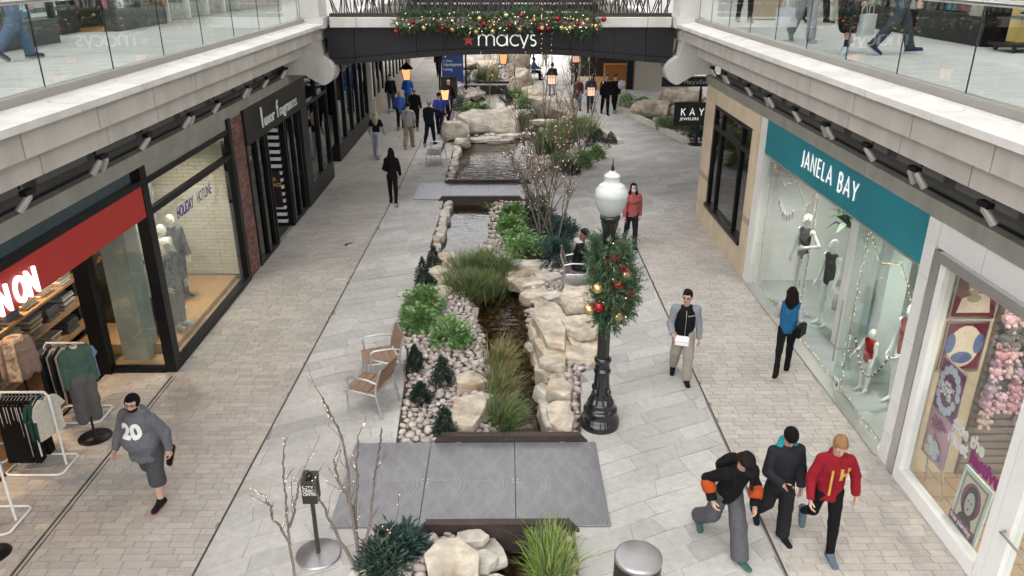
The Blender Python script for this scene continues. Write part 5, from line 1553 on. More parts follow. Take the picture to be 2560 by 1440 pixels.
grass('bronze seed headed grass leaning over the creek', -.12, 12.3, -.2, .52, .22, .55, 900, ['grassbronze', 'grassgreen'], 5, (.15, -.1))
grass('golden grass beside the split sandstone block', -.15, 11.4, -.2, .52, .24, .48, 900, ['grassbronze', 'grassgreen'], 6, (.2, -.1))
grass('green grass draping beside the carved sandstone slab', -.08, 10.5, -.2, .52, .23, .45, 1100, GB, 7, (.2, -.15))
grass('lush lime green grass tussock below the near deck', .52, 7.0, -.1, .52, .19, .32, 800, ['grasslime', 'grassgreen'], 8)
grass('second lime green tussock at the deck edge', .5, 7.42, -.1, .46, .18, .2, 500, ['grasslime', 'grassgreen'], 9)
for i, (x, y) in enumerate(((1.75, 30.2), (2.3, 31.0), (2.9, 31.6), (2.1, 32.2), (2.9, 32.8), (1.6, 29.2), (3.4, 32.2), (3.3, 33.3))):
    o = grass('tall reed clump between the fish pool and the pale kerb, %s planted from the pool' % ORD[i], x, y, -.05, .8, .5, .5, 700, GB, 20 + i); o['group'] = 'reeds along the pale kerb'
for i, (x, y) in enumerate(((6.9, 33.2), (7.7, 32.8), (7.2, 34.2), (8.4, 33.4), (8.2, 32.0))):
    o = grass('green grass clump below the jeweler sign, %s counting from the kerb' % ORD[i], x, y, .02, .55, .5, .5, 500, GB, 40 + i); o['group'] = 'grass below the jeweler sign'
grass('bright reeds just past the far deck', -1.1, 48.4, 0, 1.0, .7, .5, 700, ['grasslime', 'grassgreen'], 50)
grass('thin reeds where the stream narrows beside the whale back boulder', .85, 34.9, -.1, .7, .25, .4, 300, GB, 51)
grass('small water plants at the edge of the middle deck pool', -.35, 22.2, -.2, .25, .3, .25, 350, ['grasslime', 'grassgreen'], 52)

# ---------------------------------------------------------------- bare saplings wound with fairy lights
def sapling(label, x, y, h, seed, nstem=1, spread=.35, lights=140, r0=.03, up=.8, group=None, z=0, stems=None):
    lights = int(lights * .42)
    rng = random.Random(seed)
    t = thing('bare_sapling', label, 'tree', (x, y, z), 0, group)
    segs = []
    trunk = MB(); br_ = MB(); wire = MB(); bulbs = MB()
    def grow(p, d, L, r, lev, mb):
        pts = [p.copy()]; rad = [r]; n = 6 if lev < 2 else 4
        for i in range(n):
            d = (d + Vector((rng.uniform(-.16, .16), rng.uniform(-.16, .16), rng.uniform(-.02, .12) * up))).normalized()
            p = p + d * L / n; pts.append(p.copy()); rad.append(max(.0022 if y < 12 else .004, r * (1 - .75 * (i + 1) / n)))
        mb.tube(pts, rad, 6 if lev == 0 else 4)
        segs.append((pts, lev))
        if lev < 3:
            k = (7, 3, 1)[lev]
            for i in range(k):
                j = rng.randint(1 if lev else 2, n); b = pts[j]
                a = rng.uniform(0, 2 * pi)
                nd = (d * .9 + Vector((cos(a), sin(a), .35)) * (spread + .25 * rng.random()) * 1.3).normalized()
                grow(b.copy(), nd, L * rng.uniform(.34, .55), max(.004 if y < 12 else .008, rad[j] * .66), lev + 1, br_)
    def along(P, r):
        # a stem that follows given points (x, z offsets), with short twigs
        P = [Vector((px_ - x, rng.uniform(-.05, .05), pz)) for px_, pz in P]
        pts = []
        for i in range(len(P) - 1):
            for k in range(4): pts.append(P[i].lerp(P[i + 1], k / 4) + Vector((rng.uniform(-.015, .015), rng.uniform(-.02, .02), 0)))
        pts.append(P[-1]); n = len(pts)
        trunk.tube(pts, [max(.005, r * (1 - .8 * i / n)) for i in range(n)], 6); segs.append((pts, 0))
        for i in range(2, n, 2):
            if rng.random() < .75:
                a = rng.uniform(0, 2 * pi)
                grow(pts[i].copy(), (Vector((cos(a), sin(a), 1.3))).normalized(), rng.uniform(.18, .42), .006, 2, br_)
    for st_ in (stems or []): along(st_, r0)
    for s in range(0 if stems else nstem):
        a = 2 * pi * s / max(1, nstem) + seed
        d = Vector((cos(a) * .25, sin(a) * .25, 1)) if nstem > 1 else Vector((.04, .02, 1))
        grow(Vector((cos(a) * .05, sin(a) * .05, -.05)) if nstem > 1 else Vector((0, 0, -.05)), d.normalized(), h * rng.uniform(.62, .85), r0, 0, trunk)
    main = [q for q in segs if q[1] <= 1]
    for pts, lev in main:
        W = []
        for i in range(len(pts) - 1):
            for k in range(5):
                q = pts[i].lerp(pts[i + 1], k / 5); a = (i * 5 + k) * 1.5
                W.append(q + Vector((cos(a), sin(a), 0)) * (.016 if lev == 0 else .011))
        wire.tube(W, .0045, 3)
    pool = [q for q in segs if q[1] <= 2]
    for i in range(lights):
        pts, lev = pool[rng.randrange(len(pool))]
        j = rng.randrange(len(pts) - 1); q = pts[j].lerp(pts[j + 1], rng.random())
        bulbs.ball(q + Vector((rng.uniform(-.02, .02), rng.uniform(-.02, .02), rng.uniform(-.02, .02))), .0055 if y < 12 else .0070, 5)
    trunk.put('trunk', [T['bark']], t, False); tag(br_.put('branches', [T['twig']], t, False), kind='stuff')
    w_ = wire.put('light_wire', [T['wiregreen']], t, False)
    tag(bulbs.put('light_bulbs', [T['fairy']], w_, False), kind='stuff')
    return t
sapling('bare sapling wound with dark light strings in front of the near deck', -1.76, 7.2, 2.4, 4, 3, .20, 130, .024, stems=[[(-1.76, -.05), (-1.77, .95), (-1.80, 1.76), (-1.98, 2.35)], [(-1.74, -.05), (-1.58, .7), (-1.47, 1.33), (-1.36, 1.94)], [(-1.77, .3), (-1.70, 1.1), (-1.64, 1.8)], [(-1.80, -.02), (-2.0, .45), (-2.13, .95), (-2.2, 1.15)], [(-1.72, -.02), (-1.45, .35), (-1.29, .62)], [(-1.77, .8), (-1.9, 1.2), (-1.93, 1.5)]])
sapling('thin bare sapling with light strings beside the collection box stand', -2.48, 7.0, 1.9, 9, 2, .2, 70, .018, stems=[[(-2.48, -.05), (-2.46, .95), (-2.39, 1.8)], [(-2.47, .5), (-2.62, .84), (-2.66, 1.2)], [(-2.46, .7), (-2.35, 1.05), (-2.27, 1.4)]])
sapling('multi stemmed bare sapling glittering with lights in the mulch', .95, 19.4, 2.9, 5, 4, .30, 230, .03)
sapling('second glittering bare sapling in the mulch beside the blue green shrubs', 1.22, 18.7, 2.6, 6, 3, .34, 200, .03)
sapling('tall pale stemmed sapling with lights by the fish pool', 1.30, 28.0, 4.2, 7, 2, .26, 170, .035, 1.0)
sapling('slim sapling with lights next to the tall pale stemmed one', 1.85, 28.4, 3.6, 8, 1, .28, 130, .035, 1.0)
sapling('low branching lit sapling beside the reeds and the kerb', 2.85, 28.6, 3.1, 12, 3, .36, 230, .035)
sapling('thin lit sapling behind the whale back boulder', -.8, 38.4, 2.7, 10, 1, .35, 170, .03)
sapling('thin lit sapling in front of the brown boulder', .45, 41.6, 2.6, 11, 1, .35, 150, .03)
sapling('far bare sapling near the seated visitor', 2.4, 49.5, 2.6, 13, 2, .3, 20, .03)
plant('leafy_shrub', 'dark pointed leaved shrub under the near sapling', -1.42, 7.1, -.02, 'dark', .34, .30, 300)
plant('leafy_shrub', 'dark leafy shrub at the corner of the near deck beside the cobbles', -1.30, 7.45, -.02, 'blue', .30, .24, 301)

# ================================================================== FIGURES: smooth-blended limbs turned into one skin
def surface_net(prims, h, cut=None, wob=0.0, seed=0):
    """prims: ('c', a, b, ra, rb, ysc, k) tapered capsule or ('e', centre, radii, rot3x3|None, k) ellipsoid."""
    lo = np.full(3, 1e9); hi = np.full(3, -1e9)
    for p in prims:
        if p[0] == 'c':
            a, b = np.array(p[1], float), np.array(p[2], float); r = max(p[3], p[4]) * max(1, p[5])
            lo = np.minimum(lo, np.minimum(a, b) - r); hi = np.maximum(hi, np.maximum(a, b) + r)
        else:
            c = np.array(p[1], float); r = max(p[2]); lo = np.minimum(lo, c - r); hi = np.maximum(hi, c + r)
    lo -= 3 * h; hi += 3 * h
    n = np.ceil((hi - lo) / h).astype(int) + 1
    f = np.full(n, 1.0, dtype=np.float32)
    ax = [lo[i] + h * np.arange(n[i]) for i in range(3)]
    for p in prims:
        if p[0] == 'c':
            a, b = np.array(p[1], float), np.array(p[2], float); rm = max(p[3], p[4]) * max(1, p[5]); k = p[6]
            l, u = np.minimum(a, b) - rm - .07, np.maximum(a, b) + rm + .07
        else:
            c = np.array(p[1], float); rm = max(p[2]); k = p[4]; l, u = c - rm - .07, c + rm + .07
        i0 = np.clip(np.floor((l - lo) / h).astype(int), 0, n - 1); i1 = np.clip(np.ceil((u - lo) / h).astype(int) + 1, 1, n)
        X = ax[0][i0[0]:i1[0]][:, None, None]; Y = ax[1][i0[1]:i1[1]][None, :, None]; Z = ax[2][i0[2]:i1[2]][None, None, :]
        if p[0] == 'c':
            ys = p[5]; d = b - a; d2 = d * np.array([1, 1 / ys, 1]); L2 = max(1e-9, (d2 ** 2).sum())
            x, y, z = X - a[0], (Y - a[1]) / ys, Z - a[2]
            t = np.clip((x * d2[0] + y * d2[1] + z * d2[2]) / L2, 0, 1)
            q = np.sqrt((x - t * d2[0]) ** 2 + (y - t * d2[1]) ** 2 + (z - t * d2[2]) ** 2) - (p[3] + (p[4] - p[3]) * t)
            q = q * min(1, ys)
        else:
            x, y, z = X - c[0], Y - c[1], Z - c[2]
            if p[3] is not None:
                R = np.array(p[3]).T
                x, y, z = R[0, 0] * x + R[0, 1] * y + R[0, 2] * z, R[1, 0] * x + R[1, 1] * y + R[1, 2] * z, R[2, 0] * x + R[2, 1] * y + R[2, 2] * z
            r = p[2]
            q = (np.sqrt((x / r[0]) ** 2 + (y / r[1]) ** 2 + (z / r[2]) ** 2) - 1) * min(r)
        s = f[i0[0]:i1[0], i0[1]:i1[1], i0[2]:i1[2]]
        if k > 0:
            hh = np.clip(.5 + .5 * (s - q) / k, 0, 1); f[i0[0]:i1[0], i0[1]:i1[1], i0[2]:i1[2]] = s + (q - s) * hh - k * hh * (1 - hh)
        else:
            f[i0[0]:i1[0], i0[1]:i1[1], i0[2]:i1[2]] = np.minimum(s, q)
    GX, GY, GZ = ax[0][:, None, None], ax[1][None, :, None], ax[2][None, None, :]
    if wob:
        rw = np.random.RandomState(int(abs(seed) * 97) % 99991); acc = 0
        for _ in range(7):
            d = rw.normal(0, 1, 3); d[2] *= 1.3; d /= np.linalg.norm(d); fr = rw.uniform(14, 46); ph_ = rw.uniform(0, 6.28, 2); e = rw.normal(0, 1, 3); e *= rw.uniform(5, 12) / np.linalg.norm(e)
            acc = acc + np.sin((GX * d[0] + GY * d[1] + GZ * d[2]) * fr + ph_[0] + 1.8 * np.sin(GX * e[0] + GY * e[1] + GZ * e[2] + ph_[1])) * (20 / (fr + 8))
        f = f + wob * .62 * acc
    if cut is not None: f = np.maximum(f, cut(GX, GY, GZ))
    ins = f < 0
    c8 = sum(ins[i:n[0] - 1 + i, j:n[1] - 1 + j, k:n[2] - 1 + k].astype(np.int8) for i in (0, 1) for j in (0, 1) for k in (0, 1))
    act = (c8 > 0) & (c8 < 8)
    I = np.argwhere(act)
    idx = np.full(act.shape, -1, dtype=np.int64); idx[act] = np.arange(len(I))
    P = np.zeros((len(I), 3)); cnt = np.zeros(len(I))
    for axis in range(3):
        o1, o2 = [q for q in range(3) if q != axis]
        for u in (0, 1):
            for v in (0, 1):
                s = np.zeros(3, int); s[o1] = u; s[o2] = v; e = s.copy(); e[axis] = 1
                A = I + s; B = I + e
                fa = f[A[:, 0], A[:, 1], A[:, 2]]; fb = f[B[:, 0], B[:, 1], B[:, 2]]
                m = (fa < 0) != (fb < 0)
                t = np.where(m, fa / np.where(np.abs(fa - fb) < 1e-12, 1, fa - fb), 0)
                q = s + np.outer(t, (e - s))
                P[m] += q[m]; cnt[m] += 1
    P = lo + (I + P / np.maximum(cnt, 1)[:, None]) * h
    Q = []
    for axis in range(3):
        o1, o2 = (axis + 1) % 3, (axis + 2) % 3
        sl0 = [slice(None)] * 3; sl1 = [slice(None)] * 3
        sl0[axis] = slice(0, -1); sl1[axis] = slice(1, None)
        a, b = ins[tuple(sl0)], ins[tuple(sl1)]
        E = np.argwhere(a != b)
        if len(E) == 0: continue
        E = E[(E[:, o1] > 0) & (E[:, o2] > 0) & (E[:, o1] < n[o1] - 1) & (E[:, o2] < n[o2] - 1)]
        d1 = np.zeros(3, int); d1[o1] = 1; d2_ = np.zeros(3, int); d2_[o2] = 1
        g = lambda K: idx[K[:, 0], K[:, 1], K[:, 2]]
        q = np.stack([g(E - d1 - d2_), g(E - d2_), g(E), g(E - d1)], 1)
        flip = ~a[E[:, 0], E[:, 1], E[:, 2]]
        q[flip] = q[flip][:, ::-1]
        Q.append(q)
    F = np.concatenate(Q); F = F[(F >= 0).all(1)]
    return P, F

def rotx(a): return np.array(Matrix.Rotation(a, 3, 'X'))
def rotz(a): return np.array(Matrix.Rotation(a, 3, 'Z'))

SKIN = {}
def skinmat(c):
    if c not in SKIN: SKIN[c] = M('skin_%d' % len(SKIN), c, .5, var=.06, scale=18)
    return SKIN[c]
CLO = {}
def cloth(c, rough=.85, shine=0.0, var=.14, scale=26):
    k = (c, rough)
    if k not in CLO: CLO[k] = M('cloth_%d' % len(CLO), tuple(v * (.5 if max(c) < .06 else .85) for v in c), rough, var=var, scale=scale, bump=.7, bscale=19, spec=.15)
    return CLO[k]
T['eye'] = M('eye_dark', (.02, .015, .012), .3); T['lip'] = M('lip', (.32, .12, .10), .5)
T['lens'] = M('spectacle_frame', (.012, .012, .012), .3)

def skeleton(p):
    s = p.get('H', 1.75) / 1.75; w = p.get('w', 1.0); J = {}
    g = lambda k, d: p.get(k, d)
    pel = np.array([0, 0, .95]) * s
    for sd, S_ in (('L', -1), ('R', 1)):
        hip = np.array([S_ * .09 * (w ** .6), 0, .91]) * s
        a = g('hip' + sd, 0.0); k = g('knee' + sd, .05); sp = g('spread', .02)
        kn = hip + np.array([S_ * sin(sp), sin(a), -cos(a)]) * .42 * s
        b = a - k
        an = kn + np.array([S_ * sin(sp) * .3, sin(b), -cos(b)]) * .42 * s
        fp = g('foot' + sd, b * .9 if b < -.25 else (.12 if a > .3 else 0.0))
        tw = g('toe' + sd, S_ * .12)
        fd = np.array([sin(tw) * cos(fp), cos(tw) * cos(fp), sin(fp)])
        dn = np.array([0, sin(fp), -cos(fp)])
        heel = an + dn * .045 * s - fd * .04 * s
        toe = an + dn * .055 * s + fd * .165 * s
        J['hip' + sd], J['knee' + sd], J['ank' + sd], J['heel' + sd], J['toe' + sd] = hip, kn, an, heel, toe
    up = {'pel': pel, 'waist': np.array([0, 0, 1.09]) * s, 'chest': np.array([0, .01, 1.29]) * s, 'neck': np.array([0, -.005, 1.46]) * s, 'head': np.array([0, .025, 1.635]) * s}
    sw = .168 * (1 + (w - 1) * .55)
    for sd, S_ in (('L', -1), ('R', 1)): up['sho' + sd] = np.array([S_ * sw, 0, 1.40]) * s
    R = rotx(-g('lean', 0.0)) ; tw = rotz(g('twist', 0.0))
    for k_, v in up.items():
        q = v - pel
        J[k_] = pel + (R @ (tw @ q if k_ != 'pel' else q))
    for sd, S_ in (('L', -1), ('R', 1)):
        pi_, ab, el, inw = g('arm' + sd, (0.05, .14, .25, .0))
        d = np.array([S_ * sin(ab), sin(pi_) * cos(ab), -cos(pi_) * cos(ab)])
        d2 = np.array([S_ * (sin(ab) * .4 - sin(inw)), sin(pi_ + el) * cos(inw), -cos(pi_ + el) * cos(inw)]); d2 /= np.linalg.norm(d2)
        J['elb' + sd] = J['sho' + sd] + R @ d * .285 * s
        J['wri' + sd] = J['elb' + sd] + R @ d2 * .25 * s
        J['hd' + sd] = R @ d2
    J['HR'] = np.array(Matrix.Rotation(g('hyaw', 0.0), 3, 'Z') @ Matrix.Rotation(-g('hpitch', 0.0) - g('lean', 0.0), 3, 'X'))
    # head follows its tilt
    zs = [min(J['heel' + q][2], J['toe' + q][2]) - .032 * s for q in 'LR']
    dz = -min(zs)
    if 'seat' in p: dz = p['seat'] + .10 - J['pel'][2]
    for k_ in list(J):
        if k_ not in ('HR', 'hdL', 'hdR'): J[k_] = J[k_] + np.array([0, 0, dz])
    J['s'] = s; J['w'] = w
    return J

def cap(a, b, ra, rb, ys=1.0, k=.03): return ('c', a, b, ra, rb, ys, k)

def hand_prims(w, d, side, s, curl=.5, palm=None):
    """Palm, four unequal bent fingers and a thumb leaving the side of the palm."""
    d = d / np.linalg.norm(d)
    pn = np.array([-side, .15, 0.0]) if palm is None else np.array(palm, float)      # curl direction
    pn = pn - d * pn.dot(d); pn /= max(1e-6, np.linalg.norm(pn))
    th_ = np.cross(d, pn) * side
    if th_[1] < 0 and palm is None: th_ = -th_
    pr = []
    for x in (-.027, -.009, .009, .027):
        pr.append(cap(w + d * .01 * s + th_ * x * .6 * s, w + d * .085 * s + th_ * x * s, .015 * s, .0135 * s, 1, .012))
    for x, L in ((.030, .068), (.010, .078), (-.010, .072), (-.029, .056)):
        k0 = w + d * .088 * s + th_ * x * s
        d1 = d * cos(curl) + pn * sin(curl); d2 = d * cos(curl * 2.1) + pn * sin(curl * 2.1)
        k1 = k0 + d1 * L * .52 * s; k2 = k1 + d2 * L * .5 * s
        pr += [cap(k0, k1, .0098 * s, .0088 * s, 1, .003), cap(k1, k2, .0088 * s, .0072 * s, 1, .003)]
    t0 = w + d * .03 * s + th_ * .026 * s; t1 = t0 + (d * .62 + th_ * .55 + pn * .5) * .042 * s; t2 = t1 + (d * .85 + th_ * .15 + pn * .5) * .034 * s
    pr += [cap(t0, t1, .0135 * s, .0105 * s, 1, .006), cap(t1, t2, .0105 * s, .008 * s, 1, .003)]
    return pr

def head_prims(J, fem=False):
    C = J['head']; R = J['HR']; s = J['s'] * (.97 if fem else 1)
    q = lambda x, y, z: C + R @ (np.array([x, y, z]) * s)
    wd = 1 + (J['w'] - 1) * .3
    pr = [('e', q(0, -.012, .028), (.076 * s * wd, .097 * s, .092 * s), R, .0),
          ('e', q(0, .024, -.035), (.062 * s * wd, .066 * s, .084 * s), R, .03),
          ('e', q(0, .042, -.085), (.036 * s * wd, .035 * s, .032 * s), R, .025),
          cap(q(0, .086, .012), q(0, .108, -.022), .009 * s, .0145 * s, 1, .012),
          ('e', q(-.033, .074, .028), (.026 * s, .012 * s, .008 * s), R, .01), ('e', q(.033, .074, .028), (.026 * s, .012 * s, .008 * s), R, .01),
          ('e', q(0, .080, -.056), (.026 * s, .014 * s, .009 * s), R, .008),
          ('e', q(-.078 * wd, -.008, -.008), (.010 * s, .022 * s, .032 * s), R, .006), ('e', q(.078 * wd, -.008, -.008), (.010 * s, .022 * s, .032 * s), R, .006),
          cap(J['neck'] - np.array([0, 0, .05]), q(0, -.02, -.05), .058 * s * wd, .052 * s * wd, 1, .03)]
    return pr, q

def obj_from(name, P, F, mats, parent, mi=None):
    return link(name, mkmesh(name, P, F, mats, mi, True), parent)

def body_mesh(J, p, h):
    """Skin of the whole figure: trunk and limbs, head with face, hands with fingers, in one mesh."""
    s, w = J['s'], J['w']; sk = skinmat(p.get('skin', (.50, .31, .23)))
    b = p.get('belly', 1.0)
    pr = [cap(J['pel'], J['waist'], .13 * s * w, .115 * s * w, .72 * b, .03), cap(J['waist'], J['chest'], .115 * s * w, .13 * s * w, .72 * b, .03), cap(J['shoL'], J['shoR'], .055 * s, .055 * s, 1, .05), cap(J['chest'], J['neck'], .10 * s, .055 * s, .8, .04)]
    for sd in 'LR':
        lw = w ** .5 * (1.0 if p.get('bare') else .72)
        pr += [cap(J['hip' + sd], J['knee' + sd], .078 * s * lw, .056 * s * lw), cap(J['knee' + sd], J['ank' + sd], .056 * s * lw, .036 * s * lw), cap(J['knee' + sd] * .82 + J['ank' + sd] * .18 - np.array([0, .010, 0]), J['knee' + sd] * .52 + J['ank' + sd] * .48 - np.array([0, .006, 0]), .054 * s * lw, .046 * s * lw),
               cap(J['ank' + sd], J['toe' + sd], .032 * s, .022 * s), cap(J['sho' + sd], J['elb' + sd], .050 * s * lw, .039 * s * lw), cap(J['elb' + sd], J['wri' + sd], .040 * s * lw, .028 * s)]
    P, F = surface_net(pr, .017)
    VV = [P]; FF = [F]; MI = [np.zeros(len(F), int)]; nv = len(P)
    hp, q = head_prims(J, p.get('fem', False))
    P, F = surface_net(hp, h * .62)
    C = J['head']; R = J['HR']
    loc = (P[F].mean(1) - C) @ R / s        # into the head's frame
    mi = np.zeros(len(F), int)
    front = loc[:, 1] > .05
    for sx in (-1, 1): mi[front & (((loc[:, 0] - sx * .031) / .017) ** 2 + ((loc[:, 2] - .010) / .0085) ** 2 < 1)] = 1
    mi[front & ((loc[:, 0] / .024) ** 2 + ((loc[:, 2] + .057) / .009) ** 2 < 1)] = 2
    if p.get('egg'): mi[:] = 0
    VV.append(P); FF.append(F + nv); MI.append(mi); nv += len(P)
    for sd, S_ in (('L', -1), ('R', 1)):
        hh = p.get('hand' + sd, {})
        P, F = surface_net(hand_prims(J['wri' + sd], J['hd' + sd], S_, s * 1.04, **hh) + [cap(J['wri' + sd] - J['hd' + sd] * .05, J['wri' + sd] + J['hd' + sd] * .02, .029 * s, .024 * s, 1, .012)], max(.0048, h * .45))
        VV.append(P); FF.append(F + nv); MI.append(np.zeros(len(F), int)); nv += len(P)
    return np.concatenate(VV), np.concatenate(FF), [sk, T['eye'], T['lip']], np.concatenate(MI)

def top_prims(J, p, ex=.018, sleeve='long', hem=.0, puff=0.0, torso=True, arms=True):
    s, w = J['s'], J['w']; b = p.get('belly', 1.0); pr = []
    fl = p.get('flare', 1.0); ex = ex * .72
    if torso:
        low = J['pel'] + np.array([0, 0, -.02 - hem])
        pr += [cap(low, J['waist'], (.145 * w * fl + ex) * s, (.128 * w + ex) * s, .74 * b, .04), cap(J['waist'], J['chest'], (.128 * w + ex) * s, (.142 * w + ex) * s, .72 * b, .04),
               cap(J['shoL'] * .86 + J['shoR'] * .14, J['shoR'] * .86 + J['shoL'] * .14, (.050 + ex * .7) * s, (.050 + ex * .7) * s, 1, .06), cap(J['neck'] - np.array([0, 0, .04]) * s, J['shoL'] * .8 + J['neck'] * .2 + np.array([0, 0, .0]), .045 * s, .045 * s, 1, .04), cap(J['neck'] - np.array([0, 0, .04]) * s, J['shoR'] * .8 + J['neck'] * .2, .045 * s, .045 * s, 1, .04), cap(J['chest'], J['neck'] - np.array([0, 0, .035]), (.11 + ex) * s, (.062 + ex * .5) * s, .85, .04)]
        if b > 1.1: pr.append(('e', J['waist'] + np.array([0, .05, -.02]) * s, (.19 * w * s * .9, .15 * w * s, .20 * s), None, .05))
    if arms:
        for sd in 'LR':
            lw = w ** .6
            if sleeve == 'long':
                pr += [cap(J['sho' + sd], J['elb' + sd], (.051 * lw + ex) * s, (.043 * lw + ex) * s, 1, .03), cap(J['elb' + sd], J['wri' + sd], (.043 * lw + ex) * s, (.032 + ex) * s, 1, .02)]
            elif sleeve == 'short':
                m = J['sho' + sd] * .38 + J['elb' + sd] * .62
                pr += [cap(J['sho' + sd], m, (.060 * lw + ex) * s, (.058 * lw + ex) * s, 1, .03)]
    return pr

def trouser_prims(J, p, ex=.012, wide=0.0, short=False, waist=.03):
    s, w = J['s'], J['w']; pr = [cap(J['pel'] + np.array([0, 0, waist]), J['pel'] - np.array([0, 0, .03]), (.138 * w + ex) * s, (.142 * w + ex) * s, .74 * p.get('belly', 1.0) ** .7, .03)]
    for sd in 'LR':
        lw = w ** .5
        pr.append(cap(J['hip' + sd], J['knee' + sd], (.088 * lw + ex) * s, (.064 * lw + ex + wide * .6) * s, 1, .03))
        if short:
            m = J['knee' + sd] * .72 + J['ank' + sd] * .28
            pr.append(cap(J['knee' + sd], m, (.07 * lw + ex) * s, (.072 * lw + ex) * s, 1, .02))
        else:
            e = J['ank' + sd] * .96 + J['knee' + sd] * .04
            pr.append(cap(J['knee' + sd], e, (.064 * lw + ex + wide * .6) * s, (.046 * lw + ex + wide) * s, 1, .02))
    return pr

def ends_cut(E, extra=None):
    """Trim sleeves and trouser legs square at their ends: E holds (point, direction, reach)."""
    def f(X, Y, Z):
        out = -1.0 + 0 * (X + Y + Z)
        for e, d, r in E:
            x, y, z = X - e[0], Y - e[1], Z - e[2]
            out = np.maximum(out, np.where(x * x + y * y + z * z < r * r, x * d[0] + y * d[1] + z * d[2], -1.0))
        if extra is not None: out = np.maximum(out, extra(X, Y, Z))
        return out
    return f

def shoe(J, sd, mat, sole, parent, h, boot=0.0):
    s = J['s']
    a, b = J['heel' + sd], J['toe' + sd]
    pr = [cap(a + np.array([0, 0, .008]), b + (b - a) * .08, .050 * s, .044 * s, 1, .01), cap(J['ank' + sd] + np.array([0, 0, .012]), a * .45 + b * .55, .052 * s, .046 * s, 1, .02)]
    if boot: pr.append(cap(J['ank' + sd], J['ank' + sd] * (1 - boot) + J['knee' + sd] * boot, .05 * s, .056 * s, 1, .02))
    fd = (b - a) / np.linalg.norm(b - a); up = np.array([0, 0, 1.0]) - fd * fd[2]
    if np.linalg.norm(up) < .2: up = np.array([0, -1.0, 0])
    up /= np.linalg.norm(up)
    dist = lambda X, Y, Z: (X - a[0]) * up[0] + (Y - a[1]) * up[1] + (Z - a[2]) * up[2]
    P, F = surface_net(pr, h * .8, lambda X, Y, Z: -.012 * s - dist(X, Y, Z))
    o = obj_from('shoe', P, F, [mat], parent)
    P, F = surface_net([cap(a - fd * .004, b + fd * .022, .055 * s, .049 * s, 1, .01)], h * .7, lambda X, Y, Z: np.maximum(-.031 * s - dist(X, Y, Z), dist(X, Y, Z) + .008 * s))
    obj_from('sole', P, F, [sole], o)
    return o

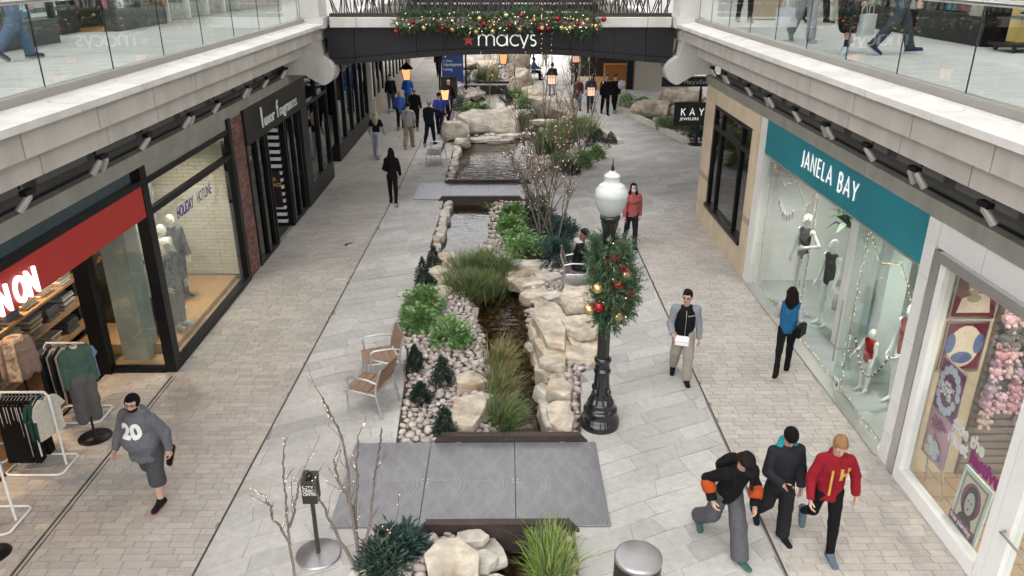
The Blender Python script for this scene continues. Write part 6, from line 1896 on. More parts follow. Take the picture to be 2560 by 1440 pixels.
def person(label, x, y, face, p, z=0.0, near=True, mann=False, name='person', cat='person', group=None):
    """face: direction angle the figure looks along, 0 = away from the camera (+Y), pi = toward it."""
    J = skeleton(p); s = J['s']
    h = .0125 if near else .021
    P, F, mats, mi = body_mesh(J, p, h)
    root = link(name, mkmesh(name, P, F, mats, mi, True), None, (x, y, z), (0, 0, face)); tag(root, label, cat, group)
    seed = x * 3 + y
    C = J['head']; R = J['HR']; q = lambda a, b, c: C + R @ (np.array([a, b, c]) * s)
    def headcut(fn):
        def f(X, Y, Z):
            a, b, c = X - C[0], Y - C[1], Z - C[2]; Q = R.T
            return fn((Q[0, 0] * a + Q[0, 1] * b + Q[0, 2] * c) / s, (Q[1, 0] * a + Q[1, 1] * b + Q[1, 2] * c) / s, (Q[2, 0] * a + Q[2, 1] * b + Q[2, 2] * c) / s)
        return f
    made = {}
    for g in p.get('wear', []):
        k = g[0]; c = g[1]; o = g[2] if len(g) > 2 else {}
        mt = c if not isinstance(c, tuple) else cloth(c, o.get('rough', .85))
        if k in ('top', 'vest', 'sleeves'):
            pr = top_prims(J, p, o.get('ex', .018), o.get('sleeve', 'none' if k == 'vest' else 'long'), o.get('hem', 0), torso=k != 'sleeves', arms=k != 'vest')
            if k == 'sleeves' and o.get('yoke'): pr += [cap(J['shoL'], J['shoR'], (.052 + o.get('ex', .018)) * s, (.052 + o.get('ex', .018)) * s, 1, .04)]
            if o.get('hood'):
                hd = J['neck'] + np.array([0, -.075, .0]) * s
                pr += [cap(J['neck'] + np.array([-.07, -.02, -.01]) * s, hd, .045 * s, .055 * s, 1, .04), cap(J['neck'] + np.array([.07, -.02, -.01]) * s, hd, .045 * s, .055 * s, 1, .04), cap(hd, hd + np.array([0, -.03, -.08]) * s, .06 * s, .045 * s, 1, .04), cap(J['neck'] + np.array([-.05, .05, -.03]) * s, J['neck'] + np.array([.05, .05, -.03]) * s, .028 * s, .028 * s, 1, .04)]
            if o.get('collar'): pr += [cap(J['neck'] + np.array([-.03, 0, -.02]) * s, J['neck'] + np.array([.03, 0, .0]) * s, .066 * s, .066 * s, 1, .02)]
            cutz = None
            if k != 'sleeves':
                zc = J['pel'][2] - (.10 + o.get('hem', 0)) * s
                cutz = lambda X, Y, Z, zc=zc: np.where((np.abs(X) < .30 * s * max(1, p.get('w', 1))), (zc + .012 * np.sin(X * 40) - Z), -1.0) + 0 * Y
                if p.get('lean', 0) > .3 or 'seat' in p: cutz = None
            E = []
            if k != 'vest' and o.get('sleeve', 'long') == 'long': E = [(J['wri' + sd] + J['hd' + sd] * .012, J['hd' + sd], .11) for sd in 'LR']
            P, F = surface_net(pr, h, ends_cut(E, cutz) if (E or cutz) else None, o.get('wob', .0045), seed)
            made[k] = obj_from(o.get('nm', {'top': 'jacket', 'vest': 'vest', 'sleeves': 'sleeves'}[k]), P, F, [mt], root); made[k + '_g'] = (P, F)
        elif k == 'trousers':
            E = []
            for sd in 'LR':
                d_ = J['ank' + sd] - J['knee' + sd]; d_ = d_ / np.linalg.norm(d_)
                E.append(((J['knee' + sd] * .72 + J['ank' + sd] * .28 + d_ * .03) if o.get('short') else J['ank' + sd] + d_ * .02, d_, .17))
            P, F = surface_net(trouser_prims(J, p, o.get('ex', .012), o.get('wide', 0), o.get('short', False)), h, ends_cut(E), o.get('wob', .004), seed + 3)
            obj_from(o.get('nm', 'shorts' if o.get('short') else 'trousers'), P, F, [mt], root)
        elif k == 'shoes':
            for sd in 'LR': shoe(J, sd, mt, cloth(o.get('sole', (.6, .6, .58))), root, h, o.get('boot', 0))
        elif k == 'socks':
            pr = []
            for sd in 'LR': pr.append(cap(J['ank' + sd], J['ank' + sd] * .68 + J['knee' + sd] * .32, .042 * s, .05 * s))
            P, F = surface_net(pr, h); obj_from('socks', P, F, [mt], root)
        elif k == 'hair':
            st = o.get('style', 'short')
            wd = 1 + (p.get('w', 1) - 1) * .3
            pr = [('e', q(0, -.018, .036), (.086 * s, .105 * s, .098 * s), R, 0)]
            if st == 'short':
                pr[0] = ('e', q(0, -.016, .038), (.087 * s * wd, .108 * s, .103 * s), R, 0)
                cf = headcut(lambda a, b, c_: np.maximum(np.minimum(b - .045 + .25 * (c_ - .05), .064 - c_), np.minimum(-.045 - c_ + b * .2, 1.0) if True else 0))
            elif st == 'long':
                L = o.get('len', .42)
                pr += [cap(q(0, -.06, .0), q(0, -.10, -L * .55), .085 * s, .10 * s, .6, .04), cap(q(0, -.10, -L * .55), q(0, -.105, -L), .10 * s, .06 * s, .5, .04), cap(q(-.072, .0, .0), q(-.085, .0, -.17), .03 * s, .035 * s, 1, .03), cap(q(.072, .0, .0), q(.085, .0, -.17), .03 * s, .035 * s, 1, .03)]
                cf = headcut(lambda a, b, c_: np.minimum(b - .04 + .2 * (c_ - .05), .08 - c_))
            else:   # bob
                pr += [cap(q(0, -.05, .0), q(0, -.06, -.10), .088 * s, .080 * s, .8, .04)]
                cf = headcut(lambda a, b, c_: np.minimum(b - .035 + .2 * (c_ - .05), .08 - c_))
            P, F = surface_net(pr, h * .7, cf, .008, seed); obj_from('hair', P, F, [mt], root)
        elif k == 'beard':
            pr = [('e', q(0, .030, -.065), (.064 * s * (1 + (p.get('w', 1) - 1) * .3), .062 * s, .062 * s), R, 0)]
            P, F = surface_net(pr, h * .6, headcut(lambda a, b, c_: np.maximum(c_ + .028 - .5 * np.abs(a), -b * 1 - .01))); obj_from('beard', P, F, [mt], root)
        elif k in ('beanie', 'cap', 'hat'):
            pr = [('e', q(0, -.016, .048), (.089 * s, .108 * s, .100 * s), R, 0)]
            if k == 'beanie': pr.append(('e', q(0, -.016, .035), (.093 * s, .112 * s, .035 * s), R, .015))
            P, F = surface_net(pr, h * .7, headcut(lambda a, b, c_: (.022 if k == 'beanie' else .045) - c_ + .0 * a))
            o_ = obj_from(k, P, F, [mt], root)
            if k == 'cap':
                P, F = surface_net([('e', q(0, .115, .052), (.075 * s, .075 * s, .011 * s), R, 0)], h * .6); obj_from('brim', P, F, [mt], o_)
            if k == 'hat':
                P, F = surface_net([('e', q(0, -.01, .055), (.16 * s, .18 * s, .013 * s), R, 0)], h * .7); obj_from('brim', P, F, [mt], o_)
        elif k == 'mask':
            pr = [('e', q(0, .045, -.052), (.060 * s, .066 * s, .052 * s), R, 0)]
            P, F = surface_net(pr, h * .6, headcut(lambda a, b, c_: .015 - b + 0 * a)); obj_from('face_mask', P, F, [mt], root)
        elif k == 'glasses':
            mb = MB()
            for sx in (-1, 1):
                c0 = [q(sx * .033 + .023 * cos(t_) , .096, .012 + .017 * sin(t_)) for t_ in np.linspace(0, 2 * pi, 13)[:-1]]
                mb.tube([Vector(v) for v in c0], .0028, 5, closed=True); mb.tube([Vector(q(sx * .056, .09, .014)), Vector(q(sx * .082, .0, .012))], .0025, 5)
            mb.tube([Vector(q(-.012, .1, .014)), Vector(q(.012, .1, .014))], .0025, 5)
            mb.put('glasses', [T['lens']], root, False)
        elif k == 'backpack':
            bcx = (J['chest'] + J['waist']) / 2; Rl = rotx(-p.get('lean', 0))
            P, F = surface_net([('e', bcx + Rl @ np.array([0, -.20, .04]) * s, (.15 * s, .10 * s, .22 * s), Rl, 0), ('e', bcx + Rl @ np.array([0, -.28, -.05]) * s, (.11 * s, .06 * s, .11 * s), Rl, .03)], h)
            o_ = obj_from('backpack', P, F, [mt], root)
            for S_ in (-1, 1):
                sh_ = J['shoL' if S_ < 0 else 'shoR'] * .62 + J['neck'] * .38
                MB().tube([Vector(sh_ + np.array([0, -.10, -.02]) * s), Vector(sh_ + np.array([0, 0, .055]) * s), Vector(sh_ + np.array([0, .12, -.06]) * s), Vector(sh_ + np.array([S_ * .03, .10, -.24]) * s)], .016 * s, 6).put('strap', [mt], o_, False)
    return root, J, made

def decal(parent, me_g, text, size, mat, cx, cz, off=.006, sx=.9, bold=.01, back=False):
    """Flat print wrapped onto the front of a garment."""
    P, F = me_g
    bvh = BVHTree.FromPolygons([Vector(v) for v in P], [tuple(int(i) for i in f) for f in F])
    me = text_mesh(text, size, 0, mat, off=bold, sx=sx, align='CENTER')
    bm = bmesh.new(); bm.from_mesh(me)
    bmesh.ops.triangulate(bm, faces=bm.faces)
    for _ in range(2):
        E = [e for e in bm.edges if e.calc_length() > .025]
        if E: bmesh.ops.subdivide_edges(bm, edges=E, cuts=1); bmesh.ops.triangulate(bm, faces=[f for f in bm.faces if len(f.verts) > 3])
    sg = 1 if not back else -1
    for v in bm.verts:
        x, zz = -v.co.x * sg + cx, v.co.y + cz
        hit = bvh.ray_cast(Vector((x, 1.5 * sg, zz)), Vector((0, -sg, 0)))
        yy = hit[0].y + off * sg if hit[0] else 0
        v.co = Vector((x, yy, zz))
    bm.to_mesh(me); bm.free(); me.update()
    return link('print', me, parent)

# ================================================================== DECKS, LAMP POSTS, SEATS, SIGNS, LIGHTS
def plate_mat():
    m = M('etched_plate', (.25, .25, .27), .34, metal=.5, var=.10, scale=2.5)
    N = m.node_tree.nodes; L = m.node_tree.links; p = N['Principled BSDF']; base = p.inputs['Base Color'].links[0].from_socket
    g = N.new('ShaderNodeNewGeometry'); sp = N.new('ShaderNodeSeparateXYZ'); L.new(g.outputs['Position'], sp.inputs[0])
    def mth(op, a, b=None, c=None):
        n = N.new('ShaderNodeMath'); n.operation = op
        for i, v in enumerate((a, b, c)):
            if v is None: continue
            if isinstance(v, (int, float)): n.inputs[i].default_value = v
            else: L.new(v, n.inputs[i])
        return n.outputs[0]
    x, y = sp.outputs['X'], sp.outputs['Y']
    tot = None
    for (fx, amp, fy, ph) in ((3.1, .30, 6.2, 0.0), (3.1, .34, 6.2, 2.6), (1.7, .42, 3.3, 1.1)):
        u = mth('ADD', mth('MULTIPLY', x, fx), mth('MULTIPLY', mth('SINE', mth('ADD', mth('MULTIPLY', y, fy), ph)), amp))
        fr = mth('FRACT', u)
        for c0, wd in ((.5, .016), (.60, .009), (.41, .009)):
            ln = mth('LESS_THAN', mth('ABSOLUTE', mth('SUBTRACT', fr, c0)), wd)
            tot = ln if tot is None else mth('MAXIMUM', tot, ln)
    mx = N.new('ShaderNodeMix'); mx.data_type = 'RGBA'; L.new(mth('MULTIPLY', tot, .26), mx.inputs[0]); L.new(base, mx.inputs[6]); mx.inputs[7].default_value = (.55, .52, .49, 1)
    L.new(mx.outputs[2], p.inputs['Base Color'])
    bp_ = N.new('ShaderNodeBump'); bp_.inputs['Strength'].default_value = .35; bp_.inputs['Distance'].default_value = .006; L.new(mth('SUBTRACT', 1.0, tot), bp_.inputs['Height']); L.new(bp_.outputs[0], p.inputs['Normal'])
    return m
T['plate'] = plate_mat()
T['flange'] = M('rust_flange', (.055, .040, .036), .55, var=.25, scale=6, metal=.2)
def deck(label, x0, x1, y0, y1, cols, flx0, flx1, two=True):
    t = thing('deck_bridge', label, 'footbridge', ((x0 + x1) / 2, (y0 + y1) / 2, 0))
    rows = [(y0, (y0 + y1) / 2), ((y0 + y1) / 2, y1)] if two else [(y0, y1)]
    xs = [x0] + cols + [x1]
    for a, b in rows:
        for i in range(len(xs) - 1):
            bx('steel_plate', T['plate'], t, xs[i] + .004, xs[i + 1] - .004, a + .004, b - .004, .002, .03, c=.003)
    for x in cols:
        for dx in (-.035, .035):
            for dy in (-.035, .035): MB().lathe([(.012, 0), (.010, .004)], 8, (x + dx, (y0 + y1) / 2 + dy, .0305)).put('bolt', T['steel'], t)
    for y, a, b in ((y0 - .05, flx0, flx1), (y1 + .05, flx0 + .05, flx1 + .3)):
        poly = [(a, .0), (a + .12, .13), (b - .12, .13), (b, .0), (b, -.34), (a, -.34)]
        MB().prism([(px_, pz) for px_, pz in poly], y + .035, y - .035, ax='y').put('flange', T['flange'], t)
        bx('flange_cap', T['flange'], t, a + .12, b - .12, y - .055, y + .055, .1305, .142)
    bx('joist', T['flange'], t, flx0 + .1, flx1, y0 + .02, y1 - .02, -.25, .0)
deck('near steel footbridge deck etched with wavy lines across the creek', -2.25, 1.33, 7.84, 9.70, [-1.12, .12], -1.14, .92)
deck('middle steel footbridge deck between the two upper pools', -2.83, .66, 22.6, 24.45, [-1.75, -.55], -2.05, .55, False)
deck('far steel footbridge deck beside the blue directory sign', -2.75, .25, 45.7, 47.2, [-1.3], -2.5, .2, False)

# ---------- lamp posts
T['globe'] = M('milk_glass', (.56, .58, .56), .14, var=.04, scale=2, coat=.5)
T['globe2'] = M('milk_glass_grey', (.44, .48, .455), .2, var=.04, scale=2, coat=.5)  # slightly greyer tone for the lower half of the globe
def lamp_post(label, x, y):
    t = thing('lamp_post', label, 'street lamp', (x, y, 0))
    K = T['blackgloss']
    MB().lathe([(.30, 0), (.30, .11), (.285, .125), (.285, .16), (.27, .18), (.255, .25), (.262, .27), (.262, .30), (.235, .33), (.21, .36), (.215, .40), (.20, .43)], 40, (0, 0, 0)).put('base', K, t, False)
    MB().lathe([(.195, .43), (.165, .50), (.14, .58), (.122, .70), (.112, .84), (.108, .92)], 32, (0, 0, 0), flute=.93, sm=False).put('fluted_bell', K, t, False)
    MB().lathe([(.125, .92), (.13, .94), (.13, .97), (.11, .99), (.11, 1.10), (.128, 1.12), (.128, 1.16), (.105, 1.18)], 28).put('ring', K, t, False)
    MB().lathe([(.092, 1.18), (.088, 2.0), (.080, 3.0)], 24, flute=.90, sm=False).put('pole', K, t, False)
    MB().lathe([(.085, 3.0), (.10, 3.02), (.10, 3.06), (.085, 3.08), (.09, 3.14), (.125, 3.28), (.128, 3.33), (.142, 3.34), (.142, 3.39), (.12, 3.40)], 24).put('capital', K, t, False)
    g = MB().lathe([(.115, 3.40), (.155, 3.44), (.20, 3.53), (.222, 3.62), (.226, 3.68)], 32, cap=False).put('globe', T['globe2'], t, False)
    MB().lathe([(.230, 3.68), (.232, 3.69), (.228, 3.73), (.212, 3.775), (.188, 3.80), (.186, 3.803), (.186, 3.815), (.160, 3.835), (.130, 3.852), (.112, 3.865), (.109, 3.87), (.109, 3.94), (.113, 3.945), (.113, 3.955), (.095, 3.975), (.062, 3.99), (.058, 3.992), (.05, 4.01), (.03, 4.02)], 32).put('globe_top', T['globe'], g, False)
    MB().lathe([(.025, 4.01), (.018, 4.03), (.028, 4.045), (.018, 4.06), (.024, 4.075), (.012, 4.10), (.003, 4.20)], 12).put('finial', K, t, False)
    for i in range(4):
        a = pi / 4 + i * pi / 2
        MB().ball((cos(a) * .135, sin(a) * .135, .62), .045, 10, 0, (1, 1, 1.3)).put('medallion', K, t, False)
    return t
lamp_post('black fluted lamp post with milk glass globe beside the near deck', 1.45, 10.22)
lamp_post('black lamp post farther along, half hidden by its Christmas wreath', 3.55, 39.5)

# ---------- evergreen garlands
T['needle'] = leafmat('needle', (.05, .11, .055), .55, .45, .02)
T['needle2'] = leafmat('needle_pale', (.09, .15, .06), .55, .4, .02)
T['bauble_red'] = M('bauble_red', (.33, .012, .02), .14, metal=.6, var=.05)
T['bauble_gold'] = M('bauble_gold', (.62, .46, .22), .2, metal=.75, var=.05)
T['berry'] = M('berry', (.35, .012, .018), .25, var=.1)
T['cone'] = M('pine_cone', (.09, .055, .035), .8, var=.3, scale=40)
T['bulb_small'] = emat('garland_bulb', (1.0, .70, .38), .8)
def sprigs(C, D, rng, L=.17, nn=20, nl=.055):
    """Pine sprigs: a bundle of thin needles round each twig."""
    n = len(C); D = D / np.maximum(np.linalg.norm(D, axis=1, keepdims=True), 1e-6)
    t = np.tile(np.linspace(.1, 1, nn), n); ci = np.repeat(np.arange(n), nn)
    Lr = np.repeat(L * rng.uniform(.6, 1.25, n), nn)
    P = C[ci] + D[ci] * (t * Lr)[:, None]
    rd = rng.normal(0, 1, (n * nn, 3)); rd /= np.linalg.norm(rd, axis=1, keepdims=True)
    ND = D[ci] * .75 + rd * .8
    V, F = leaves(P, ND, nl * rng.uniform(.7, 1.3, n * nn), .0065, rng, 0, 0)
    return V, F, n * nn
def wreath(name, label, cat, root_loc, C, D, baubles, nberry, rng, ncone=5, nbulb=30, rb=.084):
    t = thing(name, label, cat, root_loc)
    o0 = np.array(root_loc)
    k = rng.rand(len(C)) < .38
    for sel, mt in ((~k, 'needle'), (k, 'needle2')):
        if sel.sum() == 0: continue
        V, F, m = sprigs(C[sel], D[sel], rng)
        put('needles', V, F, T[mt], t, rnd=np.repeat(rng.rand(m), 2))
    for (bx_, by, bz, col) in baubles:
        b = MB().ball((bx_, by, bz), rb, 16).put('bauble', T['bauble_' + col], t)
        MB().lathe([(.012, rb * .95), (.012, rb * 1.18)], 8, (bx_, by, bz)).put('cap', T['bauble_gold'], b)
    for i in range(nberry):
        fr_ = np.where(C[:, 1] < np.quantile(C[:, 1], .3))[0]; c = C[fr_[rng.randint(len(fr_))]] + np.array([0, -.04, 0]); m = MB()
        dd = c - C.mean(0)
        for j in range(14): m.ball(c + np.array([0, -.05, 0]) + rng.normal(0, .035, 3), .0105, 6)
        m.put('berry_cluster', T['berry'], t)
    for i in range(ncone):
        c = C[rng.randint(len(C))] + np.array([0, -.07, 0]); m = MB()
        for j in range(22): 
            a = j * 2.4; zz = j / 22
            m.ball(c + np.array([cos(a) * .028 * (1.1 - zz), sin(a) * .028 * (1.1 - zz), zz * .09 - .045]), .011, 5)
        m.put('pine_cone', T['cone'], t)
    m = MB()
    for i in range(nbulb): m.ball(C[rng.randint(len(C))] + D[rng.randint(len(C))] * .05 + np.array([0, -.03, 0]), .008 if root_loc[1] < 15 else .013, 6)
    tag(m.put('light_bulbs', [T['bulb_small']], t), kind='stuff')
    return t
def post_wreath(label, x, y, z0, z1, seed, baubles, wd=.28):
    rng = np.random.RandomState(seed); n = 1300
    t = rng.beta(1.2, 1.0, n); a = rng.uniform(0, 2 * pi, n)
    r = wd * (.55 + .5 * np.sin(t * 2.6 + .3)) * rng.uniform(.35, 1.0, n)
    sx = .07 + .05 * np.sin(t * 5)
    C = np.stack([x + sx + np.cos(a) * r, y + np.sin(a) * r, z0 + t * (z1 - z0)], 1)
    D = np.stack([np.cos(a), np.sin(a), rng.normal(-.25, .5, n)], 1)
    k = 40   # long drooping tail sprigs
    aa = rng.uniform(0, 2 * pi, k); C2 = np.stack([x + .04 + np.cos(aa) * .08, y + np.sin(aa) * .08, z0 + rng.uniform(-.12, .25, k)], 1); D2 = np.stack([np.cos(aa) * .5 + .2, np.sin(aa) * .5, np.full(k, -1.0)], 1)
    return wreath('wreath', label, 'wreath', (x, y, z0), np.concatenate([C, C2]), np.concatenate([D, D2]), baubles, 12, rng)
LX, LY = 1.45, 10.22
post_wreath('long Christmas wreath with red and gold baubles tied to the near lamp post', LX, LY, 1.80, 3.08, 3,
    [(LX + .12, LY - .27, 2.47, 'red'), (LX + .23, LY - .22, 2.60, 'gold'), (LX - .13, LY - .27, 2.12, 'red'), (LX - .16, LY - .25, 2.40, 'gold'), (LX - .26, LY - .2, 2.05, 'gold'), (LX + .15, LY - .25, 1.97, 'gold')])
post_wreath('bushy Christmas wreath on the lamp post beyond the bridge', 3.55, 39.5, 2.0, 4.1, 5, [(3.6, 39.05, 2.6, 'red'), (3.4, 39.05, 3.4, 'red'), (3.8, 39.1, 3.1, 'gold'), (3.45, 39.0, 3.0, 'red')], .5)
rng = np.random.RandomState(9); n = 2300
gx = rng.uniform(-2.85, 2.45, n); ga = rng.uniform(0, 2 * pi, n); gr = .19 * np.sqrt(rng.uniform(.05, 1, n)) * (1 + .25 * np.sin(gx * 4)) * np.minimum(1, np.minimum(gx + 2.95, 2.6 - gx) * 2 + .3)
C = np.stack([gx, 21.17 + np.cos(ga) * gr * .7, 5.21 + .05 * np.sin(gx * 2.3) + np.sin(ga) * gr], 1)
D = np.stack([rng.normal(0, .6, n), np.cos(ga) - .25, np.sin(ga)], 1)
BB = [(-2.82, 4.99, 'red'), (-2.38, 5.22, 'red'), (-2.1, 5.08, 'gold'), (-1.62, 5.07, 'red'), (-1.36, 5.04, 'gold'), (-.66, 5.3, 'gold'), (-.55, 5.17, 'red'), (-.75, 4.98, 'gold'), (.03, 5.38, 'gold'), (.13, 5.14, 'red'), (-.32, 4.99, 'gold'), (.42, 5.38, 'red'), (.38, 5.05, 'gold'), (.76, 5.28, 'gold'), (.88, 5.06, 'red'), (.96, 5.08, 'gold'), (1.12, 5.06, 'red'), (1.36, 5.3, 'red'), (1.46, 5.08, 'gold'), (1.68, 5.08, 'gold'), (1.86, 5.18, 'red'), (2.12, 5.28, 'gold'), (2.34, 5.12, 'gold'), (2.55, 5.29, 'red')]
wreath('garland', 'evergreen Christmas garland with baubles draped along the dark footbridge', 'garland', (-.2, 21.2, 4.95), C, D * 1.2, [(a, 20.98, b, c) for a, b, c in BB], 10, rng, 4, 120, .068)

# ---------- armchairs
T['slatwood'] = M('slat_wood', (.25, .155, .10), .5, var=.22, scale=7, stretch=(1, 10, 10))
T['slatgrey'] = M('slat_grey', (.12, .105, .10), .6, var=.2, scale=7)
def chair(label, x, y, face, W=.56, wood='slatwood', group=None):
    t = thing('armchair', label, 'chair', (x, y, 0), face, group)
    A = T['alum']; hw = W / 2
    for sx in (-1, 1):
        X = sx * (hw + .02)
        MB().tube([(X, .26, 0), (X, .26, .44)], .019, 8).put('leg', A, t, False)
        MB().tube([(X, -.34, 0), (X, -.25, .40), (X, -.27, .58), (X, -.36, .86)], .019, 8).put('leg', A, t, False)
        MB().tube([(X, .22, .43), (X, .24, .62), (X, .18, .665), (X, -.10, .66), (X, -.27, .62)], .017, 8).put('armrest', A, t, False)
        MB().tube([(X, .26, .42), (X, -.25, .40)], .015, 8).put('side_rail', A, t, False)
    MB().tube([(-hw, -.25, .40), (hw, -.25, .40)], .014, 8).put('cross_rail', A, t, False)
    for i in range(4):
        y0 = -.24 + i * .135
        MB().box(-hw, hw, y0, y0 + .122, .425 - .006 * (i == 1), .447, c=.005).put('seat_slat', T[wood], t, False)
    for i in range(3):
        z0 = .50 + i * .125; yb = -.255 - (z0 - .5) * .28
        M4 = Matrix.Translation((0, yb, z0)) @ Matrix.Rotation(.27, 4, 'X')
        MB().box(-hw, hw, -.012, .012, 0, .112, c=.005, M=M4).put('back_slat', T[wood], t, False)
    return t
fa = lambda dx, dy: atan2(-dx, dy)
chair('brown slatted armchair beside the cobbles, back against the small evergreens', -2.17, 10.78, fa(-.95, .33))
chair('brown slatted armchair behind the other, angled the opposite way', -2.15, 11.75, fa(-.93, -.36))
chair('grey slatted bench with arms near the fish pool and the rounded boulder', -2.5, 27.3, fa(-1, .05), 1.1, 'slatgrey')
chair('grey slatted armchair under the seated man by the mulch bed', 1.56, 15.75, fa(1, -.1), .56, 'slatgrey')
chair('grey slatted bench far off under the person in blue', 1.75, 49.0, fa(.9, -.3), 1.2, 'slatgrey')

# ---------- litter bin
bn = thing('litter_bin', 'round brown metal litter bin with a brushed lid', 'bin', (1.36, 6.25, 0))
MB().lathe([(.235, 0), (.24, .03), (.245, .90), (.235, .92)], 36).put('drum', M('bin_bronze', (.075, .062, .055), .3, metal=.7, var=.08, scale=3), bn, False)
MB().lathe([(.248, .92), (.250, .95), (.243, .965), (.22, .975), (.001, .985)], 36).put('lid', M('bin_lid', (.42, .41, .42), .3, metal=.7, var=.08, scale=5), bn, False)
for i in range(18):
    a = 2 * pi * i / 18
    MB().box(-.002, .002, .2455, .249, .15, .72, M=Matrix.Rotation(a, 4, 'Z')).put('slot', T['black'], bn, False)

# ---------- collection box on a stand
cbx = thing('collection_box', 'dark metal collection box on a post with a small black animal figure on top', 'box stand', (-2.28, 7.38, 0))
MB().lathe([(.27, 0), (.272, .015), (.25, .028), (.001, .034)], 36).put('base', M('stand_steel', (.40, .39, .40), .3, metal=.8, var=.06), cbx, False)
MB().box(-.02, .02, -.02, .02, .03, .82).put('post', T['ironbrown'], cbx, False)
b_ = MB().prism([(-.085, -.085), (.085, -.085), (.085, .085), (-.085, .085)], .82, 1.10).add([(-.09, -.09, 1.10), (.09, -.09, 1.10), (.09, .09, 1.16), (-.09, .09, 1.16), (-.09, -.09, 1.09), (.09, -.09, 1.09), (.09, .09, 1.09), (-.09, .09, 1.09)], [(0, 1, 2, 3), (4, 7, 6, 5), (0, 4, 5, 1), (1, 5, 6, 2), (2, 6, 7, 3), (3, 7, 4, 0)]).put('box', T['ironbrown'], cbx, False)
for i, s_ in enumerate(('CITY', 'CREEK', 'CENTER')):
    place_text('lettering', cbx, (-2.28 - .072, 7.38 - .0865, 1.035 - i * .048), (1, 0, 0), (0, 0, 1), s_, .055, .001, T['letter_matte'], off=.001, sx=(1.1, .9, .76)[i])
P_, F_ = surface_net([('e', (0, 0, .045), (.035, .045, .05), None, 0), ('e', (-.012, -.03, .105), (.026, .03, .026), None, .02), ('e', (-.02, -.058, .10), (.012, .02, .011), None, .01), cap(np.array([.02, -.03, .05]), np.array([.02, -.04, .005]), .012, .012), cap(np.array([-.025, -.03, .05]), np.array([-.028, -.045, .005]), .012, .012), ('e', (-.03, -.022, .13), (.008, .006, .010), None, .004), ('e', (.006, -.022, .13), (.008, .006, .010), None, .004)], .006)
put('animal_figure', P_ + np.array([0, 0, 1.12]), F_, T['blackgloss'], cbx, smooth=True, world=False)

# ---------- jeweler sign on a post
ks = thing('sign_post', 'black jeweler blade sign on a post with a round foot', 'sign', (7.55, 30.3, 0))
MB().lathe([(.30, 0), (.30, .04), (.28, .05)], 28).put('foot', T['black'], ks, False)
MB().box(-.05, .05, -.05, .05, .05, 2.15).put('post', T['black'], ks, False)
MB().lathe([(.03, 2.15), (.05, 2.2), (.03, 2.26), (.002, 2.34)], 10).put('finial', T['black'], ks, False)
bx('sign_panel', T['blackpanel'], ks, 6.58, 7.92, 30.14, 30.24, .80, 1.66)
bx('sign_rim', T['black'], ks, 6.56, 7.94, 30.16, 30.22, .78, 1.68)
word('KAY', .27, .035, .01, T['letter_white'], (6.82, 30.139, 1.18), (1, 0, 0), (0, 0, 1), ks, gap=.62)
place_text('lettering', ks, (6.80, 30.137, 1.0), (1, 0, 0), (0, 0, 1), 'JEWELERS', .145, .004, T['letter_white'], off=.001, sx=1.05, space=1.12)
# hanging direction sign
hs_ = thing('hanging_sign', 'dark blue hanging direction sign over the side passage', 'sign', (6.2, 25.6, 2.9))
T['navy'] = M('sign_navy', (.012, .016, .032), .4, var=.05)
bx('panel', T['navy'], hs_, 5.08, 8.6, 25.55, 25.65, 2.93, 3.235)
bx('rim', T['alum'], hs_, 5.06, 8.62, 25.54, 25.66, 3.237, 3.255)
for x in (5.7, 7.9): bx('hanger', T['black'], hs_, x - .03, x + .03, 25.57, 25.63, 3.256, 4.55)
place_text('lettering', hs_, (5.80, 25.547, 3.02), (1, 0, 0), (0, 0, 1), "Macy's/East", .19, .003, T['letter_matte'], sx=.9)
# blue directory between posts
ds = thing('directory_sign', 'blue directory sign with white lettering between two dark posts', 'sign', (-2.95, 44.6, 0))
T['dirblue'] = M('directory_blue', (.02, .055, .19), .4, var=.04)
poly = [(-3.55, .5)] + [(-2.95 + .6 * cos(radians(t_)), 2.95 + .16 * sin(radians(t_))) for t_ in range(180, -1, -20)] + [(-2.35, .5)]
MB().prism(poly, 44.66, 44.6, ax='y').put('panel', T['dirblue'], ds)
for i, (s_, z_, sz) in enumerate((("Macy's", 2.32, .27), ('Customer Service', 2.08, .16), ('to Upper', 1.58, .16), ('Nordstrom', 1.34, .26), ('Parking', 1.1, .2))):
    place_text('lettering', ds, (-3.46, 44.598, z_), (1, 0, 0), (0, 0, 1), s_, sz, .002, T['letter_matte'], sx=.85)
for z_ in (2.72, 1.86): MB().add(*star_mesh(.1, .004, .35), M=frame((-3.36, 44.598, z_), (1, 0, 0), (0, 0, 1))).put('arrow_mark', T['letter_matte'], ds)
for x in (-3.7, -2.2): MB().tube([(x, 44.63, 0), (x, 44.63, 3.1)], .05, 10).put('post', T['black'], ds); 
rb_ = thing('litter_bin', 'dark square litter bin behind the blue directory sign', 'bin', (-2.95, 41.6, 0))
MB().box(-.42, .42, -.3, .3, 0, 1.1, c=.02).put('body', T['ironbrown'], rb_, False); MB().box(-.44, .44, -.32, .32, 1.101, 1.16, c=.01).put('lid', T['black'], rb_, False)

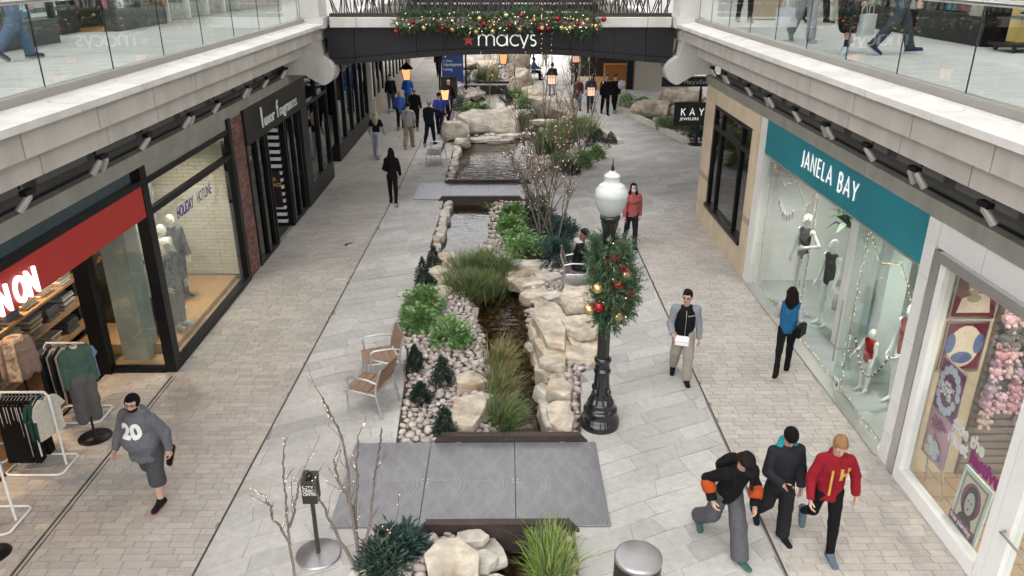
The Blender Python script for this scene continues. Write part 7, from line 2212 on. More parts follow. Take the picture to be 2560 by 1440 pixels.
# ---------- lanterns
T['amber'] = emat('amber_glass', (1.0, .46, .2), .2)
T['rosy'] = emat('rosy_glass', (1.0, .52, .38), .16)
def lantern(label, x, y, z, kind, top, sc=1.0):
    sc *= .82; z += .06
    t = thing('lantern', label, 'lantern', (x, y, z))
    K = T['black']; g = T['amber' if kind == 0 else 'rosy']
    w0, w1, h_ = (.11 * sc, .16 * sc, .36 * sc) if kind == 0 else (.15 * sc, .15 * sc, .36 * sc)
    V = [(sx * w0, sy * w0, 0) for sx, sy in ((-1, -1), (1, -1), (1, 1), (-1, 1))] + [(sx * w1, sy * w1, h_) for sx, sy in ((-1, -1), (1, -1), (1, 1), (-1, 1))]
    MB().add(V, [(0, 3, 2, 1), (4, 5, 6, 7), (0, 1, 5, 4), (1, 2, 6, 5), (2, 3, 7, 6), (3, 0, 4, 7)]).put('glass', g, t, False)
    for a, b in ((0, 4), (1, 5), (2, 6), (3, 7)): MB().tube([Vector(V[a]) * 1.02, Vector(V[b]) * 1.02], .012 * sc, 5).put('bar', K, t, False)
    if kind == 1:
        for sx in (-.35, .35): MB().tube([(sx * w0, -w0 * 1.02, 0), (sx * w1, -w1 * 1.02, h_)], .007 * sc, 4).put('bar', K, t, False)
        MB().tube([(-w1, -w1 * 1.02, h_ * .75), (w1, -w1 * 1.02, h_ * .75)], .007 * sc, 4).put('bar', K, t, False)
    MB().box(-w0 * 1.15, w0 * 1.15, -w0 * 1.15, w0 * 1.15, -.025 * sc, 0).put('tray', K, t, False)
    r = w1 * (1.5 if kind == 0 else 1.75)
    MB().lathe([(r * 1.02, h_), (r * .95, h_ + .03 * sc), (r * .55, h_ + .12 * sc), (r * .3, h_ + .16 * sc), (r * .28, h_ + .19 * sc), (.02, h_ + .22 * sc), (.012, h_ + .28 * sc)], 4 if kind == 0 else 10, sm=False).put('roof', K, t, False)
    MB().tube([(0, 0, h_ + .27 * sc), (0, 0, top - z)], .008, 5).put('cord', K, t, False)
lantern('tapered iron lantern with amber glow hanging from the footbridge near the perfume shop', -2.85, 23.0, 3.45, 0, arch(-2.85))
lantern('square iron lantern with amber glow hanging in front of the blue directory sign', -1.58, 20.7, 3.25, 0, 9.0, .85)
lantern('amber lantern just under the bridge between the seated visitor and the stream', -.05, 23.0, 3.90, 0, arch(0), .9)
lantern('rosy craftsman lantern with a wide hip roof hanging before the footbridge', 1.22, 20.9, 3.62, 1, 9.0, .8)
lantern('amber lantern tucked under the bridge beside the far wreath', 2.05, 23.2, 3.92, 1, arch(2.05), .8)
lantern('round topped rosy lantern hanging in front of the walking couple', 2.28, 20.9, 3.32, 1, 9.0, .75)
cbl = MB().tube([(-9.0, 20.8, 9.0), (0, 20.8, 8.98), (9.0, 20.8, 9.0)], .012, 6).put('catenary_cable', T['black']); tag(cbl, 'thin black cable spanning the arcade overhead that carries the lanterns', 'cable')
for x_, n_ in ((.95, 40), (1.22, 34)):
    m = MB(); rr = random.Random(int(x_ * 10))
    for i in range(n_): m.ball((x_ + rr.uniform(-.012, .012), 20.9, 4.1 + i * 4.8 / n_), .007, 5)
    t = thing('fairy_lights', 'vertical string of tiny fairy lights before the footbridge' + (' above the craftsman lantern' if x_ > 1 else ' beside the white lettering'), 'fairy lights', (x_, 20.9, 4.1))
    tag(m.put('bulbs', [T['fairy']], t), kind='stuff'); MB().tube([(x_, 20.9, 4.1), (x_, 20.9, 8.98)], .003, 4).put('wire', T['black'], t)

# ---------- spotlights under the ledges
T['spot'] = M('spot_housing', (.42, .40, .37), .45, metal=.3, var=.05)
def spot(side, x, y, z, n, word):
    t = thing('spotlight', ('pair of grey cylinder spotlights' if n == 2 else 'single grey cylinder spotlight') + ' under the ledge ' + word, 'spotlight', (x, y, z))
    bx('mount', T['black'], t, x - .04, x + .04, y - .1, y + .1, z + .10, z + .16)
    MB().tube([(x + side * .08, y, z + .16), (x + side * .08, y, 4.55)], .012, 6).put('stem', T['black'], t)
    for i in range(n):
        dy = (i - (n - 1) / 2) * .17
        a = Vector((x, y + dy, z + .08)); b = a + Vector((side * .10, (-.05 + .1 * i) if n == 2 else -.08, -.155))
        d = (b - a).normalized()
        c_ = MB().tube([a - d * .03, a, b], [.026, .044, .047], 14).put('cylinder', T['spot'], t)
        MB().tube([b - d * .002, b + d * .004], .038, 12).put('lens', T['black'], c_)
for (y, n, wd) in ((10.13, 2, 'over the red sign'), (8.41, 1, 'over the lit letters'), (11.55, 1, 'at the end of the red sign'), (13.26, 2, 'over the corner display window'), (14.64, 1, 'over the window lettering'), (16.47, 2, 'above the brick pier'), (17.83, 1, 'by the silver lettering'), (19.43, 2, 'beside the stone corbel of the perfume shop')): spot(-1, -5.35, y, 4.12, n, wd)
for (y, n, wd) in ((19.56, 1, 'beside the round corbel over the limestone shop'), (18.4, 2, 'over the limestone window'), (16.58, 1, 'at the edge of the limestone shop'), (15.2, 2, 'where limestone meets white pilaster'), (13.7, 1, 'over the start of the teal sign'), (12.27, 2, 'over the middle of the teal sign'), (10.75, 1, 'over the end of the teal sign'), (9.38, 2, 'over the white pilaster'), (7.85, 1, 'over the white framed store')): spot(1, 5.1, y, 4.12, n, wd)

# ---------- pavement fittings, koi
for x, y in ((-4.0, 18.6), (-4.35, 31.9)): tag(MB().lathe([(.12, 0), (.12, .006), (.001, .008)], 20, (x, y, 0)).put('drain_cover', T['steel']), 'small round steel cover set in the pavement ' + ('near the perfume shop' if y < 20 else 'where the visitors walk'), 'drain cover')
T['koi'] = M('koi', (.55, .10, .02), .4, var=.3, scale=9)
for i, (x, y, a) in enumerate(((-1.2, 26.0, .4), (-.9, 25.6, 1.2), (-.2, 25.4, 2.2), (.1, 25.9, .9), (-1.1, 25.2, 2.6))):
    P_, F_ = surface_net([('e', (0, 0, .05), (.05, .17, .05), None, 0), cap(np.array([0, -.15, .05]), np.array([0, -.24, .05]), .02, .03, 1, .03)], .016)
    o = link('koi_fish', mkmesh('koi_fish', P_, F_, T['koi'], smooth=True), None, (x, y, -.27), (0, 0, a)); tag(o, 'orange koi fish under the water of the fish pool, %s of five' % ORD[i], 'fish', 'koi in the fish pool')

# ================================================================== UPPER LEVEL SHOPS, CLOTHES RACKS, MANNEQUINS
T['stonegrey'] = M('plinth_slate', (.045, .05, .052), .35, var=.12, scale=3)
T['orangewood'] = M('orange_wood_panel', (.26, .13, .05), .5, var=.25, scale=4, stretch=(1, 1, 6))
T['oldwood'] = M('weathered_wood', (.28, .25, .21), .8, var=.2, scale=4, stretch=(1, 8, 8))
def up_store(label, side, y0, y1, xf, plinth, frame_mat, inside, zt=8.6, bays=2, plinth_z=5.62, mat_pl='stonegrey'):
    t = thing('upper_shop', label, 'store', (side * xf, (y0 + y1) / 2, 5.16))
    sx = lambda d: side * (xf + d)
    if plinth: bx('plinth', T[mat_pl], t, sx(-.02), sx(.3), y0 + .01, y1 - .01, 5.161, plinth_z)
    zb_ = plinth_z if plinth else 5.2
    w = (y1 - y0) / bays
    for i in range(bays + 1):
        y = y0 + i * w
        bx('post', T[frame_mat], t, sx(-.03), sx(.12), max(y0, y - .05), min(y1, y + .05), zb_, zt)
    for i in range(bays): pane(t, 'window_pane', sx(.05), y0 + i * w + .05, y0 + (i + 1) * w - .05, zb_, zt)
    bx('head', T[frame_mat], t, sx(-.02), sx(.3), y0, y1, zt, zt + .3)
    bx('back_wall', T[inside], t, sx(1.2), sx(1.3), y0, y1, 5.161, zt)
    bx('shop_floor', T['wood_floor'], t, sx(.3), sx(1.2), y0, y1, 5.161, 5.19)
    bx('upper_wall', T['precast2'], t, sx(-.05), sx(.4), y0, y1, zt + .31, 9.2)
    return t
rng = random.Random(33)
bookm = [M('cover_%d' % i, c, .4, var=.3, scale=9) for i, c in enumerate([(.5, .25, .08), (.08, .2, .4), (.55, .5, .4), (.4, .05, .05), (.1, .3, .2), (.5, .35, .4), (.6, .55, .1), (.05, .05, .06)])]
def goods(side, x, y0, y1, z, n, label, hmax=.34):
    for i in range(n):
        y = y0 + (y1 - y0) * (i + .5) / n; h_ = rng.uniform(.2, hmax); w = (y1 - y0) / n * .42
        M4 = Matrix.Translation((side * x, y, z)) @ Matrix.Rotation(side * .18, 4, 'Y')
        o = MB().box(-.012, .012, -w, w, 0, h_, M=M4).put('display_book', [bookm[rng.randrange(8)]]); tag(o, label + ', %s in its row' % ORD[i], 'book', label)
u1 = up_store('upper level shop with slate plinth and a blue oval window sign', -1, 11.0, 16.2, 8.9, True, 'stonegrey', 'interior_dark', 8.6, 3)
o = thing('window_sign', 'blue oval READ sign standing in the upper shop window', 'sign', (-8.98, 15.3, 5.63))
m = MB().prism([(15.2 + .36 * cos(2 * pi * i / 24), 5.86 + .19 * sin(2 * pi * i / 24)) for i in range(24)], -8.99, -8.96, ax='x').put('panel', M('read_blue', (.03, .16, .36), .4), o)
place_text('lettering', o, (-8.955, 14.92, 5.79), (0, 1, 0), (0, 0, 1), 'READ', .22, .003, T['letter_matte'], off=.006, sx=.95)
u2 = up_store('recessed upper shop with orange timber racks and a dark base', -1, 16.22, 18.75, 9.8, True, 'black', 'orangewood', 8.6, 1, 5.75)
for i in range(14): bx('slat', T['white'] if i % 2 else T['orangewood'], u2, -10.4, -10.46, 16.4 + i * .16, 16.5 + i * .16, 5.9, 7.2)
bx('notice_strip', T['letter_matte'], u2, -9.775, -9.78, 16.9, 17.9, 5.58, 5.66)
u3 = up_store('upper bookshop window with number plate 251 and slate plinth', -1, 18.78, 21.6, 8.95, True, 'stonegrey', 'interior_dark', 8.6, 2)
goods(-1, 9.25, 18.95, 20.1, 5.63, 4, 'colourful book propped in the upper bookshop window', .45); goods(-1, 9.25, 20.3, 21.5, 5.63, 4, 'colourful book propped in the far bay of the upper bookshop window', .45)
bx('number_plate', T['letter_matte'], u3, -8.90, -8.905, 18.92, 19.2, 5.66, 5.84)
place_text('house_number', u3, (-8.898, 18.95, 5.69), (0, 1, 0), (0, 0, 1), '251', .15, .001, T['black'], off=.003, sx=.8)
up_store('upper level shop with white window frames past the bookshop', -1, 21.65, 27.5, 8.9, False, 'white', 'interior', 8.6, 4)
up_store('far upper level shop with pale frames beyond the footbridge', -1, 27.6, 44, 8.9, True, 'precast2', 'interior', 8.6, 8, 5.5, 'precast2')
up_store('near upper level shop beside the walkway over the red store', -1, 0, 10.9, 8.9, True, 'stonegrey', 'interior_dark', 8.6, 4)
bx('timber_pier', T['orangewood'], u3, -8.86, -9.2, 21.32, 21.6, 5.62, 8.6)
r1 = up_store('upper shop with black plinth and bright window display over the jeweler', 1, 15.05, 17.6, 8.95, True, 'black', 'interior_dark', 8.6, 1, 5.70, 'black')
cm = [M('gift_red', (.30, .02, .03), .4), M('gift_pink', (.5, .18, .32), .4), M('gift_cyan', (.05, .28, .42), .4), M('gift_green', (.05, .25, .14), .4)]
for i, (y, w, h_, c) in enumerate(((17.2, .22, .35, 2), (16.6, .45, .75, 0), (15.95, .5, .85, 1), (15.6, .3, .25, 3))):
    o = MB().box(9.35, 9.65, y - w / 2, y + w / 2, 5.71, 5.71 + h_, c=.01).put('display_box', [cm[c]]); tag(o, ('cyan', 'dark red', 'pink', 'green')[i if i != 0 else 0] + ' display box in the upper window with the black plinth', 'box')
for y in (15.1, 17.62): bx('timber_pier', T['oldwood'], r1, 8.85, 9.2, y, y + .38, 5.70, 8.6)
r2 = up_store('upper shop front with black plinth and hanging garments next to the timber pier', 1, 18.02, 20.6, 8.95, True, 'black', 'interior_dark', 8.6, 2, 5.66, 'black')
for i in range(16): bx('hanging_garment', CL[i % 10], r2, 9.4, 9.75, 18.2 + i * .145, 18.28 + i * .145, 5.75, 6.7)
up_store('pale upper shop beyond the footbridge on the jeweler side', 1, 20.7, 27.5, 8.95, False, 'white', 'interior', 8.6, 4)
up_store('far upper shops with pale plinth past the footbridge on the jeweler side', 1, 27.6, 44, 8.95, True, 'precast2', 'interior', 8.6, 8, 5.5, 'precast2')
r3 = thing('upper_shop', 'dark open upper shop entrance behind the yellow shoe stand', 'store', (9, 10, 5.16))
bx('back_wall', T['interior_dark'], r3, 12.4, 12.5, 4, 15.0, 5.161, 8.6); bx('side_wall', T['black'], r3, 9.0, 12.4, 15.0, 15.04, 5.161, 8.6)
bx('head', T['black'], r3, 8.9, 9.2, 2, 15.0, 8.0, 9.2)
cabn = thing('cabinet', 'beige low cabinet on the upper walkway near the footbridge', 'cabinet', (7.3, 22.8, 5.165))
bx('body', T['limestone'], cabn, 6.9, 7.7, 22.6, 23.0, 5.2, 6.1); bx('top', T['precast2'], cabn, 6.86, 7.74, 22.56, 23.04, 6.1, 6.14); bx('foot', T['black'], cabn, 6.94, 7.66, 22.64, 22.96, 5.165, 5.2)
# yellow shoe stand on castors
ys_ = thing('shoe_stand', 'yellow pegboard shoe stand on black castors outside the upper shop', 'stand', (9.35, 14.2, 5.16))
bx('panel', M('peg_yellow', (.50, .36, .10), .5, var=.08), ys_, 9.05, 9.95, 14.2, 14.5, 5.32, 7.4)
bx('base', T['black'], ys_, 8.8, 10.2, 13.9, 14.6, 5.26, 5.31)
for x_ in (8.9, 9.6):
    for y_ in (13.95, 14.5): MB().tube([(x_ - .02, y_, 5.21), (x_ + .02, y_, 5.21)], .047, 12).put('castor', T['black'], ys_)
for z_ in (5.72, 6.1): bx('shelf', T['stonegrey'], ys_, 8.85, 9.7, 13.9, 14.19, z_, z_ + .05)
for i, (x_, z_) in enumerate(((9.05, 5.77), (9.25, 6.15))):
    P_, F_ = surface_net([cap(np.array([-.12, 0, .05]), np.array([.12, 0, .04]), .048, .036, 1, .02), cap(np.array([-.11, 0, .06]), np.array([-.10, 0, .13]), .045, .042, 1, .03)], .012, lambda X, Y, Z: (.004 - Z) + 0 * X + 0 * Y)
    mi_ = (P_[F_].mean(1)[:, 2] < .03).astype(int)
    o = link('sneaker', mkmesh('sneaker', P_, F_, [T['black'], T['white']], mi_, True), None, (x_, 14.02, z_), (0, 0, pi)); tag(o, 'black sneaker with white sole on the %s shelf of the yellow stand' % ('lower', 'upper')[i], 'shoe')

# ---------- clothes racks by the red store entrance
T['racktube'] = M('rack_white', (.74, .73, .71), .4, var=.02)
def rack(label, x0, x1, y, h_, dep=.5):
    t = thing('clothes_rack', label, 'rack', ((x0 + x1) / 2, y, 0))
    W = T['racktube']; r = .017
    for x in (x0, x1): MB().tube([(x, y, .02), (x, y, h_ - .06), (x + (.05 if x == x0 else -.05), y, h_)], r, 10).put('upright', W, t)
    MB().tube([(x0 + .04, y, h_), (x1 - .04, y, h_)], r, 10).put('rail', W, t)
    d = dep / 2
    for x, q in ((x0, -1), (x1, 1)):
        MB().tube([(x, y - d, .02), (x + q * .06, y - d + .04, .02), (x + q * .06, y + d - .04, .02), (x, y + d, .02)], r, 8).put('foot', W, t)
    for s_ in (-1, 1): MB().tube([(x0, y + s_ * d, .02), (x1, y + s_ * d, .02)], r, 8).put('base_bar', W, t)
    return t
def garment(kind):
    m = MB()
    if kind == 'tee':
        out = [(-.06, 0), (-.20, -.05), (-.30, -.22), (-.22, -.26), (-.20, -.20), (-.21, -.58), (.21, -.58), (.20, -.20), (.22, -.26), (.30, -.22), (.20, -.05), (.06, 0), (0, -.04)]
    elif kind == 'coat':
        out = [(-.06, 0), (-.22, -.06), (-.26, -.60), (-.22, -.62), (-.22, -.85), (.22, -.85), (.22, -.62), (.26, -.60), (.22, -.06), (.06, 0), (0, -.03)]
    else:
        out = [(-.14, 0), (-.17, -.95), (-.03, -.95), (0, -.35), (.03, -.95), (.17, -.95), (.14, 0)]
    n = len(out); V = []
    for k, x in enumerate((-.022, .022)):
        V += [(x * (1.2 + .6 * sin(i * 2.1 + k)), p[0], p[1] - .09) for i, p in enumerate(out)]
    F = [tuple(range(n)), tuple(range(n, 2 * n))[::-1]] + [(i, n + i, n + (i + 1) % n, (i + 1) % n) for i in range(n)]
    m.add(V, F, 0)
    m.tube([(0, -.15, -.12), (0, 0, -.07), (0, .15, -.12)], .005, 4, 1); m.tube([(0, 0, -.07), (0, 0, -.005), (0, .012, .02), (0, .0, .025)], .004, 4, 1)
    if kind == 'stripe': m.box(.03, .036, -.15, -.12, -.95, -.15, 2)
    return m
def hang(kind, c, x, y, z, label, group, rz=0.0):
    m = garment(kind)
    o = link('hanging_garment', m.mesh('hanging_garment', [cloth(c), T['steel'], T['white']]), None, (x, y, z), (0, 0, rz)); tag(o, label, 'garment', group)
rack('white tube clothes rack of striped black trousers by the store entrance', -6.95, -6.28, 9.22, 1.2, .5)
rng = random.Random(3)
for i in range(9): hang('stripe', (.012, .012, .013), -6.92 + i * .05, 9.22, 1.2, 'black trousers with white side stripe, %s from the store side of the middle rack' % ORD[i], 'striped trousers on the rack', rng.uniform(-.15, .15))
hang('tee', (.02, .07, .05), -6.50, 9.22, 1.2, 'dark green tee on the middle white rack', None)
hang('tee', (.02, .065, .05), -6.45, 9.22, 1.2, 'second dark green tee next to the cream one on the middle rack', None, .1)
hang('tee', (.62, .58, .50), -6.36, 9.22, 1.2, 'cream ringer tee at the end of the middle white rack', None, -.25)
rack('white tube clothes rack of blue tees behind the green sweatshirt mannequin', -7.05, -6.40, 10.55, 1.28, .5)
for i in range(5): hang('coat', (.05, .05, .052) if i % 2 == 0 else (.42, .40, .37), -7.0 + i * .07, 10.55, 1.28, ('black' if i % 2 == 0 else 'pale checked') + ' overshirt behind the green sweatshirt mannequin, ' + ORD[i] + ' on the rail', 'overshirts on the rear rack', rng.uniform(-.2, .2))
for i in range(4): hang('tee', (.22, .32, .50), -6.58 + i * .05, 10.55, 1.28, 'light blue ringer tee behind the green sweatshirt mannequin, %s of four' % ORD[i], 'blue tees on the rear rack', rng.uniform(-.2, .2))
rack('white tube clothes rack of blue and cream clothes near the black disc', -7.0, -6.30, 8.02, 1.32, .55)
for i in range(6): hang('tee' if i % 2 else 'coat', (.24, .34, .52) if i > 3 else (.50, .44, .38), -6.9 + i * .09, 8.02, 1.32, ('light blue' if i > 3 else 'beige') + ' garment near the black disc, ' + ORD[i] + ' on its rack', 'garments on the rack near the black disc', rng.uniform(-.2, .2))
rack('white tube clothes rack of coats deeper in the store entrance', -7.9, -7.25, 9.5, 1.35, .5)
for i in range(7): hang('coat', [(.45, .36, .28), (.30, .26, .16), (.5, .42, .36), (.2, .17, .14)][i % 4], -7.85 + i * .085, 9.5, 1.35, 'tan or olive coat deeper in the entrance, %s on its rack' % ORD[i], 'coats on the entrance rack', rng.uniform(-.2, .2))
o = MB().lathe([(.19, 0), (.19, .01), (.17, .016), (.02, .02), (.02, .5)], 28, (-6.22, 7.42, 0)).put('stand_foot', T['black']); tag(o, 'black disc stand foot with a short post at the store edge', 'stand')

WH = (.68, .68, .66)
def bust(label, x, y, z, face, p, base=True):
    """Display torso on a post with a disc foot."""
    r, J, md = person(label, x, y, face, dict(p, egg=True, skin=p.get('skin', WH)), z, True, True, 'mannequin', 'mannequin')
    return r, J, md
JOG = (.13, .125, .125)
# sweatshirt torso: neck block, sweatshirt and joggers on a stand
def dressform(label, x, y, face, top, legs, hood=False, puffer=False, zoff=.32):
    t = thing('mannequin', label, 'mannequin', (x, y, 0), face)
    p = dict(H=1.62, armL=(.0, .12, .1, 0), armR=(.0, .12, .1, 0)); J = skeleton(p)
    sh_ = np.array([0, 0, zoff - .18])
    for k in list(J):
        if isinstance(J[k], np.ndarray) and J[k].shape == (3,) and k not in ('hdL', 'hdR'): J[k] = J[k] + sh_
    MB().lathe([(.24, 0), (.24, .012), (.22, .018), (.018, .022), (.018, J['pel'][2])], 28).put('stand', T['black'], t, False)
    MB().lathe([(.05, J['neck'][2] - .04), (.055, J['neck'][2] + .02), (.05, J['neck'][2] + .04)], 18).put('neck_block', T['whitebrick'], t, False)
    P, F = surface_net(top_prims(J, p, .05 if puffer else .03, 'long', .02), .014, None, .005, 2); o = link('sweatshirt' if not puffer else 'puffer_jacket', mkmesh('top', P, F, [cloth(top)], None, True), t)
    if legs:
        for sd in 'LR': J['ank' + sd] = J['ank' + sd] + np.array([0, 0, .12])
        P, F = surface_net(trouser_prims(J, p, .03, .02), .014, None, .006, 5); link('joggers', mkmesh('joggers', P, F, [cloth(legs)], None, True), t)
    return t, J, (P, F)
tt, J_, _ = dressform('headless mannequin in a green sweatshirt and grey joggers on a black disc', -6.22, 9.93, fa(.75, -.65), (.075, .135, .105), JOG)
tt, J_, _ = dressform('headless mannequin in a dusty pink puffer jacket with a checked scarf', -7.2, 10.15, fa(.6, -.8), (.36, .25, .20), None, puffer=True, zoff=.36)
sc_ = MB(); chk = M('scarf_check', (.42, .17, .06), .9, var=.5, scale=11, col2=(.62, .45, .30))
nk = J_['neck']
sc_.tube([tuple(nk + np.array([cos(a) * .10, sin(a) * .09 + .01, .0])) for a in np.linspace(0, 2 * pi, 14)[:-1]], .045, 8, closed=True)
sc_.add([tuple(nk + np.array(v)) for v in ((.02, .12, 0), (.16, .14, -.02), (.19, .20, -.55), (.03, .21, -.60), (.02, .15, 0), (.16, .17, -.02), (.19, .225, -.55), (.03, .235, -.60))], [(0, 1, 2, 3), (4, 7, 6, 5), (0, 4, 5, 1), (1, 5, 6, 2), (2, 6, 7, 3), (3, 7, 4, 0)])
sc_.put('scarf', [chk], tt, False)
# dressed mannequins
MW = (.70, .69, .66); MC = (.62, .58, .50)
PL = M('plaid_cloth', (.02, .02, .022), .9, var=.6, scale=16, col2=(.13, .125, .12))
def shopdummy(label, x, y, z, face, wear, **k):
    p = dict(H=1.78, skin=k.pop('skin', MC), egg=True, bare=True, wear=wear); p.update(k)
    return person(label, x, y, face, p, z, True, True, 'mannequin', 'mannequin')
shopdummy('display mannequin in a dark plaid overshirt and grey joggers by the corner post', -6.22, 13.35, .22, fa(.95, -.3), [('top', PL, dict(hem=.12, ex=.035, wob=.006, nm='overshirt')), ('trousers', (.20, .17, .15), dict(wide=.02)), ('shoes', (.66, .65, .62))], fem=True, w=.9)
shopdummy('display mannequin in a cream knit top behind the plaid one', -6.62, 14.1, .22, fa(.9, -.4), [('top', (.60, .55, .46), dict(nm='knit_top')), ('trousers', (.16, .14, .12), dict(wide=.03)), ('shoes', (.62, .6, .56))], fem=True, w=.85)
shopdummy('display mannequin in a grey coat at the end of the corner display window', -6.7, 14.75, .22, fa(.8, -.6), [('top', (.10, .10, .11), dict(hem=.25, ex=.04, nm='coat')), ('trousers', (.05, .05, .06)), ('shoes', (.05, .05, .05))], fem=True, w=.85)
shopdummy('display mannequin in brown trousers seen through the side pane by the concrete pillar', -6.55, 12.98, .03, fa(.4, -.9), [('top', (.58, .54, .48), dict(nm='tee')), ('trousers', (.17, .10, .06), dict(wide=.03)), ('shoes', (.62, .6, .56)), ('beanie', (.14, .10, .07))], fem=True, w=.85, H=1.7)
sw_ = dict(fem=True, w=.82, skin=MW)
shopdummy('white mannequin in a black swimsuit with hand on hip', 6.0, 14.55, .25, fa(-.9, -.45), [('vest', (.02, .02, .022), dict(ex=.006, nm='swimsuit', wob=0))], armL=(-.2, .55, 1.5, .9), **sw_)
shopdummy('white mannequin in black and red swimwear beside the glass return', 6.25, 13.75, .0, fa(-.9, -.4), [('vest', (.03, .012, .014), dict(ex=.006, nm='swimsuit', wob=0))], **sw_)
shopdummy('small child mannequin in a red swimsuit holding a bead garland', 5.95, 11.18, .0, fa(-.9, -.4), [('vest', (.38, .02, .02), dict(ex=.006, nm='swimsuit', wob=0))], H=1.15, fem=True, w=.9, skin=MW, armR=(.5, .2, .6, .2))
shopdummy('white mannequin in a red tankini top and patterned briefs near the white pilaster', 6.3, 10.78, .0, fa(-.9, -.4), [('vest', (.38, .03, .03), dict(ex=.012, nm='tankini', wob=.002)), ], **dict(sw_, armL=(.4, .3, .6, .3)))
shopdummy('black suited mannequin in the corner window of the fashion shop', -7.0, 28.1, .5, fa(.3, -.95), [('top', (.012, .012, .014), dict(hem=.15, collar=True)), ('trousers', (.012, .012, .014)), ('shoes', (.012, .012, .012))], skin=(.6, .58, .54))
shopdummy('mannequin in a dark coat deeper in the fashion shop corner window', -7.6, 28.9, .5, fa(.3, -.95), [('top', (.02, .024, .035), dict(hem=.35, ex=.04)), ('trousers', (.02, .02, .02)), ('shoes', (.012, .012, .012))], skin=(.6, .58, .54))
bd = thing('bead_garland', 'green white and red bead garland strung between the two swimwear mannequins', 'garland', (5.75, 10.6, .8))
bm3 = [M('bead_green', (.02, .13, .09), .3), M('bead_white', (.7, .7, .68), .3), M('bead_red', (.2, .015, .02), .3)]
mbb = MB()
for i in range(44):
    t_ = i / 43; y_ = 11.25 - 1.15 * t_; mbb.ball((5.72, y_, .95 - .5 * sin(pi * min(1, t_ * 1.05)) + .25 * t_), .02, 8, i % 3)
mbb.put('beads', bm3, bd)

# ================================================================== PEOPLE
SK1, SK2, SK3 = (.52, .32, .24), (.46, .27, .19), (.16, .085, .055)
BRN, BLK, BLD, GRY = (.035, .02, .013), (.010, .008, .008), (.42, .32, .19), (.25, .24, .23)
def hairy(c): return cloth(c, .55)
DEN, DEND = (.10, .14, .21), (.035, .05, .085)
# the walker in the number jersey
r, J, md = person('heavy set person in a grey number 20 hooded jersey and shorts by the clothes racks', -4.66, 8.42, fa(-.28, -.96), dict(H=1.64, bare=True, w=1.5, belly=1.12, flare=1.05, skin=SK1, lean=.06, hipL=.10, kneeL=.06, hipR=-.28, kneeR=1.15, footR=-1.1, armL=(-.25, .34, .35, .0), armR=(.22, .32, .35, .0), hyaw=.35,
    wear=[('top', (.145, .15, .17), dict(ex=.03, hem=.10, hood=True, wob=.006, nm='hooded_jersey')), ('trousers', (.075, .075, .08), dict(short=True, ex=.03)), ('socks', (.6, .6, .58)), ('shoes', (.02, .018, .018), dict(sole=(.25, .04, .03))), ('hair', BLK), ('beard', BRN), ('glasses', BLK)]))
decal(r, md['top_g'], '20', .27, T['letter_matte'], -.02, J['chest'][2] - .10, bold=.014, sx=.92)
# jacket and takeaway box
r, J, md = person('man in a grey and black zip jacket and beige trousers carrying a white box', 2.98, 11.58, fa(-.15, -1), dict(H=1.66, w=1.12, skin=SK1, hipL=.16, kneeL=.08, hipR=-.22, kneeR=.32, armL=(-.02, .22, .2, 0), armR=(.15, .26, 1.05, .25), hyaw=-.3, handR=dict(curl=.7),
    wear=[('vest', (.018, .018, .022), dict(ex=.024, hem=.06, nm='jacket')), ('sleeves', (.27, .28, .31), dict(ex=.026, yoke=True, nm='jacket_sleeves')), ('trousers', (.38, .34, .29), dict(wide=.02)), ('shoes', (.015, .014, .018), dict(sole=(.5, .5, .5))), ('hair', BRN), ('glasses', BLK)]))
zp = MB().tube([Vector((0, .158, J['pel'][2] - .06)), Vector((0, .158, J['chest'][2])), Vector((0, .12, J['neck'][2] - .04))], .006, 5).put('zip', T['steel'], r, False)
decal(r, md['vest_g'], 'Columbia', .035, T['letter_matte'], -.09, J['chest'][2] + .02, bold=0)
tb = thing('takeaway_box', 'white takeaway box in the hand of the man in the zip jacket', 'box', (2.98 - .12, 11.58 - .40, .91), -.3)
wb_ = M('foam_white', (.78, .78, .77), .6, var=.02)
MB().box(-.11, .11, -.09, .09, 0, .05, c=.008).put('tray', wb_, tb, False); MB().box(-.112, .112, -.092, .092, .051, .10, c=.015).put('lid', wb_, tb, False)
# blue vest
r, J, md = person('woman in a bright blue padded vest walking toward the swimwear door', 4.82, 11.85, fa(.35, .94), dict(H=1.60, w=.92, fem=True, skin=SK1, hipL=-.38, kneeL=.45, hipR=.20, kneeR=.06, armL=(.3, .2, 1.2, .2), armR=(.0, .18, .5, .1), lean=.04,
    wear=[('vest', (.02, .12, .26), dict(ex=.035, wob=.006)), ('sleeves', (.45, .44, .46), dict(ex=.012, yoke=False)), ('trousers', (.014, .014, .016), dict(ex=.004)), ('shoes', (.012, .012, .012), dict(boot=.3, sole=(.02, .02, .02))), ('hair', (.020, .010, .008), dict(style='long', len=.26))]))
hb = MB().box(-.14, .14, -.05, .05, 0, .24, c=.03).put('handbag', [cloth((.012, .012, .013), .4)]); hb.location = (5.0, 11.72, .76); hb.rotation_euler = (0, 0, .8); tag(hb, 'black shoulder bag at the side of the woman in the blue vest', 'bag')
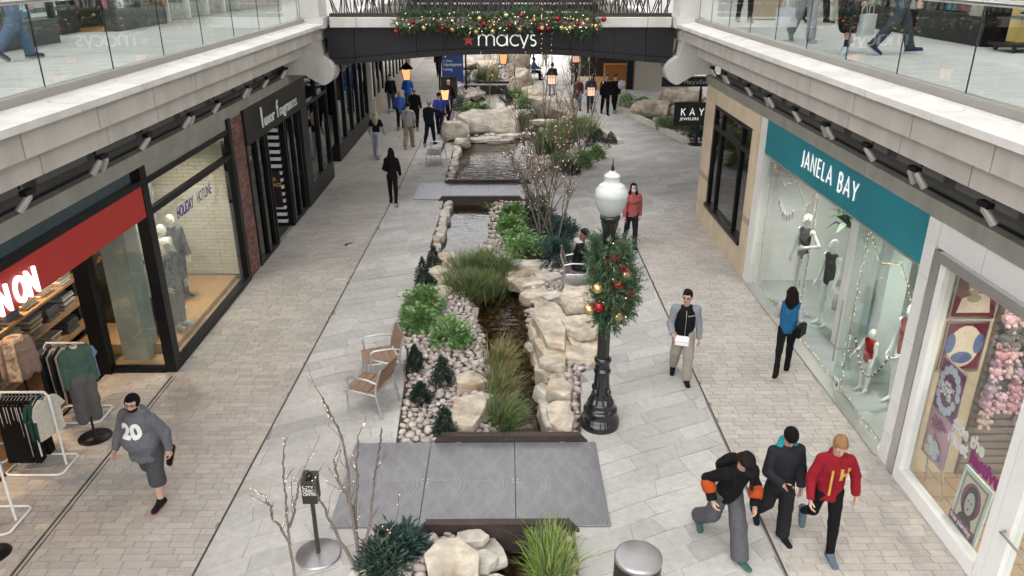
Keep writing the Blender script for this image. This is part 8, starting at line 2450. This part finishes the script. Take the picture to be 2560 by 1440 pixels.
# trio walking in front of the accessory store
r, J, md = person('person in a black jacket with orange bands and a black cap, leaning forward', 2.62, 7.45, fa(.22, -.97), dict(H=1.68, w=1.0, skin=SK1, lean=.42, hipL=.42, kneeL=.12, hipR=-.30, kneeR=.55, armL=(.35, .35, .9, .5), armR=(-.35, .55, 1.35, .3), hpitch=.45,
    wear=[('top', (.014, .013, .014), dict(ex=.035, wob=.006)), ('trousers', (.10, .10, .11), dict(wide=.05)), ('shoes', (.05, .12, .10), dict(sole=(.45, .45, .42))), ('cap', (.02, .018, .02)), ('hair', BRN, dict(style='bob')), ('backpack', (.016, .016, .017))]))
ob = cloth((.42, .07, .015))
for sd in 'LR':
    e, w_ = J['elb' + sd], J['wri' + sd]; P, F = surface_net([cap(e * .75 + w_ * .25, e * .55 + w_ * .45, .086, .082)], .014); link('orange_band', mkmesh('orange_band', P, F, [ob], None, True), r)
r, J, md = person('person in a navy jacket, teal hood and black beanie looking at a phone', 3.32, 7.66, fa(.1, -1), dict(H=1.60, w=1.08, skin=SK2, lean=.06, hipL=.12, kneeL=.06, hipR=-.20, kneeR=.5, armL=(.05, .2, .35, .1), armR=(.25, .24, 1.15, .55), hpitch=.6, hyaw=-.2, handR=dict(curl=.8),
    wear=[('top', (.035, .038, .048), dict(ex=.034, hem=.04, wob=.006)), ('trousers', (.028, .029, .035), dict(wide=.03)), ('shoes', (.02, .022, .03), dict(sole=(.5, .5, .48))), ('beanie', (.010, .010, .011))]))
hd_ = J['neck']
P, F = surface_net([cap(hd_ + np.array([-.085, -.02, .0]), hd_ + np.array([0, -.09, .02]), .05, .06, 1, .04), cap(hd_ + np.array([.085, -.02, .0]), hd_ + np.array([0, -.09, .02]), .05, .06, 1, .04)], .013); link('hood', mkmesh('hood', P, F, [cloth((.02, .26, .30))], None, True), r)
ph = MB().box(-.037, .037, -.075, .075, 0, .009, c=.003).put('phone', [T['blackgloss']]); wv = Vector(J['wriR'] + J['hdR'] * .10); ph.location = wmat(r) @ (wv + Vector((0, .02, .02))); ph.rotation_euler = (.5, 0, .2); tag(ph, 'black phone held by the person in the navy jacket', 'phone')
r, J, md = person('person in a red hooded top with gold print and ripped black jeans', 3.80, 7.42, fa(-.12, -1), dict(H=1.68, w=1.0, skin=SK1, lean=.10, hipL=.24, kneeL=.08, hipR=-.32, kneeR=.55, armL=(-.10, .42, .25, 0), armR=(.15, .30, .45, .1), hpitch=.45,
    wear=[('top', (.26, .012, .022), dict(ex=.028, hem=.04, hood=True, wob=.006)), ('trousers', (.012, .012, .014), dict(ex=.006)), ('shoes', (.12, .15, .20), dict(sole=(.55, .55, .52))), ('hair', (.30, .17, .08))]))
gp_ = M('gold_print', (.50, .30, .05), .6)
decal(r, md['top_g'], 'H', .20, gp_, -.10, J['chest'][2] - .10, bold=.012)
MB().box(-.012, .012, -.004, .004, -.34, 0).put('scarf_tail', gp_, r, False).location = (.06, .19, J['chest'][2] + .05)
P, F = surface_net([cap(J['neck'] + np.array([-.06, .03, -.02]), J['neck'] + np.array([.06, .03, -.02]), .035, .035, 1, .02)], .012); link('scarf', mkmesh('scarf', P, F, [gp_], None, True), r)
# others on the promenade
def walker(label, x, y, face, top, legs, hair=None, top_o=None, leg_o=None, shoes=(.02, .02, .02), extra=(), skin=SK1, ph=0, H=1.76, w=1.0, fem=False, near=False, **k):
    a = .26 if ph % 2 == 0 else -.26
    p = dict(H=H, w=w, fem=fem, skin=skin, hipL=a, kneeL=.10 if a > 0 else .42, hipR=-a, kneeR=.42 if a > 0 else .10, armL=(-a * .8, .16, .3, .0), armR=(a * .8, .16, .3, .0))
    p.update(k)
    wr = [('top', top, top_o or {}), ('trousers', legs, leg_o or {}), ('shoes', shoes)]
    if hair: wr.append(('hair', hair[0], dict(style=hair[1])))
    p['wear'] = wr + list(extra)
    return person(label, x, y, face, p, 0, near)
walker('woman in a coral puffer jacket and white face mask passing the lamp post', 3.15, 18.4, pi, (.40, .10, .10), (.02, .025, .04), (BLK, 'long'), dict(ex=.035, wob=.008), None, (.02, .02, .02), [('mask', (.68, .66, .66))], H=1.64, w=.92, fem=True, near=True)
walker('woman with long dark hair in a black jacket and black trousers walking away', -3.32, 22.1, .06, (.016, .015, .016), (.014, .014, .015), None, dict(ex=.03, hem=.06), dict(ex=.004), (.012, .012, .012), [('hair', (.018, .010, .008), dict(style='long', len=.50))], H=1.70, w=.9, fem=True, near=True, armL=(.2, .25, .9, .3))
walker('woman with long blonde hair in a black vest top and pale jeans', -4.72, 28.2, -.1, (.02, .02, .022), (.42, .45, .50), None, dict(sleeve='short', ex=.02), dict(wide=.05), (.5, .5, .5), [('sleeves', (.38, .40, .42), dict(ex=.012)), ('hair', (.48, .42, .32), dict(style='long', len=.34))], H=1.68, w=.9, fem=True, armL=(.1, .35, .3, 0), armR=(.1, .35, .3, 0))
walker('man in a light grey hoodie and khaki trousers', -3.72, 29.7, -.05, (.33, .33, .33), (.26, .22, .15), (BRN, 'short'), dict(hood=True, ex=.03), dict(wide=.02), (.10, .05, .03), ph=1, armL=(.1, .2, .6, .2), armR=(.1, .2, .6, .2))
walker('man in a black hoodie and black trousers among the group', -3.87, 33.4, 0, (.012, .012, .013), (.012, .012, .014), (GRY, 'short'), dict(hood=True, ex=.03), w=1.05)
walker('grey haired man in a navy jacket pointing to one side', -2.95, 30.2, -.25, (.014, .018, .034), (.012, .014, .022), (GRY, 'short'), dict(hood=True, ex=.03), w=1.08, ph=1, armR=(.9, 1.0, .1, -.3))
walker('man in a royal blue short sleeved shirt and dark trousers', -2.72, 32.1, -.1, (.045, .06, .30), (.015, .018, .03), (BRN, 'short'), dict(sleeve='short'), w=1.05)
walker('man in a blue short sleeved shirt and black cap behind the other blue shirt', -2.62, 33.9, -.1, (.04, .055, .26), (.015, .018, .03), None, dict(sleeve='short'), extra=[('cap', (.02, .02, .022))], ph=1, w=1.05)
walker('bald man in a dark navy hooded jacket by the dark litter bin', -2.6, 36.0, -.2, (.014, .017, .03), (.014, .015, .02), None, dict(hood=True, ex=.035), w=1.1)
walker('woman with short fair hair in a bright blue rain jacket', -4.52, 33.5, .1, (.07, .16, .50), (.012, .012, .013), (BLD, 'bob'), dict(hood=True, ex=.032, hem=.08), H=1.64, fem=True, ph=1)
walker('man in a vivid blue hoodie and jeans', -4.65, 37.6, -.1, (.02, .12, .48), DEN, (BLK, 'short'), dict(hood=True, ex=.03), armL=(.2, .3, .9, .3), armR=(.2, .3, .9, .3))
walker('man in a black leather jacket and flat cap with a dark backpack', -5.5, 37.8, .15, (.012, .012, .013), (.06, .08, .12), None, dict(ex=.03), None, (.5, .5, .5), [('cap', (.03, .03, .032)), ('backpack', (.03, .018, .022))], ph=1)
walker('person in a dark coat walking with a child near the directory sign', -4.2, 50.3, pi, (.014, .014, .016), (.014, .014, .016), (BRN, 'short'), dict(ex=.035, hem=.05))
walker('small child in a pink top beside the person in the dark coat', -3.75, 49.9, pi, (.30, .14, .20), (.03, .025, .04), (BRN, 'bob'), H=1.05)
walker('man in a navy top and pale jeans behind the craftsman lantern', 2.52, 42.4, 0, (.02, .025, .05), (.24, .30, .36), (BLK, 'short'), dict(ex=.025), armL=(.3, .25, 1.2, .3), armR=(.3, .25, 1.2, .3))
walker('woman in a maroon plaid coat and dark boots', 3.55, 38.1, pi, (.10, .03, .03), (.16, .20, .27), (BLD, 'bob'), dict(ex=.03, hem=.1), None, (.02, .02, .02), H=1.6, fem=True, armR=(.2, .2, 1.1, .4))
walker('person in a navy jersey and jeans with hands together', 4.08, 37.6, pi, (.03, .035, .08), (.03, .035, .06), (BRN, 'short'), dict(ex=.03), None, (.3, .05, .05), armL=(.2, .2, 1.3, .5), armR=(.2, .2, 1.3, .5), ph=1)
walker('tall man in black sweater and black trousers facing the boulders', 4.72, 36.9, pi, (.010, .010, .011), (.010, .010, .011), (BLK, 'short'), dict(ex=.03), extra=[('glasses', BLK)], H=1.84, w=1.08)
r, J, md = walker('person in black with a brimmed hat and a patterned shoulder bag', 5.25, 37.6, .2, (.012, .012, .013), (.012, .012, .013), None, dict(ex=.03, hem=.06), extra=[('hat', (.04, .038, .036))], H=1.76, ph=1)
sbg = MB().ball((0, 0, 0), .17, 12, 0, (1, .55, 1.25)).put('shoulder_bag', [M('bag_pattern', (.04, .05, .06), .7, var=.7, scale=14, col2=(.45, .48, .5))]); sbg.location = (5.5, 37.35, 1.12); tag(sbg, 'black and white patterned bag of the person in the brimmed hat', 'bag')
walker('person in blue jeans half hidden behind the far wreath', 4.05, 46.5, pi, (.25, .22, .2), DEN, (BRN, 'short'))
walker('person in black trousers far along the promenade', 2.05, 60.5, pi, (.05, .05, .06), (.015, .015, .018), (BRN, 'short'))
walker('person in a pale coat far along the promenade', 2.75, 56.0, 0, (.42, .38, .34), (.30, .27, .24), (BRN, 'short'), ph=1)
# seated figures
r, J, md = person('man in a black padded jacket, white hood and black beanie sitting on the slatted armchair', 1.56, 15.75, fa(1, -.1), dict(H=1.74, w=1.05, skin=SK3, seat=.455, hipL=1.42, kneeL=1.45, hipR=1.35, kneeR=1.3, footL=0, footR=0, lean=.16, spread=.12, armL=(.5, .2, .9, .4), armR=(.5, .2, .9, .4), hpitch=.5,
    wear=[('top', (.014, .014, .016), dict(ex=.035, wob=.008, rough=.45)), ('trousers', (.035, .038, .045), dict(wide=.02)), ('shoes', (.6, .6, .6)), ('beanie', (.012, .012, .013))]), 0, True)
nk_ = J['neck']
P, F = surface_net([cap(nk_ + np.array([-.085, .0, .0]), nk_ + np.array([0, -.10, .03]), .05, .058, 1, .04), cap(nk_ + np.array([.085, .0, .0]), nk_ + np.array([0, -.10, .03]), .05, .058, 1, .04)], .013); link('hood', mkmesh('hood', P, F, [cloth((.55, .53, .50))], None, True), r)
person('person in a blue patterned top sitting on the far bench', 1.75, 49.0, fa(.9, -.3), dict(H=1.7, w=1.05, skin=SK3, seat=.455, hipL=1.45, kneeL=1.4, hipR=1.45, kneeR=1.4, footL=0, footR=0, armL=(.5, .2, .8, .3), armR=(.5, .2, .8, .3), wear=[('top', (.06, .09, .24), dict(ex=.03)), ('trousers', (.02, .022, .03)), ('shoes', (.02, .02, .02)), ('hair', BLK)]), 0, False)
# upper walkway
def upper(label, x, y, face, wear, **k):
    p = dict(H=1.76, bare='shorts' in label, skin=SK1, hipL=.24, kneeL=.1, hipR=-.28, kneeR=.45, armL=(-.1, .16, .2, 0), armR=(.2, .16, .2, 0)); p.update(k); p['wear'] = wear
    return person(label, x, y, face, p, 5.163, True)
JN = (.13, .19, .28)
upper('person in blue jeans walking on the upper walkway by the slate plinth', -7.85, 13.1, fa(.6, .8), [('top', (.015, .015, .017), {}), ('trousers', JN, dict(wide=.03)), ('shoes', (.10, .11, .12), dict(sole=(.35, .35, .35))), ('hair', BRN)])
upper('person in dark trousers and grey shoes standing on the upper walkway near the footbridge', 6.35, 21.6, pi, [('top', (.05, .05, .06), {}), ('trousers', (.015, .016, .022), {}), ('shoes', (.30, .28, .27)), ('hair', BRN)], hipL=.05, kneeL=.05, hipR=-.05, kneeR=.05, spread=.1)
upper('person in pale grey trousers carrying a white shopping bag on the upper walkway', 5.95, 16.1, pi, [('top', (.2, .2, .22), {}), ('trousers', (.36, .36, .41), dict(wide=.035)), ('shoes', (.34, .33, .33)), ('hair', BRN)])
upper('person in black trousers farther back on the upper walkway', 8.2, 21.2, fa(.7, -.7), [('top', (.10, .09, .09), {}), ('trousers', (.014, .014, .016), dict(wide=.02)), ('shoes', (.03, .03, .03)), ('hair', BLK)])
upper('person in black shorts and white trainers on the upper walkway', 5.88, 13.9, fa(-.7, -.7), [('top', (.02, .02, .022), {}), ('trousers', (.014, .014, .015), dict(short=True, ex=.04)), ('socks', (.02, .02, .02)), ('shoes', (.45, .52, .58)), ('hair', BRN)])
upper('person in dark jeans and navy trainers striding on the upper walkway', 6.70, 13.75, fa(1, -.15), [('top', (.03, .03, .04), {}), ('trousers', (.045, .06, .08), dict(wide=.02)), ('shoes', (.02, .035, .08), dict(sole=(.5, .5, .48))), ('hair', BRN)], hipL=.36, kneeL=.06, hipR=-.34, kneeR=.3)
T['bagwhite'] = M('bag_white', (.66, .67, .70), .4, var=.05)
def bag(label, x, y, z, rz, mat):
    t = thing('shopping_bag', label, 'bag', (x, y, z), rz)
    MB().prism([(-.2, 0), (.2, 0), (.22, .36), (-.22, .36)], -.07, .07, ax='y').put('body', mat, t, False)
    for s_ in (-.06, .06): MB().tube([(-.09, s_, .36), (-.07, s_, .50), (.07, s_, .50), (.09, s_, .36)], .006, 5).put('handle', T['white'], t, False)
bag('white paper shopping bag beside the person in pale grey trousers', 5.62, 16.2, 5.44, .2, T['bagwhite'])
bag('white printed shopping bag of the person in black shorts', 6.22, 13.95, 5.45, .7, T['bagwhite'])
